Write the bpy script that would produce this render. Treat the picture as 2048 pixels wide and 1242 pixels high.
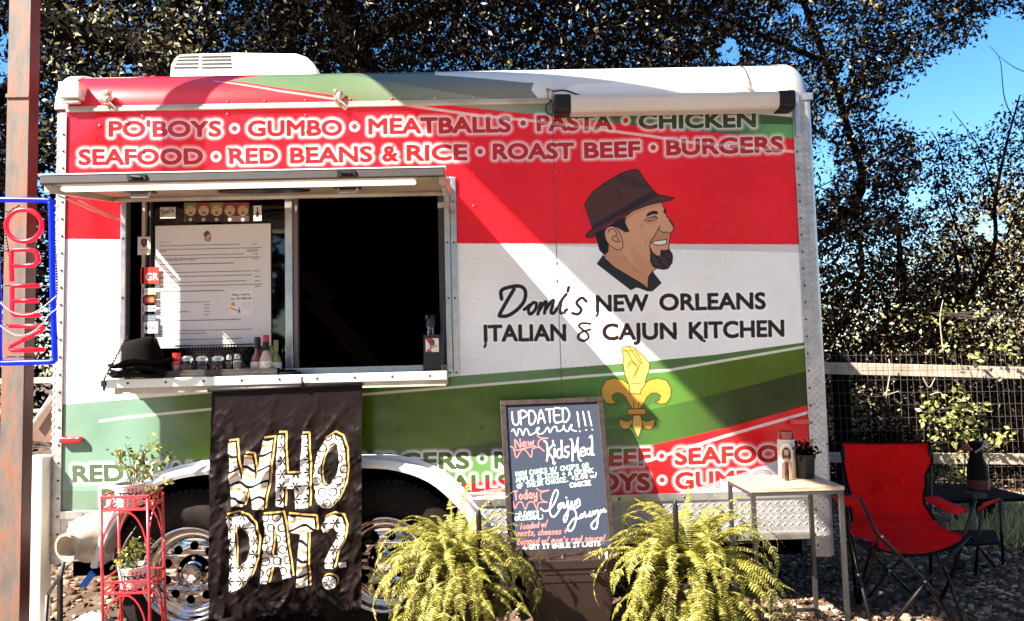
import bpy, math, random
import numpy as np
from mathutils import Vector, Matrix, Euler
from mathutils.geometry import tessellate_polygon

random.seed(7)
RS = np.random.RandomState(11)
scene = bpy.context.scene
for o in list(bpy.data.objects):
    bpy.data.objects.remove(o)

# ------------------------------------------------------------------ camera, sky, sun, exposure
F_PX, PW, PH = 1480.0, 2048, 1242
CAM_H = 1.12
CAM = Vector((0, -3.36, CAM_H))
cam_d = bpy.data.cameras.new("camera")
cam_d.sensor_width = 36
cam_d.lens = F_PX / PW * 36
cam_d.clip_start, cam_d.clip_end = 0.05, 600
cam = bpy.data.objects.new("camera", cam_d)
scene.collection.objects.link(cam)
cam.location = CAM
cam.rotation_euler = (math.radians(93.868), math.radians(1.463), math.radians(-1.098))
scene.camera = cam

SUN_V = Vector((-1.70, -1.0, 1.95)).normalized()      # towards the sun
sun_el = math.asin(SUN_V.z)
sun_az = math.atan2(SUN_V.x, SUN_V.y)                 # clockwise from +Y
world = bpy.data.worlds.new("World")
scene.world = world
world.use_nodes = True
wn = world.node_tree.nodes
wl = world.node_tree.links
wn.clear()
w_out = wn.new("ShaderNodeOutputWorld")
w_bg = wn.new("ShaderNodeBackground")
w_sky = wn.new("ShaderNodeTexSky")
w_sky.sky_type = 'NISHITA'
w_sky.sun_disc = False
w_sky.sun_elevation = sun_el
w_sky.sun_rotation = sun_az
w_sky.altitude = 100
w_sky.air_density = 1.0
w_sky.dust_density = 0.6
w_sky.ozone_density = 1.6
w_hs = wn.new("ShaderNodeHueSaturation")
w_hs.inputs['Saturation'].default_value = 1.35
wl.new(w_sky.outputs[0], w_hs.inputs['Color'])
wl.new(w_hs.outputs[0], w_bg.inputs[0])
w_bg.inputs[1].default_value = 0.058
wl.new(w_bg.outputs[0], w_out.inputs[0])

sun_d = bpy.data.lights.new("sun", 'SUN')
sun_d.energy = 5.0
sun_d.angle = math.radians(0.5)
sun_d.color = (1.0, 0.93, 0.82)
sun = bpy.data.objects.new("sun", sun_d)
scene.collection.objects.link(sun)
sun.rotation_euler = SUN_V.to_track_quat('Z', 'Y').to_euler()
sun.location = (-6, -4, 9)

scene.view_settings.view_transform = 'Standard'
scene.view_settings.look = 'None'
scene.view_settings.exposure = 2.38
scene.view_settings.gamma = 1
scene.view_settings.use_curve_mapping = False
scene.cycles.max_bounces = 8
scene.cycles.transparent_max_bounces = 12

# ------------------------------------------------------------------ helpers
CAM_R = cam.rotation_euler.to_matrix()
CRN = np.array([list(r) for r in CAM_R])

def W(px, py, Y=0.0):
    """point in the plane y = Y that the photograph shows at pixel (px, py)"""
    d = CAM_R @ Vector(((px - PW / 2) / F_PX, -(py - PH / 2) / F_PX, -1))
    t = (Y - CAM.y) / d.y
    return CAM + d * t

def WG(px, py, z=0.0):
    d = CAM_R @ Vector(((px - PW / 2) / F_PX, -(py - PH / 2) / F_PX, -1))
    t = (z - CAM.z) / d.z
    return CAM + d * t

def Wn(P, Y=0.0):
    P = np.asarray(P, float).reshape(-1, 2)
    d = np.stack([(P[:, 0] - PW / 2) / F_PX, -(P[:, 1] - PH / 2) / F_PX, -np.ones(len(P))], 1) @ CRN.T
    t = (Y - CAM.y) / d[:, 1]
    return np.array(CAM) + d * t[:, None]

def srgb(r, g, b):
    f = lambda c: (c / 255 / 12.92) if c <= 10 else ((c / 255 + 0.055) / 1.055) ** 2.4
    return (f(r), f(g), f(b))

COL = scene.collection

def tag(o, label=None, cat=None, group=None, kind=None):
    if label: o['label'] = label
    if cat: o['category'] = cat
    if group: o['group'] = group
    if kind: o['kind'] = kind
    return o

def empty(name, loc, label, cat, group=None, rz=0.0):
    o = bpy.data.objects.new(name, None)
    COL.objects.link(o)
    o.location = loc
    o.rotation_euler = (0, 0, rz)
    o.empty_display_size = 0.05
    tag(o, label, cat, group)
    return o

class MB:
    """collects shapes in world coordinates, links them as one mesh object"""
    def __init__(s):
        s.v, s.f, s.uv, s.mi = [], [], {}, []
    def add(s, v, f):
        b = len(s.v)
        s.v += [tuple(p) for p in v]
        s.f += [tuple(i + b for i in q) for q in f]
        return s
    def box(s, x0, x1, y0, y1, z0, z1, M=None):
        v = [(x0, y0, z0), (x1, y0, z0), (x1, y1, z0), (x0, y1, z0), (x0, y0, z1), (x1, y0, z1), (x1, y1, z1), (x0, y1, z1)]
        if M is not None: v = [M @ Vector(p) for p in v]
        return s.add(v, [(0, 3, 2, 1), (4, 5, 6, 7), (0, 1, 5, 4), (1, 2, 6, 5), (2, 3, 7, 6), (3, 0, 4, 7)])
    def prism(s, poly, off):
        """poly: planar list of points, off: extrusion vector"""
        n = len(poly); off = Vector(off)
        v = [Vector(p) for p in poly] + [Vector(p) + off for p in poly]
        f = [tuple(range(n))[::-1], tuple(range(n, 2 * n))] + [(i, (i + 1) % n, n + (i + 1) % n, n + i) for i in range(n)]
        return s.add(v, f)
    def tube(s, pts, r, n=8, closed=False):
        pts = [Vector(p) for p in pts]
        m = len(pts)
        rr = r if isinstance(r, (list, tuple)) else [r] * m
        up = None; v = []; f = []
        for i, p in enumerate(pts):
            if closed: t = pts[(i + 1) % m] - pts[i - 1]
            else: t = pts[min(i + 1, m - 1)] - pts[max(i - 1, 0)]
            t = t.normalized() if t.length > 1e-9 else Vector((0, 0, 1))
            if up is None:
                up = Vector((0, 0, 1)) if abs(t.z) < 0.9 else Vector((0, 1, 0))
            a = t.cross(up)
            if a.length < 1e-6: a = t.cross(Vector((1, 0.3, 0)))
            a.normalize(); b = a.cross(t).normalized(); up = b
            for k in range(n):
                q = 2 * math.pi * k / n
                v.append(p + (a * math.cos(q) + b * math.sin(q)) * rr[i])
        for i in range(m if closed else m - 1):
            j = (i + 1) % m
            for k in range(n):
                f.append((i * n + k, i * n + (k + 1) % n, j * n + (k + 1) % n, j * n + k))
        if not closed:
            f.append(tuple(range(n))[::-1] if True else ())
            f.append(tuple(range((m - 1) * n, m * n)))
        return s.add(v, f)
    def lathe(s, c, prof, n=20, axis='z', M=None):
        """prof: (radius, height) pairs; closed by tiny end radii if wanted"""
        c = Vector(c); v = []; f = []
        for (r, h) in prof:
            for k in range(n):
                q = 2 * math.pi * k / n
                a, b = r * math.cos(q), r * math.sin(q)
                p = Vector((a, b, h)) if axis == 'z' else (Vector((a, -h, b)) if axis == 'y' else Vector((h, a, b)))
                if M is not None: p = M @ p
                v.append(c + p)
        for i in range(len(prof) - 1):
            for k in range(n):
                f.append((i * n + k, i * n + (k + 1) % n, (i + 1) * n + (k + 1) % n, (i + 1) * n + k))
        return s.add(v, f)
    def ball(s, c, r, n=8, m=5, sc=(1, 1, 1)):
        prof = [(r * math.sin(math.pi * i / m) + 1e-5, -r * math.cos(math.pi * i / m)) for i in range(m + 1)]
        c = Vector(c); b = len(s.v)
        s.lathe((0, 0, 0), prof, n)
        for i in range(b, len(s.v)):
            p = s.v[i]; s.v[i] = (c.x + p[0] * sc[0], c.y + p[1] * sc[1], c.z + p[2] * sc[2])
        return s
    def build(s, name, mat, parent=None, smooth=False, bevel=0, uvf=None):
        me = bpy.data.meshes.new(name)
        off = parent_world(parent)
        me.from_pydata([(p[0] - off[0], p[1] - off[1], p[2] - off[2]) for p in s.v], [], s.f)
        me.validate()
        if uvf:
            uv = me.uv_layers.new(name="UVMap")
            vi = np.zeros(len(me.loops), int); me.loops.foreach_get('vertex_index', vi)
            co = np.array([uvf(*p) for p in s.v], float)
            uv.data.foreach_set('uv', co[vi].ravel())
        if smooth:
            me.polygons.foreach_set('use_smooth', [True] * len(me.polygons))
            if smooth == 'auto':
                try: me.set_sharp_from_angle(angle=math.radians(35))
                except Exception: pass
        me.materials.append(mat)
        o = bpy.data.objects.new(name, me)
        COL.objects.link(o)
        if parent: o.parent = parent
        if bevel:
            b = o.modifiers.new("bevel", 'BEVEL'); b.width = bevel; b.segments = 2; b.limit_method = 'ANGLE'
        return o

def parent_world(p):
    l = Vector((0, 0, 0))
    while p is not None:
        l = l + p.location; p = p.parent
    return l

def fastmesh(name, V, Fq, mat, parent=None, uv=None, smooth=False):
    """V (n,3) array, Fq (m,k) array of equal sized faces"""
    me = bpy.data.meshes.new(name)
    off = np.array(parent_world(parent))
    V = V - off
    m, k = Fq.shape
    me.vertices.add(len(V)); me.vertices.foreach_set('co', V.astype(np.float32).ravel())
    me.loops.add(m * k); me.loops.foreach_set('vertex_index', Fq.astype(np.int32).ravel())
    me.polygons.add(m)
    me.polygons.foreach_set('loop_start', np.arange(0, m * k, k, dtype=np.int32))
    me.polygons.foreach_set('loop_total', np.full(m, k, dtype=np.int32))
    if smooth: me.polygons.foreach_set('use_smooth', np.ones(m, bool))
    me.update(calc_edges=True)
    if uv is not None:
        l = me.uv_layers.new(name="UVMap"); l.data.foreach_set('uv', uv[Fq.ravel()].astype(np.float32).ravel())
    me.materials.append(mat)
    o = bpy.data.objects.new(name, me); COL.objects.link(o)
    if parent: o.parent = parent
    return o

# ------------------------------------------------------------------ materials
def mat(name, col, rough=0.5, metal=0.0, bump=0.0, bscale=60.0, vary=0.0, vscale=8.0, spec=0.5, emit=None, estr=0, coat=0.0, img=None,
        wave=0.0, wscale=2.0, col2=None, trans=0.0, rvary=0.0, sheen=0.0, sub=0.0):
    m = bpy.data.materials.new(name); m.use_nodes = True
    N = m.node_tree.nodes; L = m.node_tree.links
    p = N['Principled BSDF']
    p.inputs['Base Color'].default_value = (*col, 1)
    p.inputs['Roughness'].default_value = rough
    p.inputs['Metallic'].default_value = metal
    p.inputs['Specular IOR Level'].default_value = spec
    if coat: p.inputs['Coat Weight'].default_value = coat; p.inputs['Coat Roughness'].default_value = 0.08
    if sheen: p.inputs['Sheen Weight'].default_value = sheen
    if trans: p.inputs['Transmission Weight'].default_value = trans
    if emit: p.inputs['Emission Color'].default_value = (*emit, 1); p.inputs['Emission Strength'].default_value = estr
    tc = N.new("ShaderNodeTexCoord")
    src = None
    if img:
        t = N.new("ShaderNodeTexImage"); t.image = img; t.interpolation = 'Cubic'; t.extension = 'EXTEND'
        L.new(tc.outputs['UV'], t.inputs[0]); src = t.outputs['Color']
    if vary or col2:
        nz = N.new("ShaderNodeTexNoise"); nz.inputs['Scale'].default_value = vscale; nz.inputs['Detail'].default_value = 6
        nz.inputs['Roughness'].default_value = 0.65
        L.new(tc.outputs['Object'], nz.inputs['Vector'])
        rp = N.new("ShaderNodeValToRGB")
        rp.color_ramp.elements[0].position = 0.35; rp.color_ramp.elements[1].position = 0.65
        if col2:
            rp.color_ramp.elements[0].color = (*col, 1); rp.color_ramp.elements[1].color = (*col2, 1)
            L.new(nz.outputs['Fac'], rp.inputs[0]); src = rp.outputs[0]
        else:
            a = 1 - vary; rp.color_ramp.elements[0].color = (a, a, a, 1); rp.color_ramp.elements[1].color = (1, 1, 1, 1)
            L.new(nz.outputs['Fac'], rp.inputs[0])
            mx = N.new("ShaderNodeMix"); mx.data_type = 'RGBA'; mx.blend_type = 'MULTIPLY'; mx.inputs['Factor'].default_value = 1
            if src: L.new(src, mx.inputs['A'])
            else: mx.inputs['A'].default_value = (*col, 1)
            L.new(rp.outputs[0], mx.inputs['B']); src = mx.outputs['Result']
        if rvary:
            mr = N.new("ShaderNodeMapRange"); mr.inputs['To Min'].default_value = max(0, rough - rvary); mr.inputs['To Max'].default_value = min(1, rough + rvary)
            L.new(nz.outputs['Fac'], mr.inputs['Value']); L.new(mr.outputs[0], p.inputs['Roughness'])
    if src: L.new(src, p.inputs['Base Color'])
    last = None
    for amt, sc, dist in ((wave, wscale, 0.05), (bump, bscale, 0.004)):
        if amt:
            nz2 = N.new("ShaderNodeTexNoise"); nz2.inputs['Scale'].default_value = sc; nz2.inputs['Detail'].default_value = 1.5 if amt == wave else 4
            L.new(tc.outputs['Object'], nz2.inputs['Vector'])
            b = N.new("ShaderNodeBump"); b.inputs['Strength'].default_value = amt; b.inputs['Distance'].default_value = dist
            L.new(nz2.outputs['Fac'], b.inputs['Height'])
            if last: L.new(last, b.inputs['Normal'])
            last = b.outputs[0]
    if last: L.new(last, p.inputs['Normal'])
    return m

def thin_glass(name, tint=(1, 1, 1), refl=0.5):
    m = bpy.data.materials.new(name); m.use_nodes = True
    N = m.node_tree.nodes; L = m.node_tree.links; N.clear()
    out = N.new("ShaderNodeOutputMaterial"); mx = N.new("ShaderNodeMixShader"); tr = N.new("ShaderNodeBsdfTransparent")
    gl = N.new("ShaderNodeBsdfGlossy"); fr = N.new("ShaderNodeFresnel"); fr.inputs[0].default_value = 1.35 + refl * 0.3
    tr.inputs[0].default_value = (*tint, 1); gl.inputs['Roughness'].default_value = 0.03
    L.new(fr.outputs[0], mx.inputs[0]); L.new(tr.outputs[0], mx.inputs[1]); L.new(gl.outputs[0], mx.inputs[2]); L.new(mx.outputs[0], out.inputs[0])
    return m

# ------------------------------------------------------------------ flat print: small raster painter
def catmull(pts, k=6, closed=False):
    P = np.asarray(pts, float); n = len(P); out = []
    rng = range(n) if closed else range(n - 1)
    for i in rng:
        if closed: a, b, c, d = P[i - 1], P[i], P[(i + 1) % n], P[(i + 2) % n]
        else: a, b, c, d = P[max(i - 1, 0)], P[i], P[i + 1], P[min(i + 2, n - 1)]
        for j in range(k):
            t = j / k
            out.append(0.5 * ((2 * b) + (-a + c) * t + (2 * a - 5 * b + 4 * c - d) * t * t + (-a + 3 * b - 3 * c + d) * t ** 3))
    if not closed: out.append(P[-1])
    return np.array(out)

GLYPH = {}
def glyph_tris(txt):
    """triangles of a word in the built-in font, cap height 1"""
    if txt in GLYPH: return GLYPH[txt]
    def tri(t):
        cu = bpy.data.curves.new("lettering", 'FONT'); cu.body = t; cu.size = 1.0; cu.resolution_u = 4
        ob = bpy.data.objects.new("lettering", cu); COL.objects.link(ob)
        dg = bpy.context.evaluated_depsgraph_get()
        me = bpy.data.meshes.new_from_object(ob.evaluated_get(dg))
        me.calc_loop_triangles()
        V = np.array([v.co[:2] for v in me.vertices]).reshape(-1, 2); T = np.array([t_.vertices[:] for t_ in me.loop_triangles]).reshape(-1, 3)
        bpy.data.objects.remove(ob); bpy.data.curves.remove(cu); bpy.data.meshes.remove(me)
        return V, T
    if 'cap' not in GLYPH:
        V, T = tri("H"); GLYPH['cap'] = V[:, 1].max() - V[:, 1].min()
    V, T = tri(txt)
    V = V / GLYPH['cap']
    GLYPH[txt] = (V, T)
    return V, T

class Paint:
    def __init__(s, w, h, mapf, bg, sc=1.0):
        s.w, s.h, s.map, s.sc = int(w), int(h), mapf, sc
        s.im = np.empty((s.h, s.w, 3), np.float32); s.im[:] = bg
    def M(s, P): return s.map(np.asarray(P, float).reshape(-1, 2))
    def region(s, P, pad=2):
        x0 = max(0, int(P[:, 0].min() - pad)); x1 = min(s.w, int(P[:, 0].max() + pad) + 1)
        y0 = max(0, int(P[:, 1].min() - pad)); y1 = min(s.h, int(P[:, 1].max() + pad) + 1)
        return x0, x1, y0, y1
    def blend(s, reg, a, col):
        x0, x1, y0, y1 = reg
        if x1 <= x0 or y1 <= y0: return
        sub = s.im[y0:y1, x0:x1]
        a = a[..., None]
        c = col(sub) if callable(col) else np.array(col, np.float32)
        s.im[y0:y1, x0:x1] = sub * (1 - a) + c * a
    def inside(s, P, reg):
        x0, x1, y0, y1 = reg
        ins = np.zeros((max(0, y1 - y0), max(0, x1 - x0)), bool)
        n = len(P)
        X = np.arange(x0, x1) + 0.5
        for r in range(y1 - y0):
            y = y0 + r + 0.5; xs = []
            a = P; b = np.roll(P, -1, 0)
            c = (a[:, 1] > y) != (b[:, 1] > y)
            if not c.any(): continue
            aa, bb = a[c], b[c]
            xs = np.sort(aa[:, 0] + (y - aa[:, 1]) / (bb[:, 1] - aa[:, 1]) * (bb[:, 0] - aa[:, 0]))
            ins[r] = (np.searchsorted(xs, X) % 2) == 1
        return ins
    def poly(s, pts, col, smooth=False, a=1.0, edge=None, ew=1.5):
        P = catmull(pts, closed=True) if smooth else pts
        P = s.M(P); reg = s.region(P)
        if reg[1] <= reg[0] or reg[3] <= reg[2]: return
        ins = s.inside(P, reg).astype(np.float32)
        # soften by a 3x3 mean
        q = ins.copy()
        q[1:-1, 1:-1] = (ins[1:-1, 1:-1] * 4 + ins[:-2, 1:-1] + ins[2:, 1:-1] + ins[1:-1, :-2] + ins[1:-1, 2:]) / 8
        s.blend(reg, q * a, col)
        if edge is not None: s.stroke([np.vstack([catmull(pts, closed=True) if smooth else np.asarray(pts, float), np.asarray(pts[0], float)[None]])], ew, edge, smooth=False)
    def dist(s, lines, reg, taper=None):
        x0, x1, y0, y1 = reg
        D = np.full((y1 - y0, x1 - x0), 1e9, np.float32)
        return D
    def stroke(s, lines, width, col, smooth=True, a=1.0):
        r = width * s.sc / 2
        for ln in lines:
            L = catmull(ln, 5) if smooth and len(ln) > 2 else np.asarray(ln, float)
            P = s.M(L); reg = s.region(P, r + 2)
            x0, x1, y0, y1 = reg
            if x1 <= x0 or y1 <= y0: continue
            D = np.full((y1 - y0, x1 - x0), 1e9, np.float32)
            for i in range(len(P) - 1):
                p, q = P[i], P[i + 1]
                bx0 = max(x0, int(min(p[0], q[0]) - r - 2)); bx1 = min(x1, int(max(p[0], q[0]) + r + 3))
                by0 = max(y0, int(min(p[1], q[1]) - r - 2)); by1 = min(y1, int(max(p[1], q[1]) + r + 3))
                if bx1 <= bx0 or by1 <= by0: continue
                X = np.arange(bx0, bx1)[None, :] + 0.5; Y = np.arange(by0, by1)[:, None] + 0.5
                d = q - p; ll = (d ** 2).sum() + 1e-9
                t = np.clip(((X - p[0]) * d[0] + (Y - p[1]) * d[1]) / ll, 0, 1)
                dd = np.hypot(X - p[0] - t * d[0], Y - p[1] - t * d[1])
                v = D[by0 - y0:by1 - y0, bx0 - x0:bx1 - x0]
                np.minimum(v, dd, out=v)
            s.blend(reg, np.clip(r + 0.5 - D, 0, 1) * a, col)
    def circle(s, c, r, col, a=1.0):
        t = np.linspace(0, 2 * np.pi, 28)[:-1]
        s.poly(np.stack([c[0] + r * np.cos(t), c[1] + r * np.sin(t)], 1), col, a=a)
    def ring(s, c, r, w, col):
        t = np.linspace(0, 2 * np.pi, 25)
        s.stroke([np.stack([c[0] + r * np.cos(t), c[1] + r * np.sin(t)], 1)], w, col, smooth=False)
    def wordmask(s, txt, p0, p1, cap, pad, slant=0.0, upv=None):
        V, T = glyph_tris(txt)
        p0 = np.array(p0, float); p1 = np.array(p1, float)
        x0, x1 = V[:, 0].min(), V[:, 0].max()
        d = p1 - p0
        up = np.array(upv, float) if upv is not None else np.array([d[1], -d[0]]) / np.hypot(*d)
        Q = p0 + ((V[:, 0] - x0) / (x1 - x0))[:, None] * d + V[:, 1:2] * cap * up + (V[:, 1:2] * slant * cap) * d / np.hypot(*d)
        P = s.M(Q); reg = s.region(P, pad)
        X0, X1, Y0, Y1 = reg
        m = np.zeros((max(0, Y1 - Y0), max(0, X1 - X0)), bool)
        for t in T:
            a, b, c = P[t[0]], P[t[1]], P[t[2]]
            bx0 = max(X0, int(min(a[0], b[0], c[0]))); bx1 = min(X1, int(max(a[0], b[0], c[0])) + 2)
            by0 = max(Y0, int(min(a[1], b[1], c[1]))); by1 = min(Y1, int(max(a[1], b[1], c[1])) + 2)
            if bx1 <= bx0 or by1 <= by0: continue
            X = np.arange(bx0, bx1)[None, :] + 0.5; Y = np.arange(by0, by1)[:, None] + 0.5
            e = lambda u, v: (v[0] - u[0]) * (Y - u[1]) - (v[1] - u[1]) * (X - u[0])
            e1, e2, e3 = e(a, b), e(b, c), e(c, a)
            k = ((e1 >= 0) & (e2 >= 0) & (e3 >= 0)) | ((e1 <= 0) & (e2 <= 0) & (e3 <= 0))
            m[by0 - Y0:by1 - Y0, bx0 - X0:bx1 - X0] |= k
        return m, reg
    @staticmethod
    def edt(m, R):
        R = int(math.ceil(R)); big = 1e6
        g = np.where(m, 0.0, big).astype(np.float32)
        def sweep(g, ax):
            o = g.copy()
            for d in range(1, R + 1):
                for sgn in (1, -1):
                    sh = np.full_like(g, big)
                    if ax == 1:
                        if sgn > 0: sh[:, d:] = g[:, :-d]
                        else: sh[:, :-d] = g[:, d:]
                    else:
                        if sgn > 0: sh[d:] = g[:-d]
                        else: sh[:-d] = g[d:]
                    np.minimum(o, sh + d * d, out=o)
            return o
        return np.sqrt(sweep(sweep(g, 1), 0))
    def text(s, txt, p0, p1, cap, col, bold=0.0, slant=0.0, a=1.0, halo=None, hr=0, hcol=(1, 1, 1), upv=None):
        """word between p0 and p1 (baseline), bold and hr in the map's own units"""
        pad = int((bold + hr) * s.sc + 3)
        m, reg = s.wordmask(txt, p0, p1, cap, pad, slant, upv)
        if m.size == 0: return
        R = (bold + hr) * s.sc + 2
        D = s.edt(m, R) if (bold or hr) else np.where(m, 0, 9.0)
        b = bold * s.sc
        if hr:
            h = np.clip(1 - (D - b) / (hr * s.sc), 0, 1)
            s.blend(reg, h ** (halo or 1.0) * 0.95, hcol)
            h = h
        s.blend(reg, np.clip(b + 0.6 - D, 0, 1) * a, col)
    def image(s, name):
        im = np.clip(s.im, 0, 1)
        enc = np.where(im <= 0.0031308, im * 12.92, 1.055 * np.power(np.maximum(im, 1e-7), 1 / 2.4) - 0.055)
        out = np.ones((s.h, s.w, 4), np.float32); out[..., :3] = enc[::-1]
        img = bpy.data.images.new(name, s.w, s.h)
        img.pixels.foreach_set(out.ravel()); img.update(); img.pack()
        return img
def crop(ox, oy, k):
    return lambda pts: [(ox + x / k, oy + y / k) for x, y in pts]

# ------------------------------------------------------------------ shared materials
RED = (0.74, 0.008, 0.014); WHITE = (0.80, 0.77, 0.75)
M_alu = mat("aluminium", (0.62, 0.61, 0.60), 0.32, 0.9, bump=0.15, bscale=90, vary=0.2, vscale=30, rvary=0.12)
M_tread = mat("tread_plate", (0.56, 0.545, 0.535), 0.38, 0.62, bump=0.12, bscale=60, vary=0.3, vscale=14, rvary=0.12)
M_white = mat("white_paint", (0.78, 0.75, 0.70), 0.3, bump=0.08, bscale=30, vary=0.12, vscale=5)
M_black = mat("black_plastic", (0.007, 0.005, 0.005), 0.45, spec=0.3, bump=0.1, bscale=120)
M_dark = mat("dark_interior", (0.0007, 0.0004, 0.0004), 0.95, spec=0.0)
M_chrome = mat("chrome", (0.60, 0.56, 0.53), 0.07, 1.0, wave=0.25, wscale=9)
M_rubber = mat("tyre_rubber", (0.020, 0.014, 0.011), 0.8, spec=0.15, bump=0.3, bscale=80, vary=0.5, vscale=12)
M_steel = mat("dark_steel", (0.10, 0.095, 0.09), 0.4, 0.8, vary=0.3, vscale=20)
M_beige = mat("aged_white_metal", (0.50, 0.42, 0.33), 0.45, 0.1, vary=0.35, vscale=7, bump=0.1, bscale=40)

# ------------------------------------------------------------------ trailer measures
ZT = 2.32                                # roof seam
ZB = 0.508                               # top of the tread plate skirt
RR = 0.217                               # roof edge radius
XL, XR = W(126, 700).x, 1.401
XLo, XRo = W(101, 850).x, 1.496
WX0, WX1, WZ0, WZ1 = -2.06, 1.50, 0.47, 2.34
RES = 660.0
def map_wall(P):
    q = Wn(P, 0.0)
    return np.stack([(q[:, 0] - WX0) * RES, (WZ1 - q[:, 2]) * RES], 1)
def map_roof(P):
    P = np.asarray(P, float).reshape(-1, 2)
    d = np.stack([(P[:, 0] - PW / 2) / F_PX, -(P[:, 1] - PH / 2) / F_PX, -np.ones(len(P))], 1) @ CRN.T
    o = np.array(CAM) - np.array([0, RR, ZT])
    a = d[:, 1] ** 2 + d[:, 2] ** 2; b = o[1] * d[:, 1] + o[2] * d[:, 2]; c = o[1] ** 2 + o[2] ** 2 - RR ** 2
    disc = b * b - a * c
    t = (-b - np.sqrt(np.maximum(disc, 0))) / a
    y = o[1] + t * d[:, 1]; z = o[2] + t * d[:, 2]
    th = np.arctan2(z, -y) + np.where(disc < 0, 0.15 + np.sqrt(np.maximum(-disc, 0)) * 2, 0)
    x = CAM.x + t * d[:, 0]
    return np.stack([(x - WX0) * RES, (math.pi / 2 - th) * RR * RES], 1)

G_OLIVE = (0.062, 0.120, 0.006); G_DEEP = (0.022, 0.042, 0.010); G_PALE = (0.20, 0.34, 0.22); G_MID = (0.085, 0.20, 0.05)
STRIPE = (0.62, 0.60, 0.52); GREY = (0.36, 0.35, 0.36)

wall = Paint((WX1 - WX0) * RES, (WZ1 - WZ0) * RES, map_wall, WHITE, RES * 0.00227)
def vgrad(P, ax, v0, v1, c0, c1):
    """printed colour blend inside a polygon along one canvas axis"""
    a = P.M([v0, v1]); A0, A1 = a[0][ax], a[1][ax]
    def f(sub, reg):
        pass
    return A0, A1
def gradpoly(P, pts, q0, q1, c0, c1):
    """polygon filled with a colour blend from c0 at q0 to c1 at q1"""
    Q = P.M(pts); reg = P.region(Q); x0, x1, y0, y1 = reg
    if x1 <= x0 or y1 <= y0: return
    a, b = P.M([q0])[0], P.M([q1])[0]; d = b - a; n = (d ** 2).sum()
    X = np.arange(x0, x1)[None, :] - a[0]; Y = np.arange(y0, y1)[:, None] - a[1]
    t = np.clip((X * d[0] + Y * d[1]) / n, 0, 1)[..., None]; t = t * t * (3 - 2 * t)
    c = np.array(c0, np.float32) * (1 - t) + np.array(c1, np.float32) * t
    m = P.inside(Q, reg).astype(np.float32)[..., None]
    s = P.im[y0:y1, x0:x1]; P.im[y0:y1, x0:x1] = s * (1 - m) + c * m
# upper red field
wall.poly([(60, 150), (1700, 120), (1700, 491), (1590, 489), (950, 487), (500, 482), (60, 477)], RED)
gradpoly(wall, [(60, 150), (240, 150), (225, 235), (60, 330)], (60, 200), (240, 240), (0.60, 0.012, 0.03), (0.66, 0.012, 0.026))
wall.poly([(950, 487), (1590, 489), (1700, 491), (1700, 508), (1590, 505), (1300, 497)], (0.58, 0.55, 0.56))
# stripe and green wedge at the top right
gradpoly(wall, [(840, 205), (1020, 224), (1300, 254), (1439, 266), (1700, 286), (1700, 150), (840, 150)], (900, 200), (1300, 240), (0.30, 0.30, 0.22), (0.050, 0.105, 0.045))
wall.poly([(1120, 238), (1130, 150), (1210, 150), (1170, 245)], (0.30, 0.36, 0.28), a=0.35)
gradpoly(wall, [(1300, 254), (1439, 266), (1700, 286), (1700, 250), (1490, 248)], (1450, 255), (1560, 262), (0.050, 0.105, 0.045), (0.13, 0.34, 0.10))  # brighter green at the right end paints in a sunlit patch
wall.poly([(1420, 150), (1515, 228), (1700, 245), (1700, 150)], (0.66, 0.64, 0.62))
wall.stroke([[(760, 204), (817, 211), (949, 230), (1069, 242), (1300, 272), (1373, 284), (1590, 303.5), (1700, 312)]], 6, (0.78, 0.45, 0.42), smooth=False)
# green lower field; paler mint at the left paints sunlight into the olive
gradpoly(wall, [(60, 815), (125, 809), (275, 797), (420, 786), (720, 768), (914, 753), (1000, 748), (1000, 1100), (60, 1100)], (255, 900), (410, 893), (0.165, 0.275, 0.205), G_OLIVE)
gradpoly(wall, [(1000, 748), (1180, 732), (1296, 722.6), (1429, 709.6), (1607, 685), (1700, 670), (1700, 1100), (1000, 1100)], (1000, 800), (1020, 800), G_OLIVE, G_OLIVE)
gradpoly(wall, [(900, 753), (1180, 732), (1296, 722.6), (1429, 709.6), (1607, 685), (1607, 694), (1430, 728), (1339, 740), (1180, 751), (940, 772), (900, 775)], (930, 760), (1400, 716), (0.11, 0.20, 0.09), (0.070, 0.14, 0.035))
gradpoly(wall, [(900, 775), (940, 772), (1180, 751), (1300, 742), (1300, 960), (900, 960)], (980, 800), (1270, 790), G_OLIVE, (0.075, 0.20, 0.035))  # next greens brighten along the sunbeam, its light painted into the colour
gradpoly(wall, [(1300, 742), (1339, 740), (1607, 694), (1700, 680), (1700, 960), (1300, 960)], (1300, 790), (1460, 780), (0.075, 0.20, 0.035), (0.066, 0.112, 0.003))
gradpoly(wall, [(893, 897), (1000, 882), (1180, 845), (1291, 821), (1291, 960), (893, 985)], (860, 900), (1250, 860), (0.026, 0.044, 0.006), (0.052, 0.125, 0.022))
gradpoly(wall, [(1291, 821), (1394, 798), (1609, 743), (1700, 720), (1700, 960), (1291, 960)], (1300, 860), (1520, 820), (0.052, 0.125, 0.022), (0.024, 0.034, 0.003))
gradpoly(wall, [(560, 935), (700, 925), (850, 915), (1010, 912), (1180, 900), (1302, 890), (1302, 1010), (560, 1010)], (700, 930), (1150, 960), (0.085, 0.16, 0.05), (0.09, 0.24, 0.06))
wall.stroke([[(200, 842), (257, 834), (418, 818.6), (724, 789), (950, 771), (1060, 762), (1180, 751.6), (1339, 740), (1607, 693.6), (1700, 680)]], 5.2, STRIPE, smooth=False)
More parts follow.
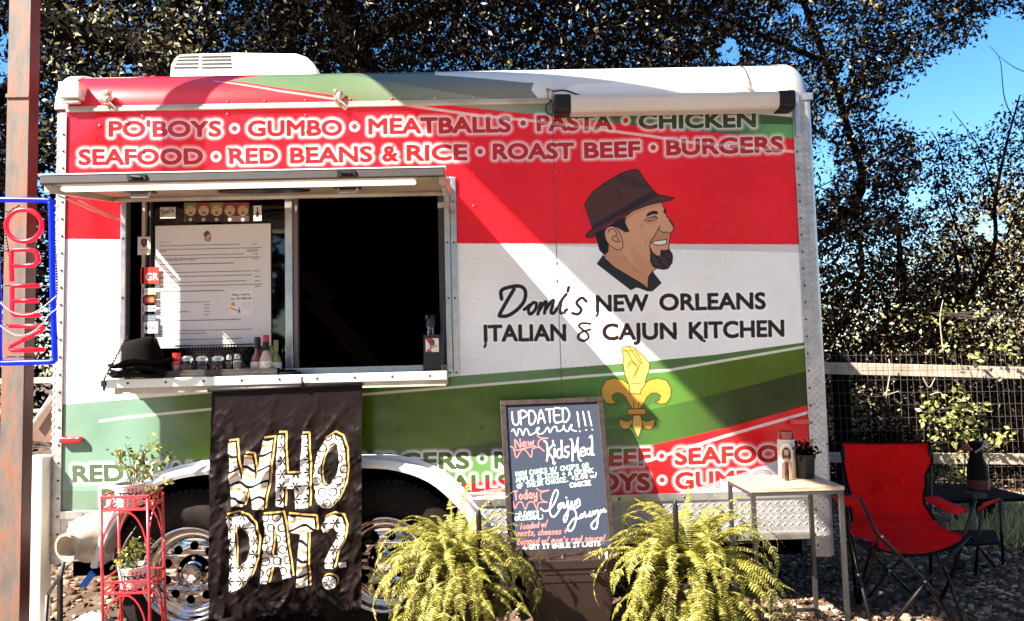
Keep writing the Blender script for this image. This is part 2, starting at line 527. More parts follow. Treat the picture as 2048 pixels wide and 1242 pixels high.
wall.poly([(880, 981), (916, 969), (1007, 957), (1180, 922), (1302, 891), (1450, 856), (1615, 810), (1700, 790), (1700, 1010), (880, 1010)], RED)
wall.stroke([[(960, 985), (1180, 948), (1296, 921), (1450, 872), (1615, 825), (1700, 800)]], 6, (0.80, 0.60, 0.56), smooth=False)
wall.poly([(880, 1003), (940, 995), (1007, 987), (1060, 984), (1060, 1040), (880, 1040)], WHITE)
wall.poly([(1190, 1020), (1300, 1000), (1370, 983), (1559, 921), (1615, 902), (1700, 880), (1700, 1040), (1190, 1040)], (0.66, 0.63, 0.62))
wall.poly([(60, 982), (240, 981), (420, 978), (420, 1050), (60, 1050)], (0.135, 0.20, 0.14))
# fine printed variation of the vinyl
def words(P, lst, cap, k=0.62, bold=2.2):
    for w_, a_, b_ in lst:
        D = lambda sub: sub * np.array([k * 0.92, k * 0.8, k * 0.8], np.float32) * 0.9
        pad = 22
        m, reg = P.wordmask(w_, a_, b_, cap, pad)
        if m.size == 0: continue
        x0, x1, y0, y1 = reg
        E_ = P.edt(m, bold * P.sc + 9 * P.sc)
        b = bold * P.sc
        under = P.im[y0:y1, x0:x1].copy()
        h = np.clip(1 - (E_ - b) / (9.5 * P.sc), 0, 1) ** 1.7 * 0.88
        P.blend(reg, h, (0.84, 0.78, 0.76))
        ins = np.clip(b + 0.6 - E_, 0, 1)[..., None]
        edge = (np.clip(b + 0.6 - E_, 0, 1) * np.clip((E_ - b + 2.2 * P.sc) / (1.2 * P.sc), 0, 1))[..., None]
        gm = (under[..., 1:2] > under[..., 0:1] * 1.02).astype(np.float32)
        fill = under * (np.array([0.66, 0.45, 0.50], np.float32) * (1 - gm) + np.array([0.36, 0.40, 0.26], np.float32) * gm) + np.array([0.012, 0.008, 0.006], np.float32)
        fill = fill * (1 - 0.45 * edge)
        s = P.im[y0:y1, x0:x1]; P.im[y0:y1, x0:x1] = s * (1 - ins) + fill * ins
def dot(P, x, y, r=5.5):
    for rr, c in ((r + 6, 0.35), (r + 3.5, 0.6)):
        P.circle((x, y), rr, (0.84, 0.78, 0.76), a=c)
    P.circle((x, y), r, (0.42, 0.02, 0.025) if y < 400 or x > 1200 else (0.035, 0.06, 0.018))
words(wall, [("PO'BOYS", (219, 272.5), (441, 272)), ("GUMBO", (497, 271.5), (683, 270)), ("MEATBALLS", (738, 267.5), (1020, 263)),
             ("PASTA", (1075, 261), (1224, 258.5)), ("CHICKEN", (1279, 257), (1510, 252.5))], 29)
words(wall, [("SEAFOOD", (159, 329), (404, 327)), ("RED", (460, 327), (555, 325.5)), ("BEANS", (582, 325.5), (743, 322.5)), ("&", (766, 322), (794, 321.6)),
             ("RICE", (815, 320.5), (933, 319)), ("ROAST", (987, 317.5), (1146, 316)), ("BEEF", (1170, 315.5), (1279, 312.5)), ("BURGERS", (1334, 309.5), (1565, 302.5))], 29)
for x, y in ((469, 257), (709, 253), (1046, 246), (1251, 241), (432, 313), (960, 303), (1306, 295)): dot(wall, x, y)
words(wall, [("RED", (147, 963.5), (246, 961)), ("BEANS", (274, 960.5), (445, 956)), ("BURGERS", (690, 940), (937, 936)), ("ROAST", (990, 935.5), (1150, 933)),
             ("BEEF", (1186, 931), (1300, 929)), ("SEAFOOD", (1351, 928.5), (1600, 921))], 31)
words(wall, [("PO", (205, 1011), (270, 1010)), ("MEATBALLS", (730, 987), (1020, 981)), ("PO'BOYS", (1075, 981.5), (1298, 979)), ("GUMBO", (1352, 977.5), (1545, 971))], 31)
for x, y in ((964, 917), (1323, 912), (1324, 960)): dot(wall, x, y)

# name lettering: soft white edge, then black
K_ = crop(940, 320, 2.141)
def name_word(t, a_, b_, cap, up=(-0.02, -1)):
    wall.text(t, a_, b_, cap, (0.018, 0.009, 0.010), bold=1.9, halo=0.5, hr=5, hcol=(0.88, 0.85, 0.83), upv=up)
name_word("NEW", (1193, 622.5), (1296, 620.5), 31); name_word("ORLEANS", (1320, 620), (1530, 617), 31)
name_word("ITALIAN", (969, 682), (1131, 680.5), 31); name_word("CAJUN", (1206, 679.5), (1352, 677), 31); name_word("KITCHEN", (1379, 676.5), (1567, 672), 31)
BK = (0.018, 0.009, 0.010)
wall.stroke([K_([(66, 760), (66, 790), (62, 800)])], 5, BK); wall.stroke([K_([(548, 640), (546, 662), (540, 668)])], 5, BK)
wall.stroke([K_([(958, 735), (985, 765), (1004, 775)])], 5, BK)
wall.stroke([K_([(514, 701), (480, 699), (466, 709), (476, 722), (502, 742), (506, 762), (486, 774), (465, 766), (464, 750), (482, 735), (514, 726)])], 5, BK)
dom = [K_([(135, 595), (133, 560), (165, 545), (212, 540), (236, 560), (232, 602), (202, 640), (162, 666), (130, 668), (128, 658), (160, 600), (188, 553)]),
       K_([(268, 612), (250, 636), (256, 660), (278, 642), (284, 614), (270, 610)]), K_([(290, 660), (302, 612)]), K_([(296, 645), (318, 610), (326, 612), (318, 656)]),
       K_([(320, 645), (350, 603), (358, 606), (346, 650), (362, 652), (392, 600), (412, 575)]), K_([(392, 600), (385, 640), (392, 656), (414, 640)]),
       K_([(422, 545), (418, 562)]), K_([(497, 605), (478, 590), (456, 612), (476, 640), (462, 660), (438, 656)]), K_([(232, 640), (256, 620)])]
wall.stroke(dom, 12, (0.88, 0.85, 0.83)); wall.stroke(dom[:1], 7.6, BK); wall.stroke(dom[1:], 6.6, BK)

# portrait logo
def portrait(P, m, lw=2.0, fine=True):
    sk, sk2, br, bd, hk = (0.56, 0.28, 0.155), (0.44, 0.19, 0.095), (0.070, 0.026, 0.018), (0.030, 0.013, 0.012), (0.012, 0.008, 0.008)
    hat = [(38, 392), (110, 285), (230, 195), (360, 120), (450, 88), (500, 84), (525, 100), (580, 185), (650, 270), (692, 308), (760, 318), (835, 338), (800, 358), (700, 375), (600, 400), (480, 445), (380, 500), (260, 560), (170, 625), (120, 680), (70, 690), (48, 675), (70, 640), (112, 610), (75, 500)]
    face = [(215, 870), (250, 760), (230, 720), (215, 650), (240, 600), (320, 560), (405, 505), (480, 430), (600, 385), (720, 375), (742, 420), (768, 500), (812, 550), (832, 590), (826, 630), (800, 650), (795, 700), (785, 760), (790, 800), (820, 850), (815, 910), (780, 960), (740, 970), (680, 960), (640, 985), (605, 1040), (600, 1140), (570, 1120), (430, 1030), (300, 950)]
    P.poly(m(face), sk, edge=hk, ew=lw)
    if fine:
        P.poly(m([(245, 770), (300, 800), (360, 800), (420, 880), (520, 960), (600, 1000), (605, 1040), (600, 1135), (430, 1025), (300, 945), (216, 868)]), sk2, a=0.55)
        P.poly(m([(450, 760), (560, 850), (620, 900), (640, 980), (600, 1000), (480, 900)]), sk2, smooth=True, a=0.5)
        P.poly(m([(405, 505), (480, 445), (600, 400), (720, 380), (735, 400), (600, 430), (480, 480), (410, 540)]), sk2, a=0.7)
    P.poly(m([(130, 660), (220, 600), (330, 530), (405, 500), (402, 560), (440, 635), (400, 642), (330, 600), (290, 590), (240, 600), (215, 640), (225, 710), (255, 770), (250, 815), (215, 842), (170, 800), (150, 720)]), hk)
    P.poly(m([(300, 590), (240, 600), (217, 650), (235, 720), (280, 770), (340, 797), (378, 775), (370, 700), (345, 640)]), sk, smooth=True, edge=hk, ew=lw * 0.8)
    if fine: P.stroke([m([(305, 620), (325, 660), (285, 690), (300, 715), (350, 725), (325, 680)]), m([(250, 640), (262, 615), (300, 610)])], lw * 0.9, bd)
    P.poly(m([(205, 845), (152, 920), (300, 1035), (450, 1150), (500, 1125), (600, 1160), (640, 1160), (718, 1090), (640, 990), (607, 1040), (600, 1145), (560, 1105), (400, 1010), (300, 950), (215, 872)]), (0.022, 0.018, 0.020), edge=hk, ew=lw)
    P.poly(m([(630, 718), (660, 660), (700, 640), (780, 650), (782, 705), (700, 712)]), sk2)
    P.poly(m([(625, 785), (622, 900), (650, 950), (740, 972), (790, 950), (820, 880), (815, 830), (790, 790), (765, 800), (715, 800), (712, 850), (680, 850), (645, 822)]), (0.030, 0.016, 0.013), edge=hk, ew=lw * 0.6)
    if fine:
        for i in range(26):
            x = 640 + (i * 37) % 160; y = 830 + (i * 53) % 110
            P.stroke([m([(x, y), (x + 8, y + 18)])], 0.9, (0.12, 0.06, 0.045))
    P.poly(m([(630, 728), (700, 713), (770, 706), (762, 745), (700, 756), (655, 748)]), (0.82, 0.72, 0.60), edge=hk, ew=lw * 0.9)
    if fine: P.stroke([m([(x, 715), (x, 752)]) for x in (660, 685, 712, 738)], 0.6, (0.4, 0.25, 0.15))
    P.stroke([m([(708, 585), (697, 615), (730, 640), (770, 640), (800, 648), (828, 620), (826, 590), (790, 535)]), m([(700, 600), (655, 680), (628, 715), (618, 760), (620, 800)])], lw * 0.9, bd)
    P.poly(m([(580, 507), (600, 470), (640, 450), (685, 453), (694, 478), (640, 482)]), hk)
    P.poly(m([(735, 462), (752, 428), (768, 455), (752, 475)]), hk)
    P.stroke([m([(568, 540), (610, 512), (665, 497), (684, 515)]), m([(610, 535), (650, 512), (680, 508)]), m([(590, 545), (640, 540), (680, 520)])], lw * 0.9, bd)
    if fine: P.stroke([m([(600, 558), (640, 568), (670, 550)]), m([(535, 580), (560, 570)]), m([(528, 600), (555, 590)]), m([(580, 700), (585, 745)]), m([(380, 860), (410, 890)]), m([(455, 955), (520, 1000)])], lw * 0.5, (0.22, 0.08, 0.04))
    P.poly(m(hat), br, edge=hk, ew=lw)
    P.poly(m([(115, 585), (330, 460), (520, 352), (650, 275), (692, 310), (540, 395), (350, 490), (120, 615)]), bd)
    if fine:
        P.poly(m([(300, 150), (430, 130), (560, 200), (600, 240), (420, 230)]), bd, smooth=True, a=0.55)
        P.stroke([m([(112, 608), (350, 480), (540, 385), (690, 312)]), m([(118, 575), (330, 455), (520, 345), (645, 275)]), m([(300, 225), (350, 300), (370, 370)]), m([(130, 590), (330, 470), (520, 365)])], lw * 0.6, hk)
        P.circle(m([(520, 352)])[0], 3, hk)
portrait(wall, crop(1160, 320, 4.435))

# hand on a fleur-de-lis
mf = crop(1180, 640, 3.45)
GO, GE, GH = (0.58, 0.29, 0.045), (0.055, 0.018, 0.006), (0.60, 0.42, 0.10)
for d_, a_ in ((6, 0.12), (3.5, 0.22)):
    for pl in ([(270, 440), (230, 415), (170, 400), (110, 415), (78, 470), (80, 530), (110, 575), (150, 580), (240, 560), (290, 600), (350, 600), (420, 560), (520, 575), (552, 530), (555, 460), (520, 415), (460, 402), (400, 420), (370, 450)], [(300, 660), (250, 700), (205, 685), (215, 740), (290, 720), (330, 815), (362, 720), (430, 745), (443, 685), (380, 690), (345, 660)]):
        wall.poly([(x + d_ * 0.7, y + d_) for x, y in mf(pl)], (0.03, 0.02, 0.01), a=a_)
L_lobe = [(275, 450), (230, 415), (170, 400), (110, 415), (78, 470), (80, 530), (110, 575), (150, 580), (187, 565), (158, 552), (150, 522), (178, 502), (215, 505), (243, 530), (270, 580), (290, 610), (318, 612), (318, 500)]
wall.poly(mf(L_lobe), GO, edge=GE, ew=1.6)
wall.poly(mf([(636 - x, y) for x, y in L_lobe]), GO, edge=GE, ew=1.6)
wall.poly(mf([(290, 500), (346, 500), (352, 560), (340, 612), (296, 612), (284, 560)]), GO)
for sx in (0, 1):
    q = [(312, 658), (280, 690), (250, 700), (203, 685), (204, 722), (228, 750), (262, 748), (290, 712), (305, 680)]
    wall.poly(mf([(645 - x, y) if sx else (x, y) for x, y in q]), GO, smooth=True, edge=GE, ew=1.5)
wall.poly(mf([(298, 656), (348, 656), (362, 720), (332, 815), (290, 725)]), (0.68, 0.40, 0.09), edge=GE, ew=1.5)
wall.poly(mf([(262, 612), (380, 612), (386, 632), (380, 652), (262, 652), (256, 632)]), (0.52, 0.25, 0.04), edge=GE, ew=1.6)
wall.stroke([mf([(300, 560), (303, 608)]), mf([(336, 565), (333, 608)])], 1.3, GE)
wall.poly(mf([(216, 205), (235, 185), (268, 178), (320, 200), (380, 258), (411, 300), (405, 352), (386, 400), (376, 450), (352, 480), (347, 510), (275, 508), (270, 450), (240, 380), (226, 300), (232, 250)]), GH, edge=GE, ew=1.8)
wall.stroke([mf([(240, 200), (270, 240), (290, 280), (320, 310)]), mf([(270, 185), (300, 230), (322, 260), (340, 290), (365, 300)]), mf([(310, 205), (335, 245), (355, 290)]),
             mf([(265, 300), (285, 285), (300, 300), (325, 330), (310, 370), (300, 400)]), mf([(345, 300), (330, 340), (312, 380)]), mf([(290, 435), (315, 440), (342, 436)]), mf([(255, 320), (280, 300)]), mf([(230, 215), (300, 210)])], 2.1, (0.24, 0.11, 0.015))
# scuffs and dirt on the vinyl
for i in range(60):
    x = 930 + random.random() * 650; y = 240 + random.random() * 740
    wall.stroke([[(x, y), (x + random.uniform(-9, 9), y + random.uniform(-6, 6))]], 0.8, (0.5, 0.46, 0.44), a=0.16)
wall.stroke([[(1103, 150), (1112, 480), (1128, 900), (1131, 1020)]], 1.8, (0.06, 0.04, 0.04), smooth=False, a=0.8)
wall.stroke([[(612, 150), (613, 345)]], 0.9, (0.3, 0.02, 0.03), smooth=False, a=0.6)
wall.stroke([[(242, 480), (232, 1040)]], 0.8, (0.3, 0.3, 0.28), smooth=False, a=0.0)
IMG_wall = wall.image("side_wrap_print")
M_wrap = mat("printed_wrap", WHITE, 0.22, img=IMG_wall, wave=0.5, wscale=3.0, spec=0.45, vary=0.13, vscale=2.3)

roofp = Paint((WX1 - WX0) * RES, (math.pi / 2 + 0.1) * RR * RES, map_roof, WHITE, RES * 0.00227)
roofp.poly([(0, 100), (1210, 60), (1170, 260), (0, 260)], RED)
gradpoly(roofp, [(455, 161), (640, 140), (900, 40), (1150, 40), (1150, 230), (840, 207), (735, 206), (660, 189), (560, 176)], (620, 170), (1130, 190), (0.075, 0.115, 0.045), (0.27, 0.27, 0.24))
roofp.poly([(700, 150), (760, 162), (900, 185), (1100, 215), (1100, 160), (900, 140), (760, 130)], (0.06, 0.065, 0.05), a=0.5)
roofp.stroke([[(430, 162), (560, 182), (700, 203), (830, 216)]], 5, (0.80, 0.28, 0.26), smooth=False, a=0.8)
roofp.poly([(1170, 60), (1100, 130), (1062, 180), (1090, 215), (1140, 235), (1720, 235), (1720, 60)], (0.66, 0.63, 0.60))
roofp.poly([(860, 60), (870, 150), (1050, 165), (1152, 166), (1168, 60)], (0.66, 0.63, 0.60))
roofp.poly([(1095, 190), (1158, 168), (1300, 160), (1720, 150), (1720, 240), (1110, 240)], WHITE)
roofp.poly([(130, 148), (350, 144), (260, 156), (150, 157)], (0.45, 0.38, 0.30), a=0.8)
roofp.stroke([[(1200, 176), (1590, 160)]], 1.0, (0.5, 0.48, 0.45), smooth=False, a=0.5)
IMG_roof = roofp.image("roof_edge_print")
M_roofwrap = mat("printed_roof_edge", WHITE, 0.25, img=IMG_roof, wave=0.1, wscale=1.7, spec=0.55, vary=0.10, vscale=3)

# ------------------------------------------------------------------ food trailer
trailer = empty("food_trailer", (-0.2, 1.0, 0.0), "red white and green food trailer with open serving hatch and printed side", "food trailer")
def P_(o=trailer): return o
# wall with two openings
wx0, wx1 = W(249, 570).x, W(893, 570).x
wz0, wz1 = W(570, 750).z, W(570, 383).z
f_out = [(180, 1135), (186, 1105), (200, 1062), (236, 1008), (280, 972), (330, 948), (412, 932), (560, 924), (720, 920), (800, 925), (868, 948), (920, 990), (958, 1038), (985, 1092), (1003, 1150), (1008, 1190)]
f_in = [(202, 1135), (209, 1112), (225, 1070), (256, 1021), (297, 987), (346, 966), (416, 954), (560, 946), (720, 941), (793, 947), (852, 968), (898, 1005), (933, 1048), (958, 1098), (974, 1150), (979, 1190)]
fo = [W(x, y, -0.09) for x, y in catmull(f_out, 3)]; fi = [W(x, y, -0.09) for x, y in catmull(f_in, 3)]; fi = [a_.lerp(b_, 0.25) for a_, b_ in zip(fi, fo)]
zbot = 0.30
def wall_with_holes():
    hole_w = [(wx0, wz0), (wx1, wz0), (wx1, wz1), (wx0, wz1)]
    arch = [(p.x, p.z) for p in fi if p.z > zbot]
    arch = [(arch[0][0], zbot)] + arch + [(arch[-1][0], zbot)]
    xl, xr = XL - 0.03, XR + 0.05
    outer = [(xl, zbot)] + arch + [(xr, zbot), (xr, ZT + 0.001), (xl, ZT + 0.001)]
    polys = [[Vector((x, 0, z)) for x, z in outer], [Vector((x, 0, z)) for x, z in hole_w]]
    tris = tessellate_polygon(polys)
    V = [p for q in polys for p in q]
    mb = MB(); mb.add(V, [tuple(t) for t in tris])
    return mb
uvw = lambda x, y, z: ((x - WX0) / (WX1 - WX0), (z - WZ0) / (WZ1 - WZ0))
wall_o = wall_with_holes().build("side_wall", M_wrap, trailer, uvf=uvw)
# roof edge curve
mb = MB(); n = 14
xa, xb = W(135, 200).x, 1.415
V = []; Fc = []
for i in range(n + 1):
    th = math.pi / 2 * i / n
    for x in (xa, xb): V.append((x, RR - RR * math.cos(th), ZT + RR * math.sin(th)))
for i in range(n): Fc.append((2 * i, 2 * i + 1, 2 * i + 3, 2 * i + 2))
mb.add(V, Fc)
def uvr(x, y, z):
    th = math.atan2(z - ZT, RR - y)
    return ((x - WX0) / (WX1 - WX0), 1 - ((math.pi / 2 - th) * RR * RES) / roofp.h)
mb.build("roof_edge", M_roofwrap, trailer, smooth=True, uvf=uvr)
# shell: roof, far wall, ends, floor
BACK = 2.15
mb = MB()
mb.box(XLo + 0.02, XRo - 0.02, RR, BACK, ZT + RR - 0.02, ZT + RR - 0.001)
mb.box(XLo + 0.02, XRo - 0.02, BACK - 0.03, BACK, 0.3, ZT + RR - 0.021)
mb.box(XLo + 0.005, XLo + 0.03, 0.05, BACK - 0.031, 0.3, ZT + 0.0)
mb.box(XRo - 0.03, XRo - 0.005, 0.05, BACK - 0.031, 0.3, ZT + 0.0)
mb.build("shell", M_white, trailer)
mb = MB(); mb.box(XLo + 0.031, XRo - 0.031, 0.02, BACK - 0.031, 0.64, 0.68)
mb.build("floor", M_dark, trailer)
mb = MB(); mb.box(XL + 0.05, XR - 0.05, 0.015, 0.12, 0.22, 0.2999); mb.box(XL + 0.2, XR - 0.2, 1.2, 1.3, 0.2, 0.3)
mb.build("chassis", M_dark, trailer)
# kitchen inside: counter; near-black linings paint in its shade, hiding sun patches
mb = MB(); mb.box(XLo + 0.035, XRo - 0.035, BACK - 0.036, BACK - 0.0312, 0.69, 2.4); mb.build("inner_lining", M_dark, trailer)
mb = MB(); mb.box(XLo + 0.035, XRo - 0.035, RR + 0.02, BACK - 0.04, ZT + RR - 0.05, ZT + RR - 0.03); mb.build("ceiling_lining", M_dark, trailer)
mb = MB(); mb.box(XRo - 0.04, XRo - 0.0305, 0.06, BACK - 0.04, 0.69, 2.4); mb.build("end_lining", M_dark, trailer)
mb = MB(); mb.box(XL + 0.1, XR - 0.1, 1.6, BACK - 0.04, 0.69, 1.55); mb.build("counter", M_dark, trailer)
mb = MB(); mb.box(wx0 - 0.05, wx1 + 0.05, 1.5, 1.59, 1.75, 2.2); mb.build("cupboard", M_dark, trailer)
# rims of the roof end at the left
mb = MB(); xe = xa
for i in range(n):
    a0 = math.pi / 2 * i / n; a1 = math.pi / 2 * (i + 1) / n
    for (ri, ro, x0_, x1_) in ((RR - 0.03, RR + 0.008, XLo, xe + 0.008),):
        q = [(x0_, RR - ro * math.cos(a0), ZT + ro * math.sin(a0)), (x1_, RR - ro * math.cos(a0), ZT + ro * math.sin(a0)),
             (x1_, RR - ro * math.cos(a1), ZT + ro * math.sin(a1)), (x0_, RR - ro * math.cos(a1), ZT + ro * math.sin(a1))]
        mb.add(q, [(0, 1, 2, 3)])
        q2 = [(x0_, RR - ri * math.cos(a0), ZT + ri * math.sin(a0)), (x0_, RR - ro * math.cos(a0), ZT + ro * math.sin(a0)), (x0_, RR - ro * math.cos(a1), ZT + ro * math.sin(a1)), (x0_, RR - ri * math.cos(a1), ZT + ri * math.sin(a1))]
        mb.add(q2, [(0, 1, 2, 3)])
        q3 = [(x1_, RR - RR * 0.99 * math.cos(a0), ZT + RR * 0.99 * math.sin(a0)), (x1_, RR - ro * math.cos(a0), ZT + ro * math.sin(a0)), (x1_, RR - ro * math.cos(a1), ZT + ro * math.sin(a1)), (x1_, RR - RR * 0.99 * math.cos(a1), ZT + RR * 0.99 * math.sin(a1))]
        mb.add(q3, [(0, 1, 2, 3)])
mb.add([(XLo + 0.003, RR, ZT)] + [(XLo + 0.003, RR - (RR) * math.cos(math.pi / 2 * i / n), ZT + (RR) * math.sin(math.pi / 2 * i / n)) for i in range(n + 1)], [tuple(range(n + 2))])
mb.build("roof_end_trim", M_white, trailer, smooth='auto')
# cast corner at the right
mb = MB(); V = []; Fc = []; m_ = 14; x0_, x1_ = 1.385, XRo + 0.002
for j in range(m_ + 1):
    t = j / m_; t = 1 - (1 - t) ** 1.6; rad = 0.075
    x = x0_ + (x1_ - x0_) * t
    k = max(0, (x - (x1_ - rad)) / rad); ins = rad * (1 - math.sqrt(max(0, 1 - k * k)))
    r_ = RR + 0.006 - ins
    for i in range(n + 1):
        th = math.pi / 2 * i / n
        V.append((x, RR - r_ * math.cos(th), ZT + r_ * math.sin(th)))
for j in range(m_):
    for i in range(n): Fc.append((j * (n + 1) + i, (j + 1) * (n + 1) + i, (j + 1) * (n + 1) + i + 1, j * (n + 1) + i + 1))
Fc.append(tuple(m_ * (n + 1) + i for i in range(n + 1)))
mb.add(V, Fc); mb.build("roof_corner_casting", mat("cast_aluminium", (0.42, 0.41, 0.41), 0.4, 0.5, vary=0.15, vscale=12), trailer, smooth='auto')
mb = MB(); mb.box(1.388, XRo + 0.004, -0.014, 0.03, ZT - 0.022, ZT + 0.012); mb.build("corner_band", M_alu, trailer, bevel=0.003)
# seam rail under the roof edge
mb = MB(); mb.box(xa, 1.387, -0.013, -0.0005, ZT - 0.016, ZT - 0.001); mb.box(xa, 1.387, -0.006, -0.0004, ZT + 0.0005, ZT + 0.012)
mb.build("seam_rail", M_beige, trailer, bevel=0.002)

def tread_lugs(mb, x0, x1, z0, z1, y, pitch=0.032, L=0.026, wd=0.006, h=0.0032, skip=None):
    r = 0; z = z0 + pitch * 0.3
    while z < z1 - 0.006:
        x = x0 + (pitch * 0.35 if r % 2 else pitch * 0.85)
        while x < x1 - 0.006:
            a = math.radians(38 if r % 2 else -38)
            if not (skip and skip(x, z)):
                ux, uz = math.cos(a) * L / 2, math.sin(a) * L / 2; vx, vz = -math.sin(a) * wd / 2, math.cos(a) * wd / 2
                b = [(x - ux, y, z - uz), (x + vx, y, z + vz), (x + ux, y, z + uz), (x - vx, y, z - vz), (x - ux * .5, y - h, z - uz * .5), (x + ux * .5, y - h, z + uz * .5)]
                mb.add(b, [(0, 3, 5, 4), (3, 2, 5), (2, 1, 4, 5), (1, 0, 4)])
            x += pitch
        z += pitch * 0.5; r += 1
def rivet(mb, x, z, y, r=0.0075):
    mb.lathe((x, y, z), [(r, 0), (r * 0.85, 0.003), (r * 0.4, 0.0048), (0.0001, 0.0052)], 7, axis='y')

# corner trims of tread plate
def corner_trim(xin, xout, zlo, zhi, name):
    s = 1 if xout > xin else -1
    pr = [(xin, -0.004), (xin, -0.008), (xout - s * 0.03, -0.008)]
    for i in range(1, 7):
        a = math.pi / 2 * i / 6
        pr.append((xout - s * 0.03 + s * 0.03 * math.sin(a), -0.008 + 0.03 * (1 - math.cos(a))))
    pr.append((xout, 0.14))
    mb = MB(); V = [(x, y, z) for z in (zlo, zhi) for x, y in pr]; k = len(pr)
    mb.add(V, [(i, i + 1, k + i + 1, k + i) for i in range(k - 1)])
    o = mb.build(name, M_tread, trailer, smooth='auto')
    lug = MB(); tread_lugs(lug, min(xin, xout) + 0.002, max(xin, xout) - 0.02, zlo, zhi, -0.0079)
    tag(lug.build("tread_pattern", M_tread, o), kind="stuff")
    rv = MB(); z = zlo + 0.05
    while z < zhi - 0.03:
        rivet(rv, xin + s * 0.012, z, -0.008, 0.0055); z += 0.078
    tag(rv.build("rivet_row", M_steel, o), kind="stuff")
    return o
zr = W(1650, 1112).z
corner_trim(XR, XRo, zr, ZT - 0.024, "corner_trim")
corner_trim(XL + 0.004, XLo, W(105, 1128).z, ZT - 0.018, "corner_trim")
# skirt under the print
zs0 = W(1400, 1082).z
mb = MB()
fo_f = [p for p in fo if p.z > zs0]
xs_l, xs_r = fo_f[0].x, fo_f[-1].x
def skirt(x0, x1, side):
    mb = MB(); mb.box(x0, x1, -0.007, -0.001, zs0, ZB - 0.004)
    o = mb.build("skirt_panel", M_tread, trailer)
    lug = MB(); tread_lugs(lug, x0, x1, zs0 + 0.04, ZB - 0.035, -0.0069)
    tag(lug.build("tread_pattern", M_tread, o), kind="stuff")
    for za_, zb_ in ((ZB - 0.034, ZB), (zs0 - 0.002, zs0 + 0.03)):
        r = MB(); r.box(x0, x1, -0.0135, -0.0075, za_, zb_); r.build("edge_strip", M_alu, trailer, bevel=0.0015)
    rv = MB(); x = x0 + 0.1
    while x < x1:
        rivet(rv, x, ZB - 0.017, -0.0135, 0.0065); rivet(rv, x, zs0 + 0.014, -0.0135, 0.0065); x += 0.29
    tag(rv.build("rivet_row", M_steel, trailer), kind="stuff")
skirt(W(935, 1030).x, XR - 0.001, 1)
skirt(XL + 0.006, W(232, 1040).x, 0)

# fender over both wheels
mb = MB(); V = []; Fc = []
k = len(fo)
for a, b in zip(fi, fo):
    m1 = a.lerp(b, 0.45)
    V += [(a.x, 0.02, a.z), (a.x, -0.100, a.z), (m1.x, -0.106, m1.z), (b.x, -0.088, b.z), (b.x + (b.x - a.x) * 0.05, -0.02, b.z + (b.z - a.z) * 0.05), (b.x + (b.x - a.x) * 0.5, -0.0095, b.z + (b.z - a.z) * 0.5)]
for i in range(k - 1):
    for j in range(5): Fc.append((i * 6 + j, i * 6 + j + 1, (i + 1) * 6 + j + 1, (i + 1) * 6 + j))
mb.add(V, Fc); mb.build("fender", M_white, trailer, smooth='auto')
# wheel well lining
mb = MB(); x0_, x1_ = fi[0].x - 0.02, fi[-1].x + 0.02
V = []; Fc = []
for p in fi: V += [(p.x, 0.004, p.z), (p.x, 0.45, p.z)]
for i in range(len(fi) - 1): Fc.append((2 * i, 2 * i + 1, 2 * i + 3, 2 * i + 2))
mb.add(V, Fc); mb.box(x0_, x1_, 0.451, 0.47, 0.0, 0.64); mb.build("wheel_well", M_dark, trailer)

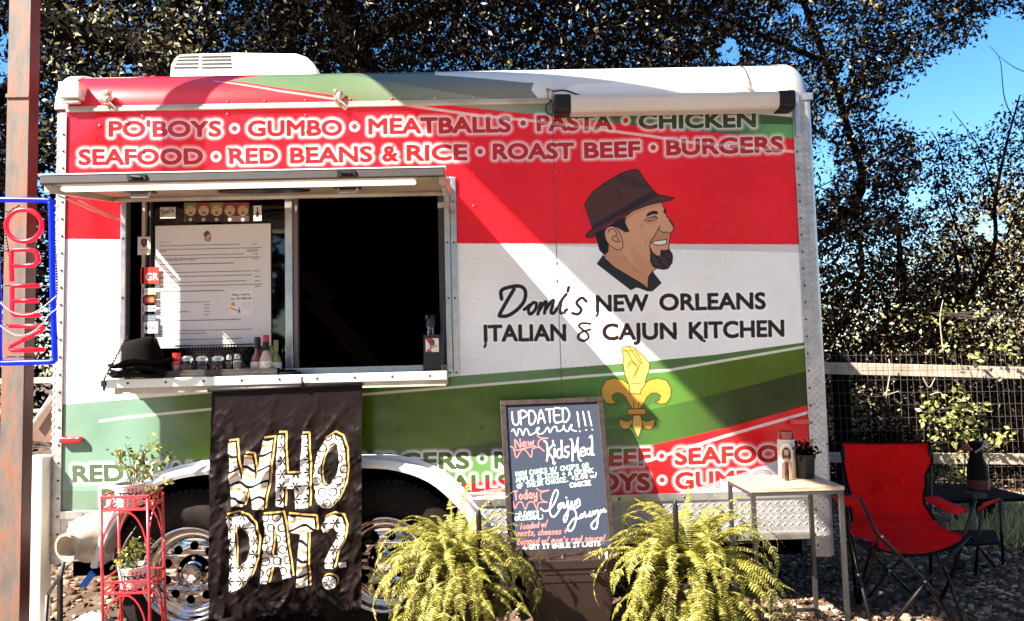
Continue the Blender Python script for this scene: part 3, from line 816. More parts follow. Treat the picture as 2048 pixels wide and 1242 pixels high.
# wheels
WR = 0.35
def wheel(c, rot):
    root = MB()
    root.lathe(c, [(0.19, 0.03), (0.215, 0.055), (0.26, 0.064), (0.30, 0.055), (0.325, 0.035), (0.345, 0.02), (0.352, 0.0), (0.354, -0.08), (0.35, -0.15), (0.33, -0.2), (0.2, -0.2)], 56, axis='y')
    o = root.build("wheel_tyre", M_rubber, trailer, smooth='auto')
    tr = MB()
    for i in range(72):
        a = 2 * math.pi * i / 72 + rot
        for (y0, y1, tw) in ((-0.012, 0.03, 0.0), (0.035, 0.07, 0.02), (0.075, 0.11, 0.0)):
            M = Matrix.Translation(Vector(c)) @ Matrix.Rotation(a + tw, 4, 'Y')
            tr.box(-0.0105, 0.0105, y0, y1, 0.338, 0.3585, M)
    tag(tr.build("tyre_tread", M_rubber, o), kind="stuff")
    r = MB()
    r.lathe(c, [(0.196, 0.055), (0.207, 0.066), (0.205, 0.070), (0.198, 0.070), (0.190, 0.060), (0.184, 0.040), (0.178, 0.030), (0.170, 0.034), (0.160, 0.030), (0.152, 0.012), (0.146, 0.008)], 64, axis='y')
    rim = r.build("wheel_rim", M_chrome, trailer, smooth=True)
    # disc with ten round holes
    disc = []
    N_ = 60
    disc.append([Vector((0.146 * math.cos(2 * math.pi * i / N_), 0.146 * math.sin(2 * math.pi * i / N_), 0)) for i in range(N_)])
    for h in range(10):
        a = 2 * math.pi * h / 10 + rot; cx, cz = 0.116 * math.cos(a), 0.116 * math.sin(a)
        disc.append([Vector((cx + 0.0195 * math.cos(2 * math.pi * i / 16), cz + 0.0195 * math.sin(2 * math.pi * i / 16), 0)) for i in range(16)])
    disc.append([Vector((0.078 * math.cos(2 * math.pi * i / 30), 0.078 * math.sin(2 * math.pi * i / 30), 0)) for i in range(30)])
    tris = tessellate_polygon(disc); V = [p for q in disc for p in q]
    d = MB()
    def bul(p):
        r_ = math.hypot(p.x, p.y); return -0.008 - 0.016 * math.sin(math.pi * min(1, max(0, (r_ - 0.07) / 0.08)))
    d.add([(c[0] + p.x, c[1] + bul(p), c[2] + p.y) for p in V], [tuple(t) for t in tris])
    for h in disc[1:11]:
        kk = len(h); v = [(c[0] + p.x, c[1] + bul(p), c[2] + p.y) for p in h] + [(c[0] + p.x * 0.985, c[1] + bul(p) + 0.014, c[2] + p.y * 0.985) for p in h]
        d.add(v, [(i, (i + 1) % kk, kk + (i + 1) % kk, kk + i) for i in range(kk)])
    d.build("rim_disc", M_chrome, rim, smooth='auto')
    d = MB(); d.lathe(c, [(0.15, 0.0), (0.15, -0.02), (0.01, -0.021)], 30, axis='y'); d.build("brake_drum", M_dark, rim)
    d = MB(); d.lathe(c, [(0.079, 0.008), (0.074, 0.006), (0.070, -0.006), (0.052, -0.004), (0.048, 0.016), (0.041, 0.02), (0.038, 0.056), (0.034, 0.062), (0.031, 0.060), (0.030, 0.052), (0.0005, 0.050)], 36, axis='y')
    d.build("hub_cap", M_chrome, rim, smooth='auto')
    for h in range(5):
        a = 2 * math.pi * h / 5 + 0.3; d = MB()
        d.lathe((c[0] + 0.060 * math.cos(a), c[1], c[2] + 0.060 * math.sin(a)), [(0.0095, -0.008), (0.0095, 0.010), (0.007, 0.018), (0.0005, 0.019)], 6, axis='y')
        d.build("lug_nut", M_chrome, rim, smooth='auto')
cL = W(381, 1148, -0.03); cRr = W(768, 1127, -0.03)
zc = (cL.z + cRr.z) / 2
wheel((cL.x, 0.015, cL.z), 0.25); wheel((cRr.x, 0.015, cRr.z), 0.05)
print("wheel z", cL.z, cRr.z)

# marker lights
M_redlens = mat("red_lens", (0.65, 0.01, 0.012), 0.15, coat=0.6, bump=0.5, bscale=250)
for (x0, x1, y0, y1) in ((123, 168, 872, 886), (1577, 1616, 836, 851)):
    a = W(x0, y1); b = W(x1, y0); mb = MB(); mb.box(a.x, b.x, -0.026, -0.001, a.z, b.z); mb.build("marker_light", M_redlens, trailer, bevel=0.008)
# white box and its base at the upper left
M_box = mat("chipped_white_box", (0.74, 0.70, 0.62), 0.5, vary=0.4, vscale=26, bump=0.3, bscale=60)
a = W(122, 199, -0.02); b = W(163, 166, -0.02); mb = MB(); mb.box(a.x + 0.0, b.x + 0.002, -0.045, 0.03, a.z - 0.0, b.z); 
ub = mb.build("utility_box", M_box, trailer, bevel=0.004)
mb = MB(); a2 = W(124, 208, -0.02); mb.box(a.x + 0.005, b.x - 0.004, -0.036, -0.014, a2.z, a.z - 0.008); mb.build("box_foot", M_box, trailer, bevel=0.003)
# rivets over the wall
rv = MB()
for i, x in enumerate((0.285, 0.685)):
    pass
for cx, rows in ((286, (234, 303)), (455, (205, 229, 295)), (612, (205, 231, 262, 295, 322)), (784, (204, 231, 290)), (948, (200, 222, 286, 347, 412)), (1112, (285, 320, 345, 372, 400, 440, 470, 525, 560)),
                 (1276, (320, 340)), (1440, (272, 335, 395, 458)), (955, (520, 600, 655, 720)), (1448, (520, 710, 776)), (1455, (845,)), (797, (795, 860)), (962, (792, 855)), (1128, (625, 722)), (200, (252,)), (530, (205,)), (700, (203,)), (870, (199,))):
    for y in rows:
        p = W(cx, y)
        if p.z < ZT - 0.02: rivet(rv, p.x, p.z, -0.0002, 0.0085)
        else:
            rivet(rv, p.x, ZT + 0.02, -0.0002, 0.0085)
M_rivwrap = mat("wrapped_rivet", WHITE, 0.25, img=IMG_wall)
tag(rv.build("wall_rivets", M_rivwrap, trailer, smooth=True, uvf=uvw), kind="stuff")

# bulb fittings with twisted wire hanging at the seam
M_bulb = mat("cloudy_bulb", (0.66, 0.60, 0.52), 0.3, bump=0.6, bscale=90, vary=0.4, vscale=60)
for i, (x, y) in enumerate(((215, 197), (677, 195), (1100, 192), (1497, 178))):
    c = W(x, y, -0.02); mb = MB()
    mb.lathe((c.x, c.y, c.z), [(0.0005, 0.03), (0.010, 0.027), (0.016, 0.01), (0.015, -0.01), (0.010, -0.024), (0.0005, -0.026)], 10)
    o = mb.build("light_socket", M_bulb, trailer, smooth=True)
    w_ = MB(); pts = []
    for k_ in range(60):
        t = k_ / 59; pts.append((c.x + 0.019 * math.sin(k_ * 1.3 + i) * (1 - 0.3 * t), c.y + 0.018 * math.cos(k_ * 1.3), c.z + 0.034 - 0.068 * t))
    w_.tube(pts, 0.0022, 4)
    w_.tube([(c.x + 0.01, c.y - 0.01, c.z - 0.02), (c.x + 0.03, c.y - 0.012, c.z - 0.036), (c.x + 0.042, c.y - 0.01, c.z - 0.05), (c.x + 0.034, c.y - 0.01, c.z - 0.062), (c.x + 0.022, c.y - 0.01, c.z - 0.052)], 0.0035, 5)
    w_.build("twisted_wire", mat("weathered_wire", (0.45, 0.36, 0.28), 0.5, 0.4) if i == 0 else bpy.data.materials["weathered_wire"], o)
# black cables by the awning
M_cable = mat("black_cable", (0.010, 0.009, 0.009), 0.5)
mb = MB()
mb.tube([W(x, y, -0.035) for x, y in catmull([(1103, 200), (1092, 212), (1094, 226), (1106, 231)], 5)], 0.0038, 6)
mb.tube([W(x, y, -0.02) for x, y in catmull([(1104, 183), (1130, 181), (1158, 190), (1195, 197), (1260, 196), (1330, 196)], 5)], 0.0042, 6)
mb.build("black_cable", M_cable, trailer)
mb = MB(); pts = []
for th in (5, 25, 45, 65, 85):
    t = math.radians(th); pts.append((W(1503, 170).x - 0.002 * th / 10 + 0.004 * math.sin(th), RR - (RR + 0.004) * math.cos(t), ZT + (RR + 0.004) * math.sin(t)))
mb.tube(catmull(pts, 4), 0.0035, 6); mb.build("black_cable", M_cable, trailer)
mb = MB(); mb.tube([W(x, y, -0.01) for x, y in catmull([(1420, 196), (1450, 190), (1492, 183), (1540, 188), (1575, 194), (1584, 186)], 4)], 0.003, 5)
mb.build("pale_cable", bpy.data.materials["weathered_wire"], trailer)

# rolled awning in its long case
a = W(1143, 232, -0.05); b = W(1553, 190, -0.05)
M_case = mat("awning_case", (0.56, 0.49, 0.44), 0.35, vary=0.1, vscale=4)
x0_, x1_ = W(1140, 220, -0.06).x, W(1553, 205, -0.06).x
zlo = (W(1140, 232, -0.06).z + W(1553, 217, -0.06).z) / 2; zhi = zlo + 0.088
prof = [(-0.016, zhi), (-0.055, zhi), (-0.098, zhi - 0.012), (-0.106, zhi - 0.034), (-0.100, zlo + 0.012), (-0.085, zlo), (-0.016, zlo)]
mb = MB(); mb.prism([(x0_, y, z) for y, z in prof], (x1_ - x0_, 0, 0)); mb.build("awning_case", M_case, trailer, bevel=0.004)
for xx0, xx1 in ((x0_ - 0.072, x0_ - 0.0005), (x1_ + 0.0005, x1_ + 0.072)):
    mb = MB(); mb.prism([(xx0, y * 1.03, z + (0.003 if z > zlo + .04 else -0.004)) for y, z in prof], (xx1 - xx0, 0, 0)); mb.build("awning_end_cap", M_black, trailer, bevel=0.004)
mb = MB(); mb.box(1.405, 1.425, -0.03, -0.0085, zlo - 0.11, zlo + 0.1); mb.build("awning_bracket", M_alu, trailer, bevel=0.003)

# roof air conditioner
Ya = 0.62
pp = [(334, 150), (340, 128), (352, 110), (368, 106), (470, 103), (592, 105), (612, 112), (630, 128), (644, 150)]
top_ = [W(x, y, Ya) for x, y in pp]
mb = MB(); 
for p in top_: pass
base = ZT + RR
poly = [(p.x, Ya, max(p.z, base - 0.0)) for p in top_]
poly[0] = (poly[0][0], Ya, base); poly[-1] = (poly[-1][0], Ya, base)
mb.prism(poly, (0, 0.75, 0))
ac = mb.build("roof_air_conditioner", M_white, trailer, bevel=0.018)
for r_ in range(4):
    for (xa_, xb_) in ((357 - r_ * 3, 398 - r_ * 0.5), (404, 462 + r_ * 0.8)):
        y = 113 + r_ * 7.6 if r_ else 114
        p = W(xa_, y + 1.6, Ya); q = W(xb_, y - 1.0, Ya); mb = MB(); mb.box(p.x, q.x, Ya - 0.003, Ya + 0.01, p.z, p.z + 0.0085); mb.build("vent_slot", M_black, ac)
# serving hatch flap
FD = 0.513
hz = W(570, 389, -0.015).z
fx0, fx1 = W(222, 389, -0.02).x, W(903, 389, -0.02).x
oz = W(500, 361, -FD).z
M_tan = mat("flap_underside", (0.42, 0.30, 0.21), 0.5, vary=0.35, vscale=5, bump=0.08, bscale=20)
sl = (oz - hz) / (FD - 0.015)
mb = MB(); mb.add([(fx0, -0.015, hz), (fx1, -0.015, hz), (fx1, -FD, oz), (fx0, -FD, oz), (fx0, -0.015, hz + 0.02), (fx1, -0.015, hz + 0.02), (fx1, -FD, oz + 0.02), (fx0, -FD, oz + 0.02)],
                  [(0, 1, 2, 3), (7, 6, 5, 4), (0, 4, 5, 1), (1, 5, 6, 2), (2, 6, 7, 3), (3, 7, 4, 0)])
flap = mb.build("hatch_flap", M_tan, trailer)
def flapz(y): return hz + sl * (-0.015 - y)
M_greyfr = mat("grey_flap_frame", (0.045, 0.036, 0.035), 0.55, 0.2, vary=0.2, vscale=20)
mb = MB(); mb.box(fx0 - 0.004, fx1 + 0.004, -FD - 0.022, -FD - 0.0005, oz - 0.002, oz + 0.031)
mb.build("outer_rail", M_greyfr, flap, bevel=0.003)
mb = MB(); mb.box(fx0 - 0.01, fx1 + 0.01, -FD - 0.024, -FD + 0.02, oz + 0.0315, oz + 0.036); mb.build("top_skin", M_white, flap)
for xx in (fx0, fx1 - 0.02):
    mb = MB(); mb.add([(xx, -0.02, hz - 0.02), (xx + 0.02, -0.02, hz - 0.02), (xx + 0.02, -FD, oz - 0.03), (xx, -FD, oz - 0.03), (xx, -0.02, hz - 0.001), (xx + 0.02, -0.02, hz - 0.001), (xx + 0.02, -FD, oz - 0.001), (xx, -FD, oz - 0.001)],
                      [(0, 1, 2, 3), (7, 6, 5, 4), (0, 4, 5, 1), (1, 5, 6, 2), (2, 6, 7, 3), (3, 7, 4, 0)])
    mb.build("side_rail", M_beige, flap)
mb = MB(); mb.tube([(fx0 + 0.02, -0.03, hz - 0.012), (fx1 - 0.02, -0.03, hz - 0.012)], 0.012, 8); mb.build("hinge_edge", M_beige, flap, smooth=True)
# strip lamp along the flap
yl = -FD + 0.06
xa_, xb_ = W(124, 362, yl).x, W(832, 357, yl).x
xa_ = max(xa_, fx0 + 0.005)
mb = MB(); mb.box(xa_, xb_, yl - 0.016, yl + 0.016, flapz(yl) - 0.021, flapz(yl) - 0.003)
mb.build("strip_lamp", mat("lamp_cover", (0.82, 0.78, 0.70), 0.35, emit=(1, 0.9, 0.78), estr=0.25), flap, bevel=0.008)
# latches under the flap, dark oval plate
for px_ in (285, 697):
    x = W(px_, 378, -0.3).x; mb = MB(); y = -0.34
    mb.box(x - 0.055, x + 0.055, y, y + 0.05, flapz(y) - 0.012, flapz(y) - 0.002); mb.build("latch_plate", M_greyfr, flap, bevel=0.002)
    mb = MB(); mb.tube([(x - 0.04, y + 0.02, flapz(y) - 0.013), (x - 0.035, y + 0.02, flapz(y) - 0.03), (x + 0.035, y + 0.02, flapz(y) - 0.03), (x + 0.04, y + 0.02, flapz(y) - 0.013)], 0.005, 6); mb.build("latch_handle", M_alu, flap)
for px_ in (280, 695):
    x = W(px_, 349, -FD).x; mb = MB(); mb.box(x - 0.035, x + 0.035, -FD - 0.029, -FD - 0.0225, oz + 0.004, oz + 0.026); mb.tube([(x - 0.02, -FD - 0.034, oz + 0.016), (x + 0.02, -FD - 0.034, oz + 0.012)], 0.006, 6)
    mb.build("flap_lock", M_black, flap)
ym = -0.20; x0e, x1e = W(436, 377, ym).x, W(620, 377, ym).x; cx = (x0e + x1e) / 2; rx = (x1e - x0e) / 2
mb = MB(); pts = [(cx + rx * math.copysign(abs(math.cos(t)) ** 0.8, math.cos(t)), ym + 0.07 * math.sin(t), 0) for t in np.linspace(0, 2 * math.pi, 33)[:-1]]
mb.prism([(x, y, flapz(y) - 0.0015) for x, y, _ in pts], (0, 0, -0.006)); mb.build("dark_oval", M_black, flap)
# flap struts
for xs_, s_ in ((fx0 + 0.02, -1), (fx1 - 0.01, 1)):
    mb = MB(); mb.tube([(xs_, -FD + 0.06, oz - 0.03), (xs_, -0.012, hz - 0.10)], 0.0035, 7); mb.tube([(xs_, -FD * 0.6, (oz * 0.6 + (hz - 0.1) * 0.4)), (xs_ + 0.012, -0.012, hz - 0.10)], 0.0045, 7)
    mb.build("gas_strut", M_beige, trailer, smooth=True)
# window frame
wz0b, wz1b = wz0, wz1
M_fr = M_alu
def frame_bar(x0, x1, y0, y1, z0, z1, nm="window_frame", par=trailer, m=None): 
    mb = MB(); mb.box(x0, x1, y0, y1, z0, z1); return mb.build(nm, m or M_fr, par, bevel=0.003)
hatch = frame_bar(wx0 - 0.012, wx0 + 0.012, -0.018, 0.03, wz0 - 0.01, wz1, "hatch_frame")
frame_bar(wx1 - 0.004, wx1 + 0.022, -0.016, 0.03, wz0 - 0.01, wz1 + 0.05, "hatch_frame")
frame_bar(wx1 + 0.024, wx1 + 0.052, -0.012, -0.001, wz0 - 0.02, wz1 + 0.05, "hatch_frame")
rv = MB()
for y in (405, 486, 597, 745):
    p = W(898, y); rivet(rv, wx1 + 0.009, p.z, -0.016, 0.0055); rivet(rv, wx1 + 0.038, p.z, -0.012, 0.0055)
for y in (478, 596, 700):
    p = W(250, y); rivet(rv, wx0, p.z, -0.018, 0.006)
tag(rv.build("frame_rivets", M_steel, trailer), kind="stuff")
# sliding window: fixed pane left, open right
mulx0, mulx1 = W(571, 560, 0.03).x, W(586, 560, 0.03).x
frame_bar(mulx0, mulx1, 0.022, 0.055, wz0 + 0.03, wz1, "window_mullion"); 
frame_bar(mulx1 + 0.001, mulx1 + 0.022, 0.03, 0.06, wz0 + 0.03, wz1, "window_mullion", m=mat("mullion_side", (0.16, 0.12, 0.11), 0.4, 0.3))
wtrack = frame_bar(wx0 + 0.013, wx1 - 0.005, 0.02, 0.07, wz0, wz0 + 0.029, "window_track")
frame_bar(wx0 + 0.06, wx0 + 0.075, 0.03, 0.06, wz0 + 0.03, wz1, "window_stile", m=M_beige)
frame_bar(wx0 + 0.09, wx0 + 0.10, 0.035, 0.06, wz0 + 0.03, wz1, "window_stile", m=M_greyfr)
frame_bar(wx1 - 0.035, wx1 - 0.006, 0.03, 0.06, wz0 + 0.03, wz1, "window_stile", m=M_greyfr)
mb = MB(); mb.box(wx0 + 0.101, mulx0 - 0.001, 0.052, 0.056, wz0 + 0.03, wz1); pane = mb.build("window_pane", thin_glass("window_glass", (0.75, 0.72, 0.70)), trailer)
# inner reveal and dark backing behind the fixed pane
mb = MB(); mb.box(wx0 - 0.03, wx0 - 0.013, 0.002, 0.2, wz0, wz1); mb.box(wx1 + 0.023, wx1 + 0.04, 0.031, 0.2, wz0, wz1); mb.box(wx0, wx1, 0.072, 0.2, wz0 - 0.01, wz0 - 0.002)
mb.build("inner_reveal", M_dark, trailer)
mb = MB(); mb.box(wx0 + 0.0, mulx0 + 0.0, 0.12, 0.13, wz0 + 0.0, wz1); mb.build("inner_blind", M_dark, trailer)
# shelf
SD = 0.17
sx0, sx1 = W(214, 770, -SD).x, W(894, 765, -SD).x
sz = W(560, 750, -SD).z
mb = MB(); mb.box(sx0 + 0.004, sx1, -SD + 0.003, -0.019, sz - 0.022, sz - 0.002); shelf = mb.build("serving_shelf", M_alu, trailer)
mb = MB(); mb.box(sx0, sx1, -SD - 0.006, -SD + 0.002, sz - 0.038, sz); mb.build("shelf_edge", mat("polished_edge", (0.72, 0.70, 0.66), 0.35, 0.5), shelf, bevel=0.002)
mb = MB(); mb.box(sx0 + 0.03, sx1 - 0.005, -SD + 0.004, -SD + 0.012, sz - 0.064, sz - 0.0225); mb.box(sx0 + 0.03, sx1 - 0.005, -0.018, -0.003, sz - 0.064, sz - 0.0225)
mb.build("shelf_lip", M_beige, shelf)
rv = MB()
for i in range(9):
    rivet(rv, sx0 + 0.09 + i * (sx1 - sx0 - 0.1) / 8.4, sz - 0.018, -SD - 0.006, 0.006)
tag(rv.build("rivet_row", M_steel, shelf), kind="stuff")
mb = MB(); mb.box(sx0 - 0.02, sx0 - 0.001, -SD - 0.012, -SD + 0.02, sz - 0.03, sz - 0.004); mb.lathe((sx0 - 0.012, -SD, sz - 0.055), [(0.001, 0), (0.008, 0.02), (0.004, 0.03), (0.004, 0.062)], 8); mb.build("shelf_hook", M_steel, shelf, bevel=0.002)
def chain(name, a, b, par, r=0.0065, wire=0.0022):
    a, b = Vector(a), Vector(b); L = (b - a).length; n_ = int(L / (r * 2.1)); mb = MB(); d = (b - a).normalized()
    u = d.cross(Vector((0, 1, 0))).normalized(); v = d.cross(u)
    for i in range(n_):
        c = a.lerp(b, (i + 0.5) / n_); w_ = u if i % 2 else v
        mb.tube([c + d * (r * 1.45 * math.cos(t)) + w_ * (r * 0.72 * math.sin(t)) for t in np.linspace(0, 2 * math.pi, 9)[:-1]], wire, 4, closed=True)
    return mb.build(name, M_steel, par)
chain("shelf_chain", (sx0 - 0.012, -SD, sz + 0.002), W(255, 672, -0.02), shelf)
chain("shelf_chain", (sx1 - 0.02, -SD + 0.01, sz + 0.002), W(888, 600, -0.02), shelf)

# stickers in the window
def quad_print(name, px0, py0, px1, py1, Y, paintf, par, w=90, rough=0.4, th=0.0015, label=None):
    a = W(px0, py1, Y); b = W(px1, py0, Y)
    h = max(8, int(w * (b.z - a.z) / (b.x - a.x)))
    P = Paint(w, h, lambda q: q, (0.7, 0.7, 0.7)); paintf(P, w, h)
    img = P.image(name + "_print"); m = mat(name + "_print", (1, 1, 1), rough, img=img)
    mb = MB(); mb.box(a.x, b.x, Y, Y + th, a.z, b.z)
    o = mb.build(name, m, par, uvf=lambda x, y, z: ((x - a.x) / (b.x - a.x), (z - a.z) / (b.z - a.z)))
    if label: o['label'] = label
    return o
def st_shield(P, w, h):
    P.im[:] = (0.55, 0.48, 0.42)
    for i in range(7):
        P.circle((8 + i * (w - 16) / 6, 5), 2, (0.15, 0.05, 0.04)); P.circle((4, 8 + i * (h - 16) / 6), 2, (0.15, 0.05, 0.04)); P.circle((w - 4, 8 + i * (h - 16) / 6), 2, (0.15, 0.05, 0.04))
    P.poly([(w * .25, h * .15), (w * .5, h * .1), (w * .76, h * .15), (w * .76, h * .42), (w * .5, h * .62), (w * .25, h * .42)], (0.07, 0.015, 0.015))
    P.stroke([[(w * .55, h * .25), (w * .45, h * .3), (w * .55, h * .36)]], 3, (0.4, 0.3, 0.25))
    P.text("VIKING", (w * .2, h * .78), (w * .8, h * .78), 10, (0.06, 0.03, 0.03), bold=0.5)
    for i in range(4): P.circle((w * (.32 + .13 * i), h * .88), 2, (0.1, 0.05, 0.05))
quad_print("sticker", 275, 473, 301, 510, 0.028, st_shield, pane)
def st_gr(P, w, h): P.im[:] = (0.62, 0.030, 0.015); P.text("GR", (w * .28, h * .78), (w * .95, h * .78), h * .42, (0.75, 0.7, 0.66), bold=1.2)
quad_print("sticker", 281, 534, 318, 568, 0.030, st_gr, pane, label="red delivery service sticker")
def st_card(n_):
    def f(P, w, h):
        if n_ == 0:
            P.im[:] = (0.62, 0.56, 0.48); P.poly([(w * .3, h), (w, h * .6), (w, h)], (0.6, 0.25, 0.08)); P.text("DISCOVER", (4, h * .55), (w * .98, h * .55), h * .22, (0.06, 0.03, 0.03), bold=0.5)
        elif n_ == 1:
            P.im[:] = (0.05, 0.012, 0.012); P.circle((w * .33, h * .5), h * .36, (0.55, 0.03, 0.02)); P.circle((w * .68, h * .5), h * .36, (0.6, 0.16, 0.03)); P.circle((w * .5, h * .5), h * .15, (0.5, 0.07, 0.02))
        elif n_ == 2:
            P.im[:] = (0.60, 0.56, 0.54); P.text("VISA", (w * .15, h * .72), (w * .95, h * .72), h * .42, (0.03, 0.02, 0.05), bold=1.3, slant=0.25)
        elif n_ == 3:
            P.im[:] = (0.09, 0.12, 0.17); P.text("AMERICAN", (w * .12, h * .45), (w * .92, h * .45), h * .2, (0.35, 0.4, 0.42), bold=0.5); P.text("EXPRESS", (w * .15, h * .8), (w * .92, h * .8), h * .2, (0.35, 0.4, 0.42), bold=0.5)
        else:
            P.im[:] = (0.62, 0.58, 0.56); P.circle((w * .26, h * .52), h * .17, (0.04, 0.02, 0.02)); P.circle((w * .36, h * .44), h * .06, (0.62, 0.58, 0.56)); P.stroke([[(w * .27, h * .34), (w * .30, h * .24)]], 3, (0.04, 0.02, 0.02))
            P.text("Pay", (w * .42, h * .66), (w * .85, h * .66), h * .34, (0.04, 0.02, 0.02), bold=1)
    return f
for i, (y0, y1) in enumerate(((576, 590), (592, 607), (611, 623), (629, 643), (643, 667))):
    quad_print("payment_sticker", 285, y0, 312 + (4 if i == 4 else 0), y1, 0.030, st_card(i), pane)
def st_snaps(P, w, h):
    P.im[:] = (0.5, 0.47, 0.42); P.poly([(0, 0), (w, 0), (w, 5), (6, h - 3), (0, h)], (0.2, 0.15, 0.12), a=0.4)
    P.text("Sno's", (w * .1, h * .65), (w * .9, h * .45), h * .4, (0.10, 0.05, 0.03), bold=2); P.stroke([[(w * .1, h * .8), (w * .5, h * .62), (w * .9, h * .6)]], 3, (0.35, 0.2, 0.05))
quad_print("sticker", 320, 414, 351, 437, 0.050, st_snaps, pane, label="pale sticker with dark cursive word")
gc = [(0.12, 0.14, 0.03), (0.20, 0.03, 0.02), (0.16, 0.14, 0.03), (0.18, 0.02, 0.03), (0.22, 0.03, 0.03)]
for i in range(5):
    def st_l(P, w, h, i=i):
        P.im[:] = (0.035, 0.012, 0.010); P.poly([(0, 0), (w, 0), (w, h * .4), (0, h * .6)], gc[i]); P.circle((w * .52, h * .42), w * .42, (0.42, 0.30, 0.16)); P.ring((w * .52, h * .42), w * .42, 3, gc[i])
        P.text("Louisiana", (w * .16, h * .32), (w * .88, h * .28), 9, (0.25, 0.03, 0.02), bold=0.7); P.text("CHIPS", (w * .25, h * .45), (w * .75, h * .45), 6, (0.1, 0.03, 0.02), bold=0.4)
        P.poly([(w * .35, h * .52), (w * .5, h * .48), (w * .7, h * .54), (w * .5, h * .6)], (0.12, 0.05, 0.02), smooth=True)
        P.circle((w * .5, h * .88), w * .13, (0.6, 0.5, 0.42)); P.circle((w * .5, h * .88), w * .05, (0.06, 0.02, 0.02))
    quad_print("snack_sticker", 368 + i * 26.2, 405, 393.5 + i * 26.2, 444, 0.050, st_l, pane)
def st_b(P, w, h): P.im[:] = (0.5, 0.46, 0.4); P.poly([(w * .42, h * .1), (w * .58, h * .1), (w * .58, h * .35), (w * .7, h * .5), (w * .7, h * .75), (w * .3, h * .75), (w * .3, h * .5), (w * .42, h * .35)], (0.06, 0.03, 0.02)); P.text("TABASCO", (w * .15, h * .9), (w * .85, h * .9), 6, (0.1, 0.05, 0.04), bold=0.3)
quad_print("sticker", 507, 411, 523, 442, 0.050, st_b, pane, label="white sticker with a dark bottle")

# duct and side table flap at the left end
mb = MB(); c = W(133, 1096, -0.16); e = W(190, 1072, -0.01)
ax = Vector((c.x - e.x, c.y - e.y, c.z - e.z)).normalized(); Mq = ax.to_track_quat('Z', 'Y').to_matrix().to_4x4()
L = (Vector(c) - Vector(e)).length
mb.lathe(e, [(0.105, -0.02), (0.10, L * 0.35), (0.070, L * 0.52), (0.055, L * 0.92), (0.060, L * 0.93), (0.060, L), (0.050, L), (0.046, L * 0.6), (0.0005, L * 0.58)], 28, M=Mq)
mb.build("vent_duct", M_beige, trailer, smooth='auto')
mb = MB(); p = [W(65, 850, 0.3), W(103, 792, 0.3), W(103, 885, 0.3), W(64, 882, 0.3)]
mb.prism(p, (0, 0.5, 0)); mb.build("folding_table_leaf", mat('brown_leaf', (0.16, 0.09, 0.06), 0.6, vary=0.4), trailer)
mb = MB(); mb.tube([W(65, 850, 0.28), W(104, 791, 0.28)], 0.010, 6); mb.build("leaf_edge", M_alu, trailer)
mb = MB(); mb.tube([W(128, 1122, -0.12), W(122, 1150, -0.14), W(95, 1190, -0.14), W(90, 1260, -0.2)], 0.009, 6); mb.build("drain_hose", M_steel, trailer)
mb = MB(); mb.tube([W(120, 1150, 0.1), W(120, 1290, 0.1)], 0.014, 6); mb.build("stabiliser_jack", M_steel, trailer)

# ------------------------------------------------------------------ pavilion roof above and behind the viewer (casts the large shade)
S = SUN_V
HC = 4.3
def up_to(P, h=HC): return Vector(P) + S * ((h - P[2]) / S.z)
e1, e2 = up_to(W(905, 312)), up_to(W(1455, 862))
n1, n2 = up_to((W(850, 150, 0.12).x, 0.12, ZT + 0.19)), up_to(W(1330, 203, 0.0))
sd = (e2 - e1).normalized(); nd = (n2 - n1).normalized()
det = sd.x * (-nd.y) + nd.x * sd.y
r_ = n1 - e1; t_ = (r_.x * (-nd.y) + nd.x * r_.y) / det
Cn = e1 + sd * t_
mb = MB()
q = [Cn, Cn + nd * 9, Cn + nd * 9 + sd * 2.5, Cn + sd * 2.5]
mb.prism(q, (0, 0, 0.08))
tag(mb.build("pavilion_roof", mat("roof_sheet", (0.55, 0.52, 0.47), 0.6)), kind="structure")  # short depth and pale colour chosen to bounce sunlight onto the shaded wall

# ------------------------------------------------------------------ ground
def gz(x, y):
    x = max(-9, min(9, x)); y = max(-9, min(9, y))
    rut = math.exp(-((y - 0.05) / 0.42) ** 4) * (1 / (1 + math.exp((x - (cRr.x + 0.42)) * 9))) * (1 / (1 + math.exp(-(x - (cL.x - 0.30)) * 9)))
    return -0.17 * rut + 0.012 * math.sin(3.1 * x + 1.7 * y) + 0.010 * math.sin(5.3 * y - 2.0 * x + 1)
M_ground = mat("gravel_ground", (0.050, 0.030, 0.020), 0.95, bump=0.8, bscale=45, vscale=7, col2=(0.13, 0.095, 0.070), spec=0.1)
xs = np.concatenate([np.linspace(-200, -5, 12)[:-1], np.linspace(-5, 6, 140), np.linspace(6, 200, 12)[1:]])
ys = np.concatenate([np.linspace(-60, -4, 8)[:-1], np.linspace(-4, 9, 150), np.linspace(9, 300, 14)[1:]])
V = np.array([(x, y, gz(x, y)) for y in ys for x in xs]); nx = len(xs)
Fq = np.array([(j * nx + i, j * nx + i + 1, (j + 1) * nx + i + 1, (j + 1) * nx + i) for j in range(len(ys) - 1) for i in range(nx - 1)])
tag(fastmesh("ground", V, Fq, M_ground, smooth=True), kind="structure")

mb = MB(); mb.box(-14, 14, -13, -1.05, -0.06, 0.035)
tag(mb.build("bounce_slab", mat("bounce_pale", (0.275, 0.235, 0.195), 0.85, bump=0.3, bscale=30, vary=0.25, vscale=2), None), kind="structure")  # unseen slab added to bounce warm sunlight into the trailer's shaded side

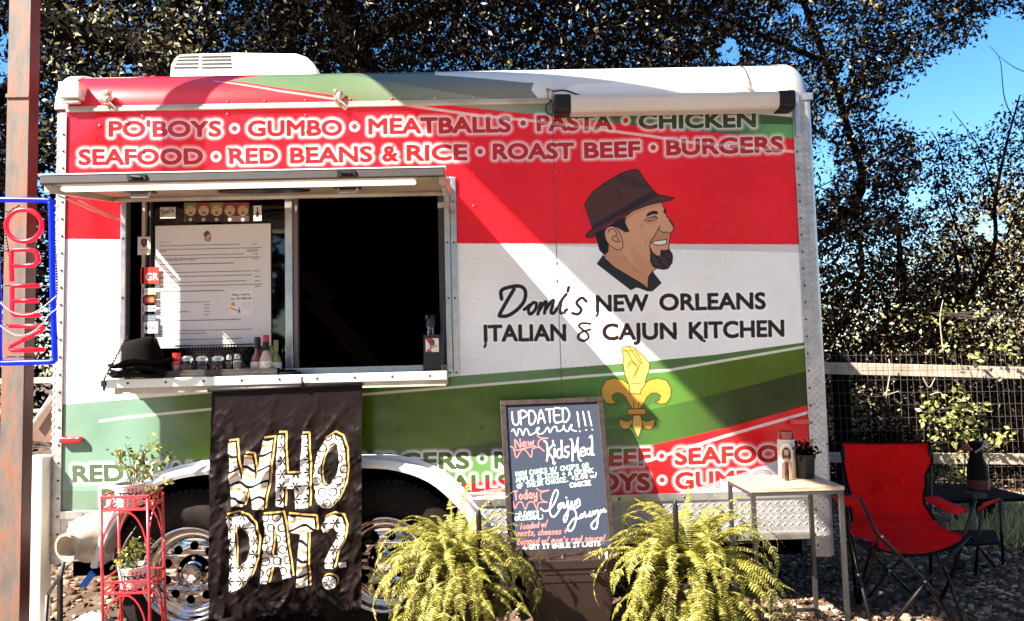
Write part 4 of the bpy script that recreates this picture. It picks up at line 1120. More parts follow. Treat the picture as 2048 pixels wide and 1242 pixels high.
def island_mat(name, stops, rough=0.5, spec=0.5, trans=0.0, clump=0.0, cs=2.4):
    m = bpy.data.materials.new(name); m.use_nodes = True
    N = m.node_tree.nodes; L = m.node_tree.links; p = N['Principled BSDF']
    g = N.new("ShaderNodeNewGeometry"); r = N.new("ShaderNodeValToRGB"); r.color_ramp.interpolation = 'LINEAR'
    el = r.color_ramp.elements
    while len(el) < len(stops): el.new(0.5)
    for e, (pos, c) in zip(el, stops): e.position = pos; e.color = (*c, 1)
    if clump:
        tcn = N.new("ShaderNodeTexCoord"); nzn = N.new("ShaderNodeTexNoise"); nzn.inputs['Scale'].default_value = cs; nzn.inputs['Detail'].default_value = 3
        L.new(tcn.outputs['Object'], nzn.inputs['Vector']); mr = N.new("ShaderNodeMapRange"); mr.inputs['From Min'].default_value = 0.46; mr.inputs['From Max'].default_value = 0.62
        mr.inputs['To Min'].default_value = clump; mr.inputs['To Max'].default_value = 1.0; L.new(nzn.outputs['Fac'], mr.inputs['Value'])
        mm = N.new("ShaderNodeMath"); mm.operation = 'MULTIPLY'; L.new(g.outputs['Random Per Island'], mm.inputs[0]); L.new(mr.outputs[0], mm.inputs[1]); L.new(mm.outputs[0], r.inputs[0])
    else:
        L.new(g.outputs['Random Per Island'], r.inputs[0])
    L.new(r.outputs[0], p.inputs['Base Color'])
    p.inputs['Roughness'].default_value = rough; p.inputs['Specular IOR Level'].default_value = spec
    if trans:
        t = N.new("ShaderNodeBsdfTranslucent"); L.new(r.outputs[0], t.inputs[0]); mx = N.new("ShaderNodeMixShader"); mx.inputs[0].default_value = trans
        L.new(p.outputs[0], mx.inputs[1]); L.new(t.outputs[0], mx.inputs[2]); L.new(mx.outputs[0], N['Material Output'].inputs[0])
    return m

# gravel: loose angular stones
def stones(n, x0, x1, y0, y1, s0, s1, keep=None):
    cube = np.array([(-1, -1, -1), (1, -1, -1), (1, 1, -1), (-1, 1, -1), (-1, -1, 1), (1, -1, 1), (1, 1, 1), (-1, 1, 1)], float)
    fc = np.array([(0, 3, 2, 1), (4, 5, 6, 7), (0, 1, 5, 4), (1, 2, 6, 5), (2, 3, 7, 6), (3, 0, 4, 7)])
    X = RS.uniform(x0, x1, n); Y = RS.uniform(y0, y1, n)
    if keep is not None:
        k = np.array([keep(a, b) for a, b in zip(X, Y)]); X, Y = X[k], Y[k]; n = len(X)
    sz_ = s0 + (s1 - s0) * RS.rand(n) ** 2.2
    V = cube[None] * (sz_[:, None, None] * RS.uniform(0.45, 1.0, (n, 1, 3))) * RS.uniform(0.6, 1.1, (n, 8, 3))
    a = RS.uniform(0, 6.28, n); b = RS.normal(0, 0.35, n)
    ca, sa, cb, sb = np.cos(a), np.sin(a), np.cos(b), np.sin(b)
    x, y, z = V[..., 0].copy(), V[..., 1].copy(), V[..., 2].copy() * 0.7
    y, z = y * cb[:, None] - z * sb[:, None], y * sb[:, None] + z * cb[:, None]
    x, y = x * ca[:, None] - y * sa[:, None], x * sa[:, None] + y * ca[:, None]
    Z = np.array([gz(p, q) for p, q in zip(X, Y)])
    V = np.stack([x + X[:, None], y + Y[:, None], z + Z[:, None] + sz_[:, None] * 0.2], -1).reshape(-1, 3)
    Fq = (fc[None] + (np.arange(n) * 8)[:, None, None]).reshape(-1, 4)
    return V, Fq
M_stone = island_mat("gravel_stones", [(0, (0.04, 0.018, 0.010)), (0.4, (0.11, 0.062, 0.036)), (0.75, (0.24, 0.155, 0.105)), (1, (0.44, 0.34, 0.26))], 0.9, 0.15)
v1, f1 = stones(26000, 0.6, 4.6, -0.5, 3.0, 0.006, 0.020)
v2, f2 = stones(3500, -2.6, 0.6, -0.9, 1.2, 0.008, 0.024)
v3, f3 = stones(500, 1.0, 5, -0.5, 5, 0.02, 0.034)
tag(fastmesh("gravel", np.vstack([v1, v2, v3]), np.vstack([f1, f2 + len(v1), f3 + len(v1) + len(v2)]), M_stone), kind="stuff")

# ------------------------------------------------------------------ leaves
def in_poly(P, poly):
    P = np.asarray(P, float); ins = np.zeros(len(P), bool); n = len(poly)
    for i in range(n):
        (x1, y1), (x2, y2) = poly[i], poly[(i + 1) % n]
        c = ((y1 > P[:, 1]) != (y2 > P[:, 1])) & (P[:, 0] < (x2 - x1) * (P[:, 1] - y1) / ((y2 - y1) if y2 != y1 else 1e-9) + x1)
        ins ^= c
    return ins
SKY = [(2300, 33), (2048, 31), (2020, 23), (1973, 31), (1962, 89), (1931, 92), (1892, 100), (1856, 116), (1857, 128), (1838, 155), (1807, 190), (1780, 184), (1753, 197), (1763, 228), (1780, 248), (1828, 244), (1846, 286), (1843, 340), (1862, 350), (1880, 285), (1920, 262), (1965, 250), (2010, 246), (2048, 216), (2300, 150)]
HOLES = [(1642, 330, 26, 60), (1655, 250, 14, 16), (8, 130, 30, 70), (92, 365, 22, 40), (1460, 100, 26, 30), (1600, 25, 20, 16), (262, 130, 14, 18), (1690, 140, 9, 14), (1835, 395, 30, 22), (155, 38, 8, 6), (1980, 455, 34, 26), (1730, 385, 16, 14)]
def leaf_mesh(P, size, wid=0.45, drop=0.3):
    n = len(P)
    d = RS.normal(size=(n, 3)); d[:, 2] -= drop; d /= np.linalg.norm(d, axis=1)[:, None]
    u = RS.normal(size=(n, 3)); s = np.cross(d, u); s /= np.linalg.norm(s, axis=1)[:, None]
    nrm = np.cross(d, s)
    L = size * (0.5 + 1.0 * RS.rand(n) ** 1.5)[:, None]; w = L * wid
    a = P; b = P + d * L * 0.45 + s * w * 0.5 + nrm * L * 0.06; c = P + d * L; e = P + d * L * 0.45 - s * w * 0.5 + nrm * L * 0.06
    V = np.stack([a, b, c, e], 1).reshape(-1, 3)
    return V, np.arange(4 * n).reshape(-1, 4)
def foliage(name, region, n, Y0, Y1, size, m, parent, clump=0.2, per=26, wid=0.45, holes=True, sky=True, density=None):
    """leaves hung in clumps through a volume; region gives its outline"""
    R = np.array(region, float); lo, hi = R.min(0), R.max(0); pts = []
    got = 0; nc = n // per
    C = np.empty((0, 2))
    while len(C) < nc:
        c = RS.uniform(lo, hi, (nc * 2, 2)); k = in_poly(c, region)
        if sky: k &= ~in_poly(c, SKY)
        if density is not None: k &= RS.rand(len(c)) < density(c)
        C = np.vstack([C, c[k]])
    C = C[:nc]
    Yc = RS.uniform(Y0, Y1, nc)
    d = np.stack([(C[:, 0] - PW / 2) / F_PX, -(C[:, 1] - PH / 2) / F_PX, -np.ones(nc)], 1) @ CRN.T
    W_ = np.array(CAM) + d * ((Yc - CAM.y) / d[:, 1])[:, None]
    P = W_[:, None, :] + RS.normal(size=(nc, per, 3)) * clump * RS.uniform(0.5, 1.2, (nc, 1, 1)) * np.array([1, 1, 0.75])
    P = P.reshape(-1, 3)
    q = (P - np.array(CAM)) @ CRN; px = PW / 2 + F_PX * q[:, 0] / -q[:, 2]; py = PH / 2 - F_PX * q[:, 1] / -q[:, 2]
    rej = np.zeros(len(P), bool)
    if sky: rej |= in_poly(np.stack([px + RS.normal(0, 9, len(P)), py + RS.normal(0, 9, len(P))], 1), SKY) & (RS.rand(len(P)) < 0.965)
    if holes:
        for hx, hy, rx, ry in HOLES:
            rej |= (((px - hx) / rx) ** 2 + ((py - hy) / ry) ** 2 < 1) & (RS.rand(len(P)) < 0.9)
    P = P[~rej & (P[:, 2] > 0.02)]
    V, Fq = leaf_mesh(P, size, wid)
    o = fastmesh(name, V, Fq, m, parent)
    return o
M_leafd = island_mat("dark_oak_leaves", [(0, (0.003, 0.0015, 0.001)), (0.62, (0.006, 0.0035, 0.002)), (0.78, (0.022, 0.018, 0.006)), (0.92, (0.13, 0.10, 0.04)), (1, (0.38, 0.30, 0.18))], 0.6, 0.03, clump=0.62)  # deep shade put into the leaf colour; pale clumps paint sun sparkles
M_leafb = island_mat("shade_leaves", [(0, (0.002, 0.001, 0.0008)), (0.80, (0.004, 0.0022, 0.001)), (0.93, (0.04, 0.032, 0.014)), (1, (0.24, 0.20, 0.13))], 0.7, 0.02, clump=0.75)  # darker shade copy, with a few painted sun sparkles
M_leafs = island_mat("sunlit_oak_leaves", [(0, (0.02, 0.018, 0.005)), (0.4, (0.10, 0.085, 0.03)), (0.8, (0.30, 0.25, 0.11)), (1, (0.55, 0.46, 0.30))], 0.45, 0.3)  # sunlit copy: brightness painted into leaves scattered as sparkles
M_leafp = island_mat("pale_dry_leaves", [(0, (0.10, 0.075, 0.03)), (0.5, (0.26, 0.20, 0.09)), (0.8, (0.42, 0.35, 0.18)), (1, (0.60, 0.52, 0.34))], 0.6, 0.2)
M_leafv = island_mat("green_vine_leaves", [(0, (0.05, 0.05, 0.012)), (0.5, (0.20, 0.21, 0.05)), (1, (0.50, 0.50, 0.18))], 0.5, 0.3, trans=0.2)
M_bark = mat("bark", (0.003, 0.0015, 0.001), 0.95, spec=0.1, bump=0.8, bscale=18, vary=0.5, vscale=9)
M_twig = mat("twig", (0.09, 0.065, 0.05), 0.8)

def limb(mb, pts, r0, r1, n=8):
    P = catmull(pts, 5); k = len(P)
    mb.tube([Vector(p) for p in P], [r0 + (r1 - r0) * i / (k - 1) for i in range(k)], n)
def pw(x, y, Y): return tuple(W(x, y, Y))
def tree(label, base, loc, trunks, leaves_, cat="tree", group=None, name="oak_tree"):
    t = empty(name, loc, label, cat, group)
    mb = MB()
    for pts, a, b in trunks: limb(mb, pts, a, b)
    mb.build("trunk", M_bark, t, smooth=True)
    for kw in leaves_: foliage("crown", parent=t, **kw)
    if name == "oak_tree":
        kw = leaves_[0]; tw_ = MB(); R_ = np.array(kw['region'], float); lo, hi = R_.min(0), R_.max(0)
        for _ in range(90):
            c = RS.uniform(lo, hi)
            if not in_poly([c], kw['region'])[0] or in_poly([c], SKY)[0] or c[1] < -60: continue
            p = W(c[0], c[1], RS.uniform(kw['Y0'], kw['Y1'] - 1)); d = Vector(RS.normal(size=3)); d.z = d.z * 0.5 - 0.3; d.normalize(); b = d.cross(Vector((0.3, 0.2, 1))).normalized()
            limb(tw_, [tuple(p), tuple(p + d * 0.25 + b * 0.03), tuple(p + d * 0.5 - b * 0.02), tuple(p + d * 0.8 + b * 0.08)], 0.009, 0.002, 4)
        tag(tw_.build("twigs", M_bark, t), kind="stuff")
    return t
TOP = lambda x0, x1, yb: [(x0, -420), (x1, -420), (x1, yb), (x0, yb)]
# big oak behind the left half of the trailer
g1 = WG(330, 760, 0)
tree("dark oak behind the rooftop air conditioner with a thick slanting limb", None, (-1.6, 3.6, 0),
     [([(-1.6, 3.6, -0.1), (-1.62, 3.62, 1.8), pw(330, 140, 3.6), pw(250, 88, 3.6), pw(120, 50, 3.6), pw(20, -20, 3.6)], 0.22, 0.12),
      ([(-1.5, 3.6, 1.5), pw(352, 60, 3.7), pw(420, -40, 3.8), pw(470, -300, 3.9)], 0.14, 0.07), ([pw(60, 130, 3.7), pw(8, 190, 3.6), pw(-60, 230, 3.6)], 0.09, 0.05)],
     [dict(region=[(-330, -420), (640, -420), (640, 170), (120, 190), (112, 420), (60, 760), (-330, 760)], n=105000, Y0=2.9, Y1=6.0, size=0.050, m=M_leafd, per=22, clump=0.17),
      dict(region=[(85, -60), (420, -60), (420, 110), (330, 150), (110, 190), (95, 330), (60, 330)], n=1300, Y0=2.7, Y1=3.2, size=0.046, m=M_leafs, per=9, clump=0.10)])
tree("oak with a heavy dark crown behind the middle of the trailer roof", None, (-0.45, 4.2, 0),
     [([(-0.45, 4.2, -0.1), (-0.5, 4.2, 2.0), pw(690, 60, 4.2), pw(700, -80, 4.2), pw(720, -300, 4.3)], 0.24, 0.12),
      ([pw(690, 90, 4.2), pw(820, 40, 4.1), pw(960, -20, 4.0), pw(1100, -90, 4)], 0.11, 0.05), ([pw(560, 150, 4.3), pw(575, 60, 4.3), pw(560, -100, 4.3)], 0.12, 0.07)],
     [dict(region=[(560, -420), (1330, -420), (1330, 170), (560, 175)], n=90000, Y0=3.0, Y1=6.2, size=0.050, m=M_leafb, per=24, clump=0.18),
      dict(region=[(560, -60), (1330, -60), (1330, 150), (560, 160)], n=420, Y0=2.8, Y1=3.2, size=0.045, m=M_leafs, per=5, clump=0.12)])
tree("oak whose crown reaches over the right end of the trailer into the blue sky", None, (2.2, 5.0, 0),
     [([(2.25, 5.0, -0.1), (2.2, 5.0, 1.5), pw(1705, 420, 5.0), pw(1690, 240, 5), pw(1640, 90, 5), pw(1560, -120, 5)], 0.055, 0.035),
      ([pw(1690, 240, 5), pw(1740, 120, 4.9), pw(1850, 60, 4.8), pw(1990, 10, 4.7)], 0.022, 0.008), ([pw(1700, 400, 5), pw(1740, 330, 5), pw(1790, 300, 5)], 0.03, 0.01),
      ([pw(1640, 120, 5), pw(1500, 60, 4.6), pw(1400, 20, 4.6)], 0.035, 0.015)],
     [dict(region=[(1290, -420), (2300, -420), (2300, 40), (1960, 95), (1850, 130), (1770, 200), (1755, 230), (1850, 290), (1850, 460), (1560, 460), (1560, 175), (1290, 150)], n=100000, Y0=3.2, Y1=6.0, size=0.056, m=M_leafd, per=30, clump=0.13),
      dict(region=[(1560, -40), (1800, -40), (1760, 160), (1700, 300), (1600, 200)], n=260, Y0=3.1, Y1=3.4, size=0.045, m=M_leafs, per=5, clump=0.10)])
tree("dark leafy thicket tree right of the trailer behind the upper fence rail", None, (2.6, 4.4, 0),
     [([(2.6, 4.4, -0.1), pw(1780, 640, 4.4), pw(1800, 520, 4.4), pw(1790, 430, 4.4)], 0.05, 0.02), ([(2.3, 4.0, -0.1), pw(1700, 620, 4.0), pw(1720, 480, 4.0)], 0.04, 0.02), ([(3.3, 4.4, -0.1), pw(1895, 640, 4.4), pw(1905, 480, 4.4)], 0.035, 0.015)],
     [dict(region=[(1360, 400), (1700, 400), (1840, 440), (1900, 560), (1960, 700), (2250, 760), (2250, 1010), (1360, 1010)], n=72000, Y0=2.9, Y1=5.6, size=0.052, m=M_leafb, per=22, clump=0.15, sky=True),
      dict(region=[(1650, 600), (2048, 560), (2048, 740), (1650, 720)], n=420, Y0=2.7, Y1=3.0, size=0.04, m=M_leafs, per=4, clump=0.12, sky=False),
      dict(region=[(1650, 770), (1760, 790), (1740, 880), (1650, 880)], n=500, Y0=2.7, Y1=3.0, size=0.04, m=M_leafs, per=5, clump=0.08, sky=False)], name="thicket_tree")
tw = tree("slender young tree with thin leafy twigs against the sky at the right edge", None, (3.55, 4.6, 0),
     [([(3.55, 4.6, -0.1), pw(1960, 560, 4.6), pw(1990, 400, 4.6), pw(2010, 300, 4.6), pw(2040, 190, 4.6)], 0.03, 0.008),
      ([pw(1960, 560, 4.6), pw(1900, 420, 4.6), pw(1880, 300, 4.5), pw(1862, 262, 4.5)], 0.012, 0.004), ([pw(1990, 400, 4.6), pw(1960, 300, 4.6), pw(1905, 222, 4.6)], 0.01, 0.003),
      ([pw(2040, 260, 4.6), pw(2010, 200, 4.6), pw(2000, 120, 4.6), pw(1978, 92, 4.6)], 0.007, 0.002), ([pw(2120, 160, 4.6), pw(2040, 140, 4.6), pw(1998, 112, 4.6)], 0.007, 0.002), ([pw(2010, 480, 4.6), pw(2060, 360, 4.6), pw(2100, 300, 4.6)], 0.01, 0.004)],
     [dict(region=[(1845, 290), (1890, 265), (1930, 262), (1960, 290), (2000, 240), (2048, 205), (2200, 180), (2200, 620), (1880, 620), (1860, 400)], n=15000, Y0=4.2, Y1=5.2, size=0.050, m=M_leafd, per=9, clump=0.10, sky=False)], name="young_tree")
tree("pale dry leafed tree glowing in the sun far behind the dark thicket", None, (5.4, 10, 0),
     [([(5.6, 10, -0.1), pw(1950, 560, 10), pw(1960, 470, 10)], 0.12, 0.05), ([(6.6, 10, -0.1), pw(2040, 560, 10), pw(2030, 430, 10)], 0.10, 0.04)],
     [dict(region=[(1870, 470), (1930, 420), (2000, 375), (2080, 360), (2200, 370), (2300, 400), (2300, 760), (1760, 760), (1800, 560)], n=26000, Y0=9, Y1=12.5, size=0.10, m=M_leafp, per=18, clump=0.32, sky=False)], name="dry_tree")
# far dark wood closing the view behind the trailer
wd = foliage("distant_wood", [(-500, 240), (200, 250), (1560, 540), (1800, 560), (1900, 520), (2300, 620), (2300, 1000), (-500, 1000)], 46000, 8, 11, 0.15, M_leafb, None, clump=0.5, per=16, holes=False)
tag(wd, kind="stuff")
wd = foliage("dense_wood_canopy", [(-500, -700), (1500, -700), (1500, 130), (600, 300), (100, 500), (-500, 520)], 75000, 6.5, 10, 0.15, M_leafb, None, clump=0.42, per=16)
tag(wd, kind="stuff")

# ------------------------------------------------------------------ fence
M_rail = mat("weathered_rail", (0.46, 0.37, 0.28), 0.8, bump=0.5, bscale=30, vary=0.45, vscale=6)
M_wire = mat("galvanised_wire", (0.13, 0.11, 0.10), 0.6, 0.2, spec=0.2)
FY = 2.45
fence = empty("rail_fence", (2.6, FY, 0), "weathered wooden rail fence with square wire mesh right of the trailer", "fence")
for (y0, y1, ya, yb) in ((724, 748, 734, 758), (905, 925, 908, 930)):
    a0, a1 = W(1640, y0, FY), W(1640, y1, FY); b0, b1 = W(2048, ya, FY), W(2048, yb, FY)
    d = (b0 - a0); e = (b1 - a1); x2 = 2.3; a0 = a0 - d * 0.7; a1 = a1 - e * 0.7
    c0, c1 = a0 + d * x2, a1 + e * x2
    mb = MB(); mb.prism([a0, a1, c1, c0], (0, 0.04, 0)); mb.build("rail", M_rail, fence, bevel=0.004)
for px_ in (1440, 1688, 2120):
    p = W(px_, 700, FY); mb = MB(); mb.box(p.x - 0.05, p.x + 0.05, FY + 0.041, FY + 0.14, -0.1, 1.12); mb.build("post", M_bark, fence, bevel=0.006)
xa_, xb_ = W(1420, 800, FY).x, W(2048, 800, FY).x + 1.2; zt_ = 1.11
mb = MB(); x = xa_; i = 0
while x < xb_:
    mb.tube([(x, FY - 0.008, 0.02), (x + 0.01 * math.sin(i), FY - 0.010, 0.6), (x + 0.012 * math.sin(i * 1.7), FY - 0.008, zt_)], 0.0010, 4); x += 0.0505; i += 1
z = 0.1
while z < 1.12:
    mb.tube([(xa_, FY - 0.012, z + 0.03), (xa_ * 0.6 + xb_ * 0.4, FY - 0.012, z + 0.006), (xb_, FY - 0.012, z - 0.03)], 0.0010, 4); z += 0.098
tag(mb.build("wire_mesh", M_wire, fence), kind="stuff")
fl = empty("rail_fence", (-2.3, FY, 0), "pale fence rails seen in the gap between the rusty post and the trailer", "fence")
for (y0, y1) in ((752, 768), (815, 826)):
    a = W(40, y1, FY); b = W(200, y0, FY); mb = MB(); mb.box(a.x - 1.5, b.x, FY, FY + 0.04, a.z, b.z); mb.build("rail", M_rail, fl, bevel=0.004)
p = W(20, 700, FY); mb = MB(); mb.box(p.x - 0.05, p.x + 0.05, FY + 0.041, FY + 0.14, -0.1, 1.12); mb.build("post", M_bark, fl)
# vines in the fence
for lab, reg, n_ in (("bright green vine climbing the wire mesh above the lower rail", [(1850, 800), (1920, 780), (1980, 830), (1960, 905), (1850, 905)], 420),
                     ("small sunlit vine hanging below the lower fence rail", [(1850, 930), (1930, 925), (1960, 990), (1860, 990)], 170),
                     ("leafy vine sprig above the upper fence rail", [(1850, 620), (1900, 600), (2010, 640), (2040, 720), (1900, 720)], 160),
                     ("pale vine leaves beside the dark bottle shaped ornament", [(1960, 880), (2020, 870), (2010, 905), (1975, 905)], 60)):
    c = np.mean(reg, 0); v = empty("fence_vine", W(c[0], c[1], FY - 0.05), lab, "vine")
    foliage("leaves", reg, n_, FY - 0.12, FY - 0.02, 0.042, M_leafv, v, clump=0.05, per=8, wid=0.6, holes=False, sky=False)
    mb = MB()
    for k_ in range(4):
        pts = [tuple(W(RS.uniform(reg[0][0], reg[2][0]), RS.uniform(reg[0][1], reg[2][1]), FY - 0.05)) for _ in range(4)]; limb(mb, pts, 0.003, 0.0015, 4)
    mb.build("stem", M_twig, v)
mb = MB()
for pts in ([(1712, 770), (1730, 790), (1760, 793), (1798, 782)], [(1778, 718), (1780, 745), (1772, 800), (1784, 812)], [(1860, 790), (1880, 785), (1890, 800)], [(1846, 755), (1858, 775), (1870, 756)], [(1886, 700), (1880, 640), (1886, 600)]):
    limb(mb, [tuple(W(x, y, FY - 0.06)) for x, y in pts], 0.005, 0.003, 5)
tag(mb.build("bare_vine_stems", mat("pale_stem", (0.34, 0.27, 0.19), 0.7), None), kind="stuff")
# grass tuft and low litter at the right
def grass(name, label, c, r, n, h, m, kind=None):
    P = np.array(c) + np.stack([RS.normal(0, r, n), RS.normal(0, r * 0.6, n), np.zeros(n)], 1)
    d = np.stack([RS.normal(0, 0.35, n), RS.normal(0, 0.35, n), np.ones(n)], 1); d /= np.linalg.norm(d, axis=1)[:, None]
    s = np.stack([RS.normal(size=n), RS.normal(size=n), np.zeros(n)], 1); s /= np.linalg.norm(s, axis=1)[:, None]
    L = h * RS.uniform(0.4, 1.1, n)[:, None]; w = 0.004
    tip = P + d * L + np.stack([RS.normal(0, 0.02, n), RS.normal(0, 0.02, n), -np.abs(RS.normal(0, 0.02, n))], 1)
    V = np.stack([P - s * w, P + s * w, tip + s * w * 0.2, tip - s * w * 0.2], 1).reshape(-1, 3)
    o = fastmesh(name, V, np.arange(4 * n).reshape(-1, 4), m)
    tag(o, kind="stuff"); return o
M_dry = island_mat("dry_grass", [(0, (0.20, 0.18, 0.06)), (0.5, (0.42, 0.38, 0.14)), (1, (0.66, 0.60, 0.32))], 0.6)
c = WG(2015, 1078, 0.0); grass("dry_grass", "", (c.x, c.y, 0), 0.16, 1500, 0.20, M_dry)
c = WG(2060, 1060, 0.0); grass("dry_grass", "", (c.x + 0.3, c.y + 0.1, 0), 0.22, 1500, 0.22, M_dry)
# leaf litter
P = np.stack([RS.uniform(-2.7, 4.2, 2600), RS.uniform(-0.6, 3.5, 2600), np.zeros(2600)], 1); P[:, 2] = [gz(a, b) + 0.012 for a, b in P[:, :2]]
V, Fq = leaf_mesh(P, 0.045, 0.5, 0.0); V[:, 2] = np.repeat(P[:, 2], 4) + (V[:, 2] - np.repeat(P[:, 2], 4)) * 0.25
tag(fastmesh("leaf_litter", V, Fq, island_mat("litter", [(0, (0.10, 0.05, 0.03)), (0.6, (0.30, 0.20, 0.12)), (1, (0.50, 0.40, 0.28))], 0.8), None), kind="stuff")

# ------------------------------------------------------------------ rusty steel post and neon sign
M_rust = bpy.data.materials.new("rusty_steel"); M_rust.use_nodes = True
N = M_rust.node_tree.nodes; L = M_rust.node_tree.links; p_ = N['Principled BSDF']; tc = N.new("ShaderNodeTexCoord"); mp = N.new("ShaderNodeMapping"); mp.inputs['Scale'].default_value = (9, 9, 3.0)
nz = N.new("ShaderNodeTexNoise"); nz.inputs['Scale'].default_value = 1.6; nz.inputs['Detail'].default_value = 8; nz.inputs['Roughness'].default_value = 0.62
L.new(tc.outputs['Object'], mp.inputs[0]); L.new(mp.outputs[0], nz.inputs['Vector'])
rp = N.new("ShaderNodeValToRGB"); el = rp.color_ramp.elements
el[0].position = 0.36; el[0].color = (0.085, 0.066, 0.058, 1); el[1].position = 0.50; el[1].color = (0.13, 0.092, 0.072, 1)
e_ = el.new(0.56); e_.color = (0.20, 0.082, 0.048, 1); e_ = el.new(0.70); e_.color = (0.15, 0.06, 0.04, 1)
L.new(nz.outputs['Fac'], rp.inputs[0]); L.new(rp.outputs[0], p_.inputs['Base Color']); p_.inputs['Roughness'].default_value = 0.7
bm_ = N.new("ShaderNodeBump"); bm_.inputs['Strength'].default_value = 0.3; bm_.inputs['Distance'].default_value = 0.01; L.new(nz.outputs['Fac'], bm_.inputs['Height']); L.new(bm_.outputs[0], p_.inputs['Normal'])
M_redside = mat("shaded_side_red", (0.10, 0.006, 0.005), 0.55, vary=0.5, vscale=8)  # dark red puts the shade of the post's turned-away side into colour
PYf = -0.345
pxl, pxr = W(16, 130, PYf).x, W(59, 130, PYf).x
post = empty("steel_post", ((pxl + pxr) / 2, PYf, 0), "rusty square steel post standing at the left edge behind the lit OPEN sign", "post")
mb = MB(); mb.box(pxl, pxr, PYf, PYf + 0.003, -0.1, 4.2); mb.build("rusty_face", M_rust, post)
mb = MB(); mb.box(pxl, pxr, PYf + 0.0035, PYf + 0.068, -0.1, 4.2); mb.build("post_tube", M_redside, post, bevel=0.003)
mb = MB(); a = W(8, 190, PYf); mb.box(pxl - 0.004, pxr + 0.002, PYf - 0.006, PYf - 0.0005, a.z - 0.012, a.z + 0.003); mb.build("weld_seam", M_rust, post)
# darker second post just behind
p = W(86, 900, -0.02); 
NY = -0.47
M_neonr = mat("red_neon", (0.22, 0.001, 0.004), 0.35, emit=(1.0, 0.006, 0.03), estr=0.34, spec=0.25)
M_neonb = mat("blue_tube", (0.0, 0.012, 0.22), 0.35, emit=(0.0, 0.02, 1.0), estr=0.13, spec=0.25)
cN = W(50, 560, NY)
neon = empty("open_sign", cN, "lit neon sign spelling OPEN downwards in red inside a blue tube border", "sign")
def npt(L_, y=NY): return [W(x / 3.446, 380 + y_ / 3.446, y) for x, y_ in L_]
fr = [(-30, 66), (320, 72), (345, 85), (352, 115), (358, 400), (366, 800), (377, 1140), (370, 1172), (345, 1184), (180, 1188), (20, 1192), (3, 1180), (-6, 1150), (-10, 800), (-28, 300), (-42, 110), (-40, 80)]
mb = MB(); mb.tube([Vector(p) for p in catmull(npt(fr), 6, closed=True)], 0.0108, 10, closed=True); mb.build("border_tube", M_neonb, neon, smooth=True)
def nl(name, strokes, closed=False):
    mb = MB()
    for s_ in strokes: mb.tube(npt(s_), 0.0088, 8, closed=closed)
    mb.build(name, M_neonr, neon, smooth=True)
nl("neon_letter_o", [[(165 + 122 * math.cos(t), 245 + 110 * math.sin(t)) for t in np.linspace(0, 2 * math.pi, 33)[:-1]]], True)
nl("neon_letter_p", [[(84, 630), (80, 520), (80, 425), (90, 412), (200, 410), (245, 425), (264, 460), (264, 485), (240, 515), (200, 521), (92, 521)]])
nl("neon_letter_e", [[(270, 660), (100, 660), (84, 672), (84, 850), (100, 864), (280, 862)], [(92, 765), (262, 762)]])
nl("neon_letter_n", [[(65, 938), (285, 936), (300, 950), (285, 965), (80, 1075), (70, 1095), (85, 1106), (305, 1100)]])
M_acr = mat("clear_backing", (0.02, 0.02, 0.02), 0.1)
mb = MB()
for y0 in (150, 420, 660, 930, 1150): 
    a, b = npt([(-8, y0), (360, y0)], NY + 0.022); mb.tube([a, b], 0.002, 5)
mb.build("wire_brace", M_black, neon)
mb = MB(); mb.tube([npt([(372, 1010)])[0], npt([(392, 1005)])[0], npt([(398, 1025)])[0], npt([(385, 1040)])[0], npt([(372, 1030)])[0]], 0.002, 5); mb.build("hanging_loop", M_black, neon)
def beads(label, pts, r, m, Y, cat="bead string"):
    P = catmull([tuple(W(x / 3.446, 380 + y / 3.446, Y)) for x, y in pts], 40); P = np.array(P)
    s = np.concatenate([[0], np.cumsum(np.linalg.norm(np.diff(P, axis=0), axis=1))]); mb = MB(); k = int(s[-1] / (r * 2.5))
    for t in np.linspace(0, s[-1], k): mb.ball([np.interp(t, s, P[:, i]) for i in range(3)], r, 7, 5)
    t_ = empty("bead_string", P[0], label, cat); tag(mb.build("beads", m, t_, smooth=True), kind="stuff")
    mb = MB(); mb.tube([Vector(p) for p in P[::10]], 0.0008, 4); mb.build("thread", M_black, t_)
M_pearl = mat("pearl_bead", (0.7, 0.62, 0.55), 0.2, coat=0.5); M_bb = mat("black_bead", (0.01, 0.008, 0.008), 0.25)
beads("upper string of white beads draped across the OPEN sign", [(-10, 765), (40, 810), (90, 845), (160, 860), (240, 845), (320, 790), (385, 735)], 0.0032, M_pearl, NY - 0.013)
beads("lower string of white beads draped across the OPEN sign", [(-5, 930), (50, 970), (100, 997), (160, 1002), (230, 975), (300, 915), (340, 860), (385, 825)], 0.0032, M_pearl, NY - 0.013)
beads("black bead string looped over the letter O of the lit sign", [(130, 110), (90, 130), (50, 170), (36, 240), (42, 330), (55, 400), (66, 470)], 0.0042, M_bb, NY + 0.005)
beads("black bead string hanging down the right side of the lit sign", [(300, 130), (340, 170), (372, 230), (378, 350), (385, 480), (392, 600), (392, 700), (380, 790)], 0.0042, M_bb, NY + 0.018)
# white board at the left
a = W(57, 1260, -0.06); b = W(92, 913, -0.06)
M_vinyl = mat("white_vinyl", (0.76, 0.71, 0.62), 0.4, vary=0.12, vscale=6)
mb = MB(); mb.box(a.x - 0.035, b.x - 0.014, -0.06, 0.02, a.z - 0.1, b.z); bo = mb.build("white_panel", M_vinyl, None, bevel=0.006)
tag(bo, "tall white vinyl panel standing between the rusty post and the trailer corner", "panel")

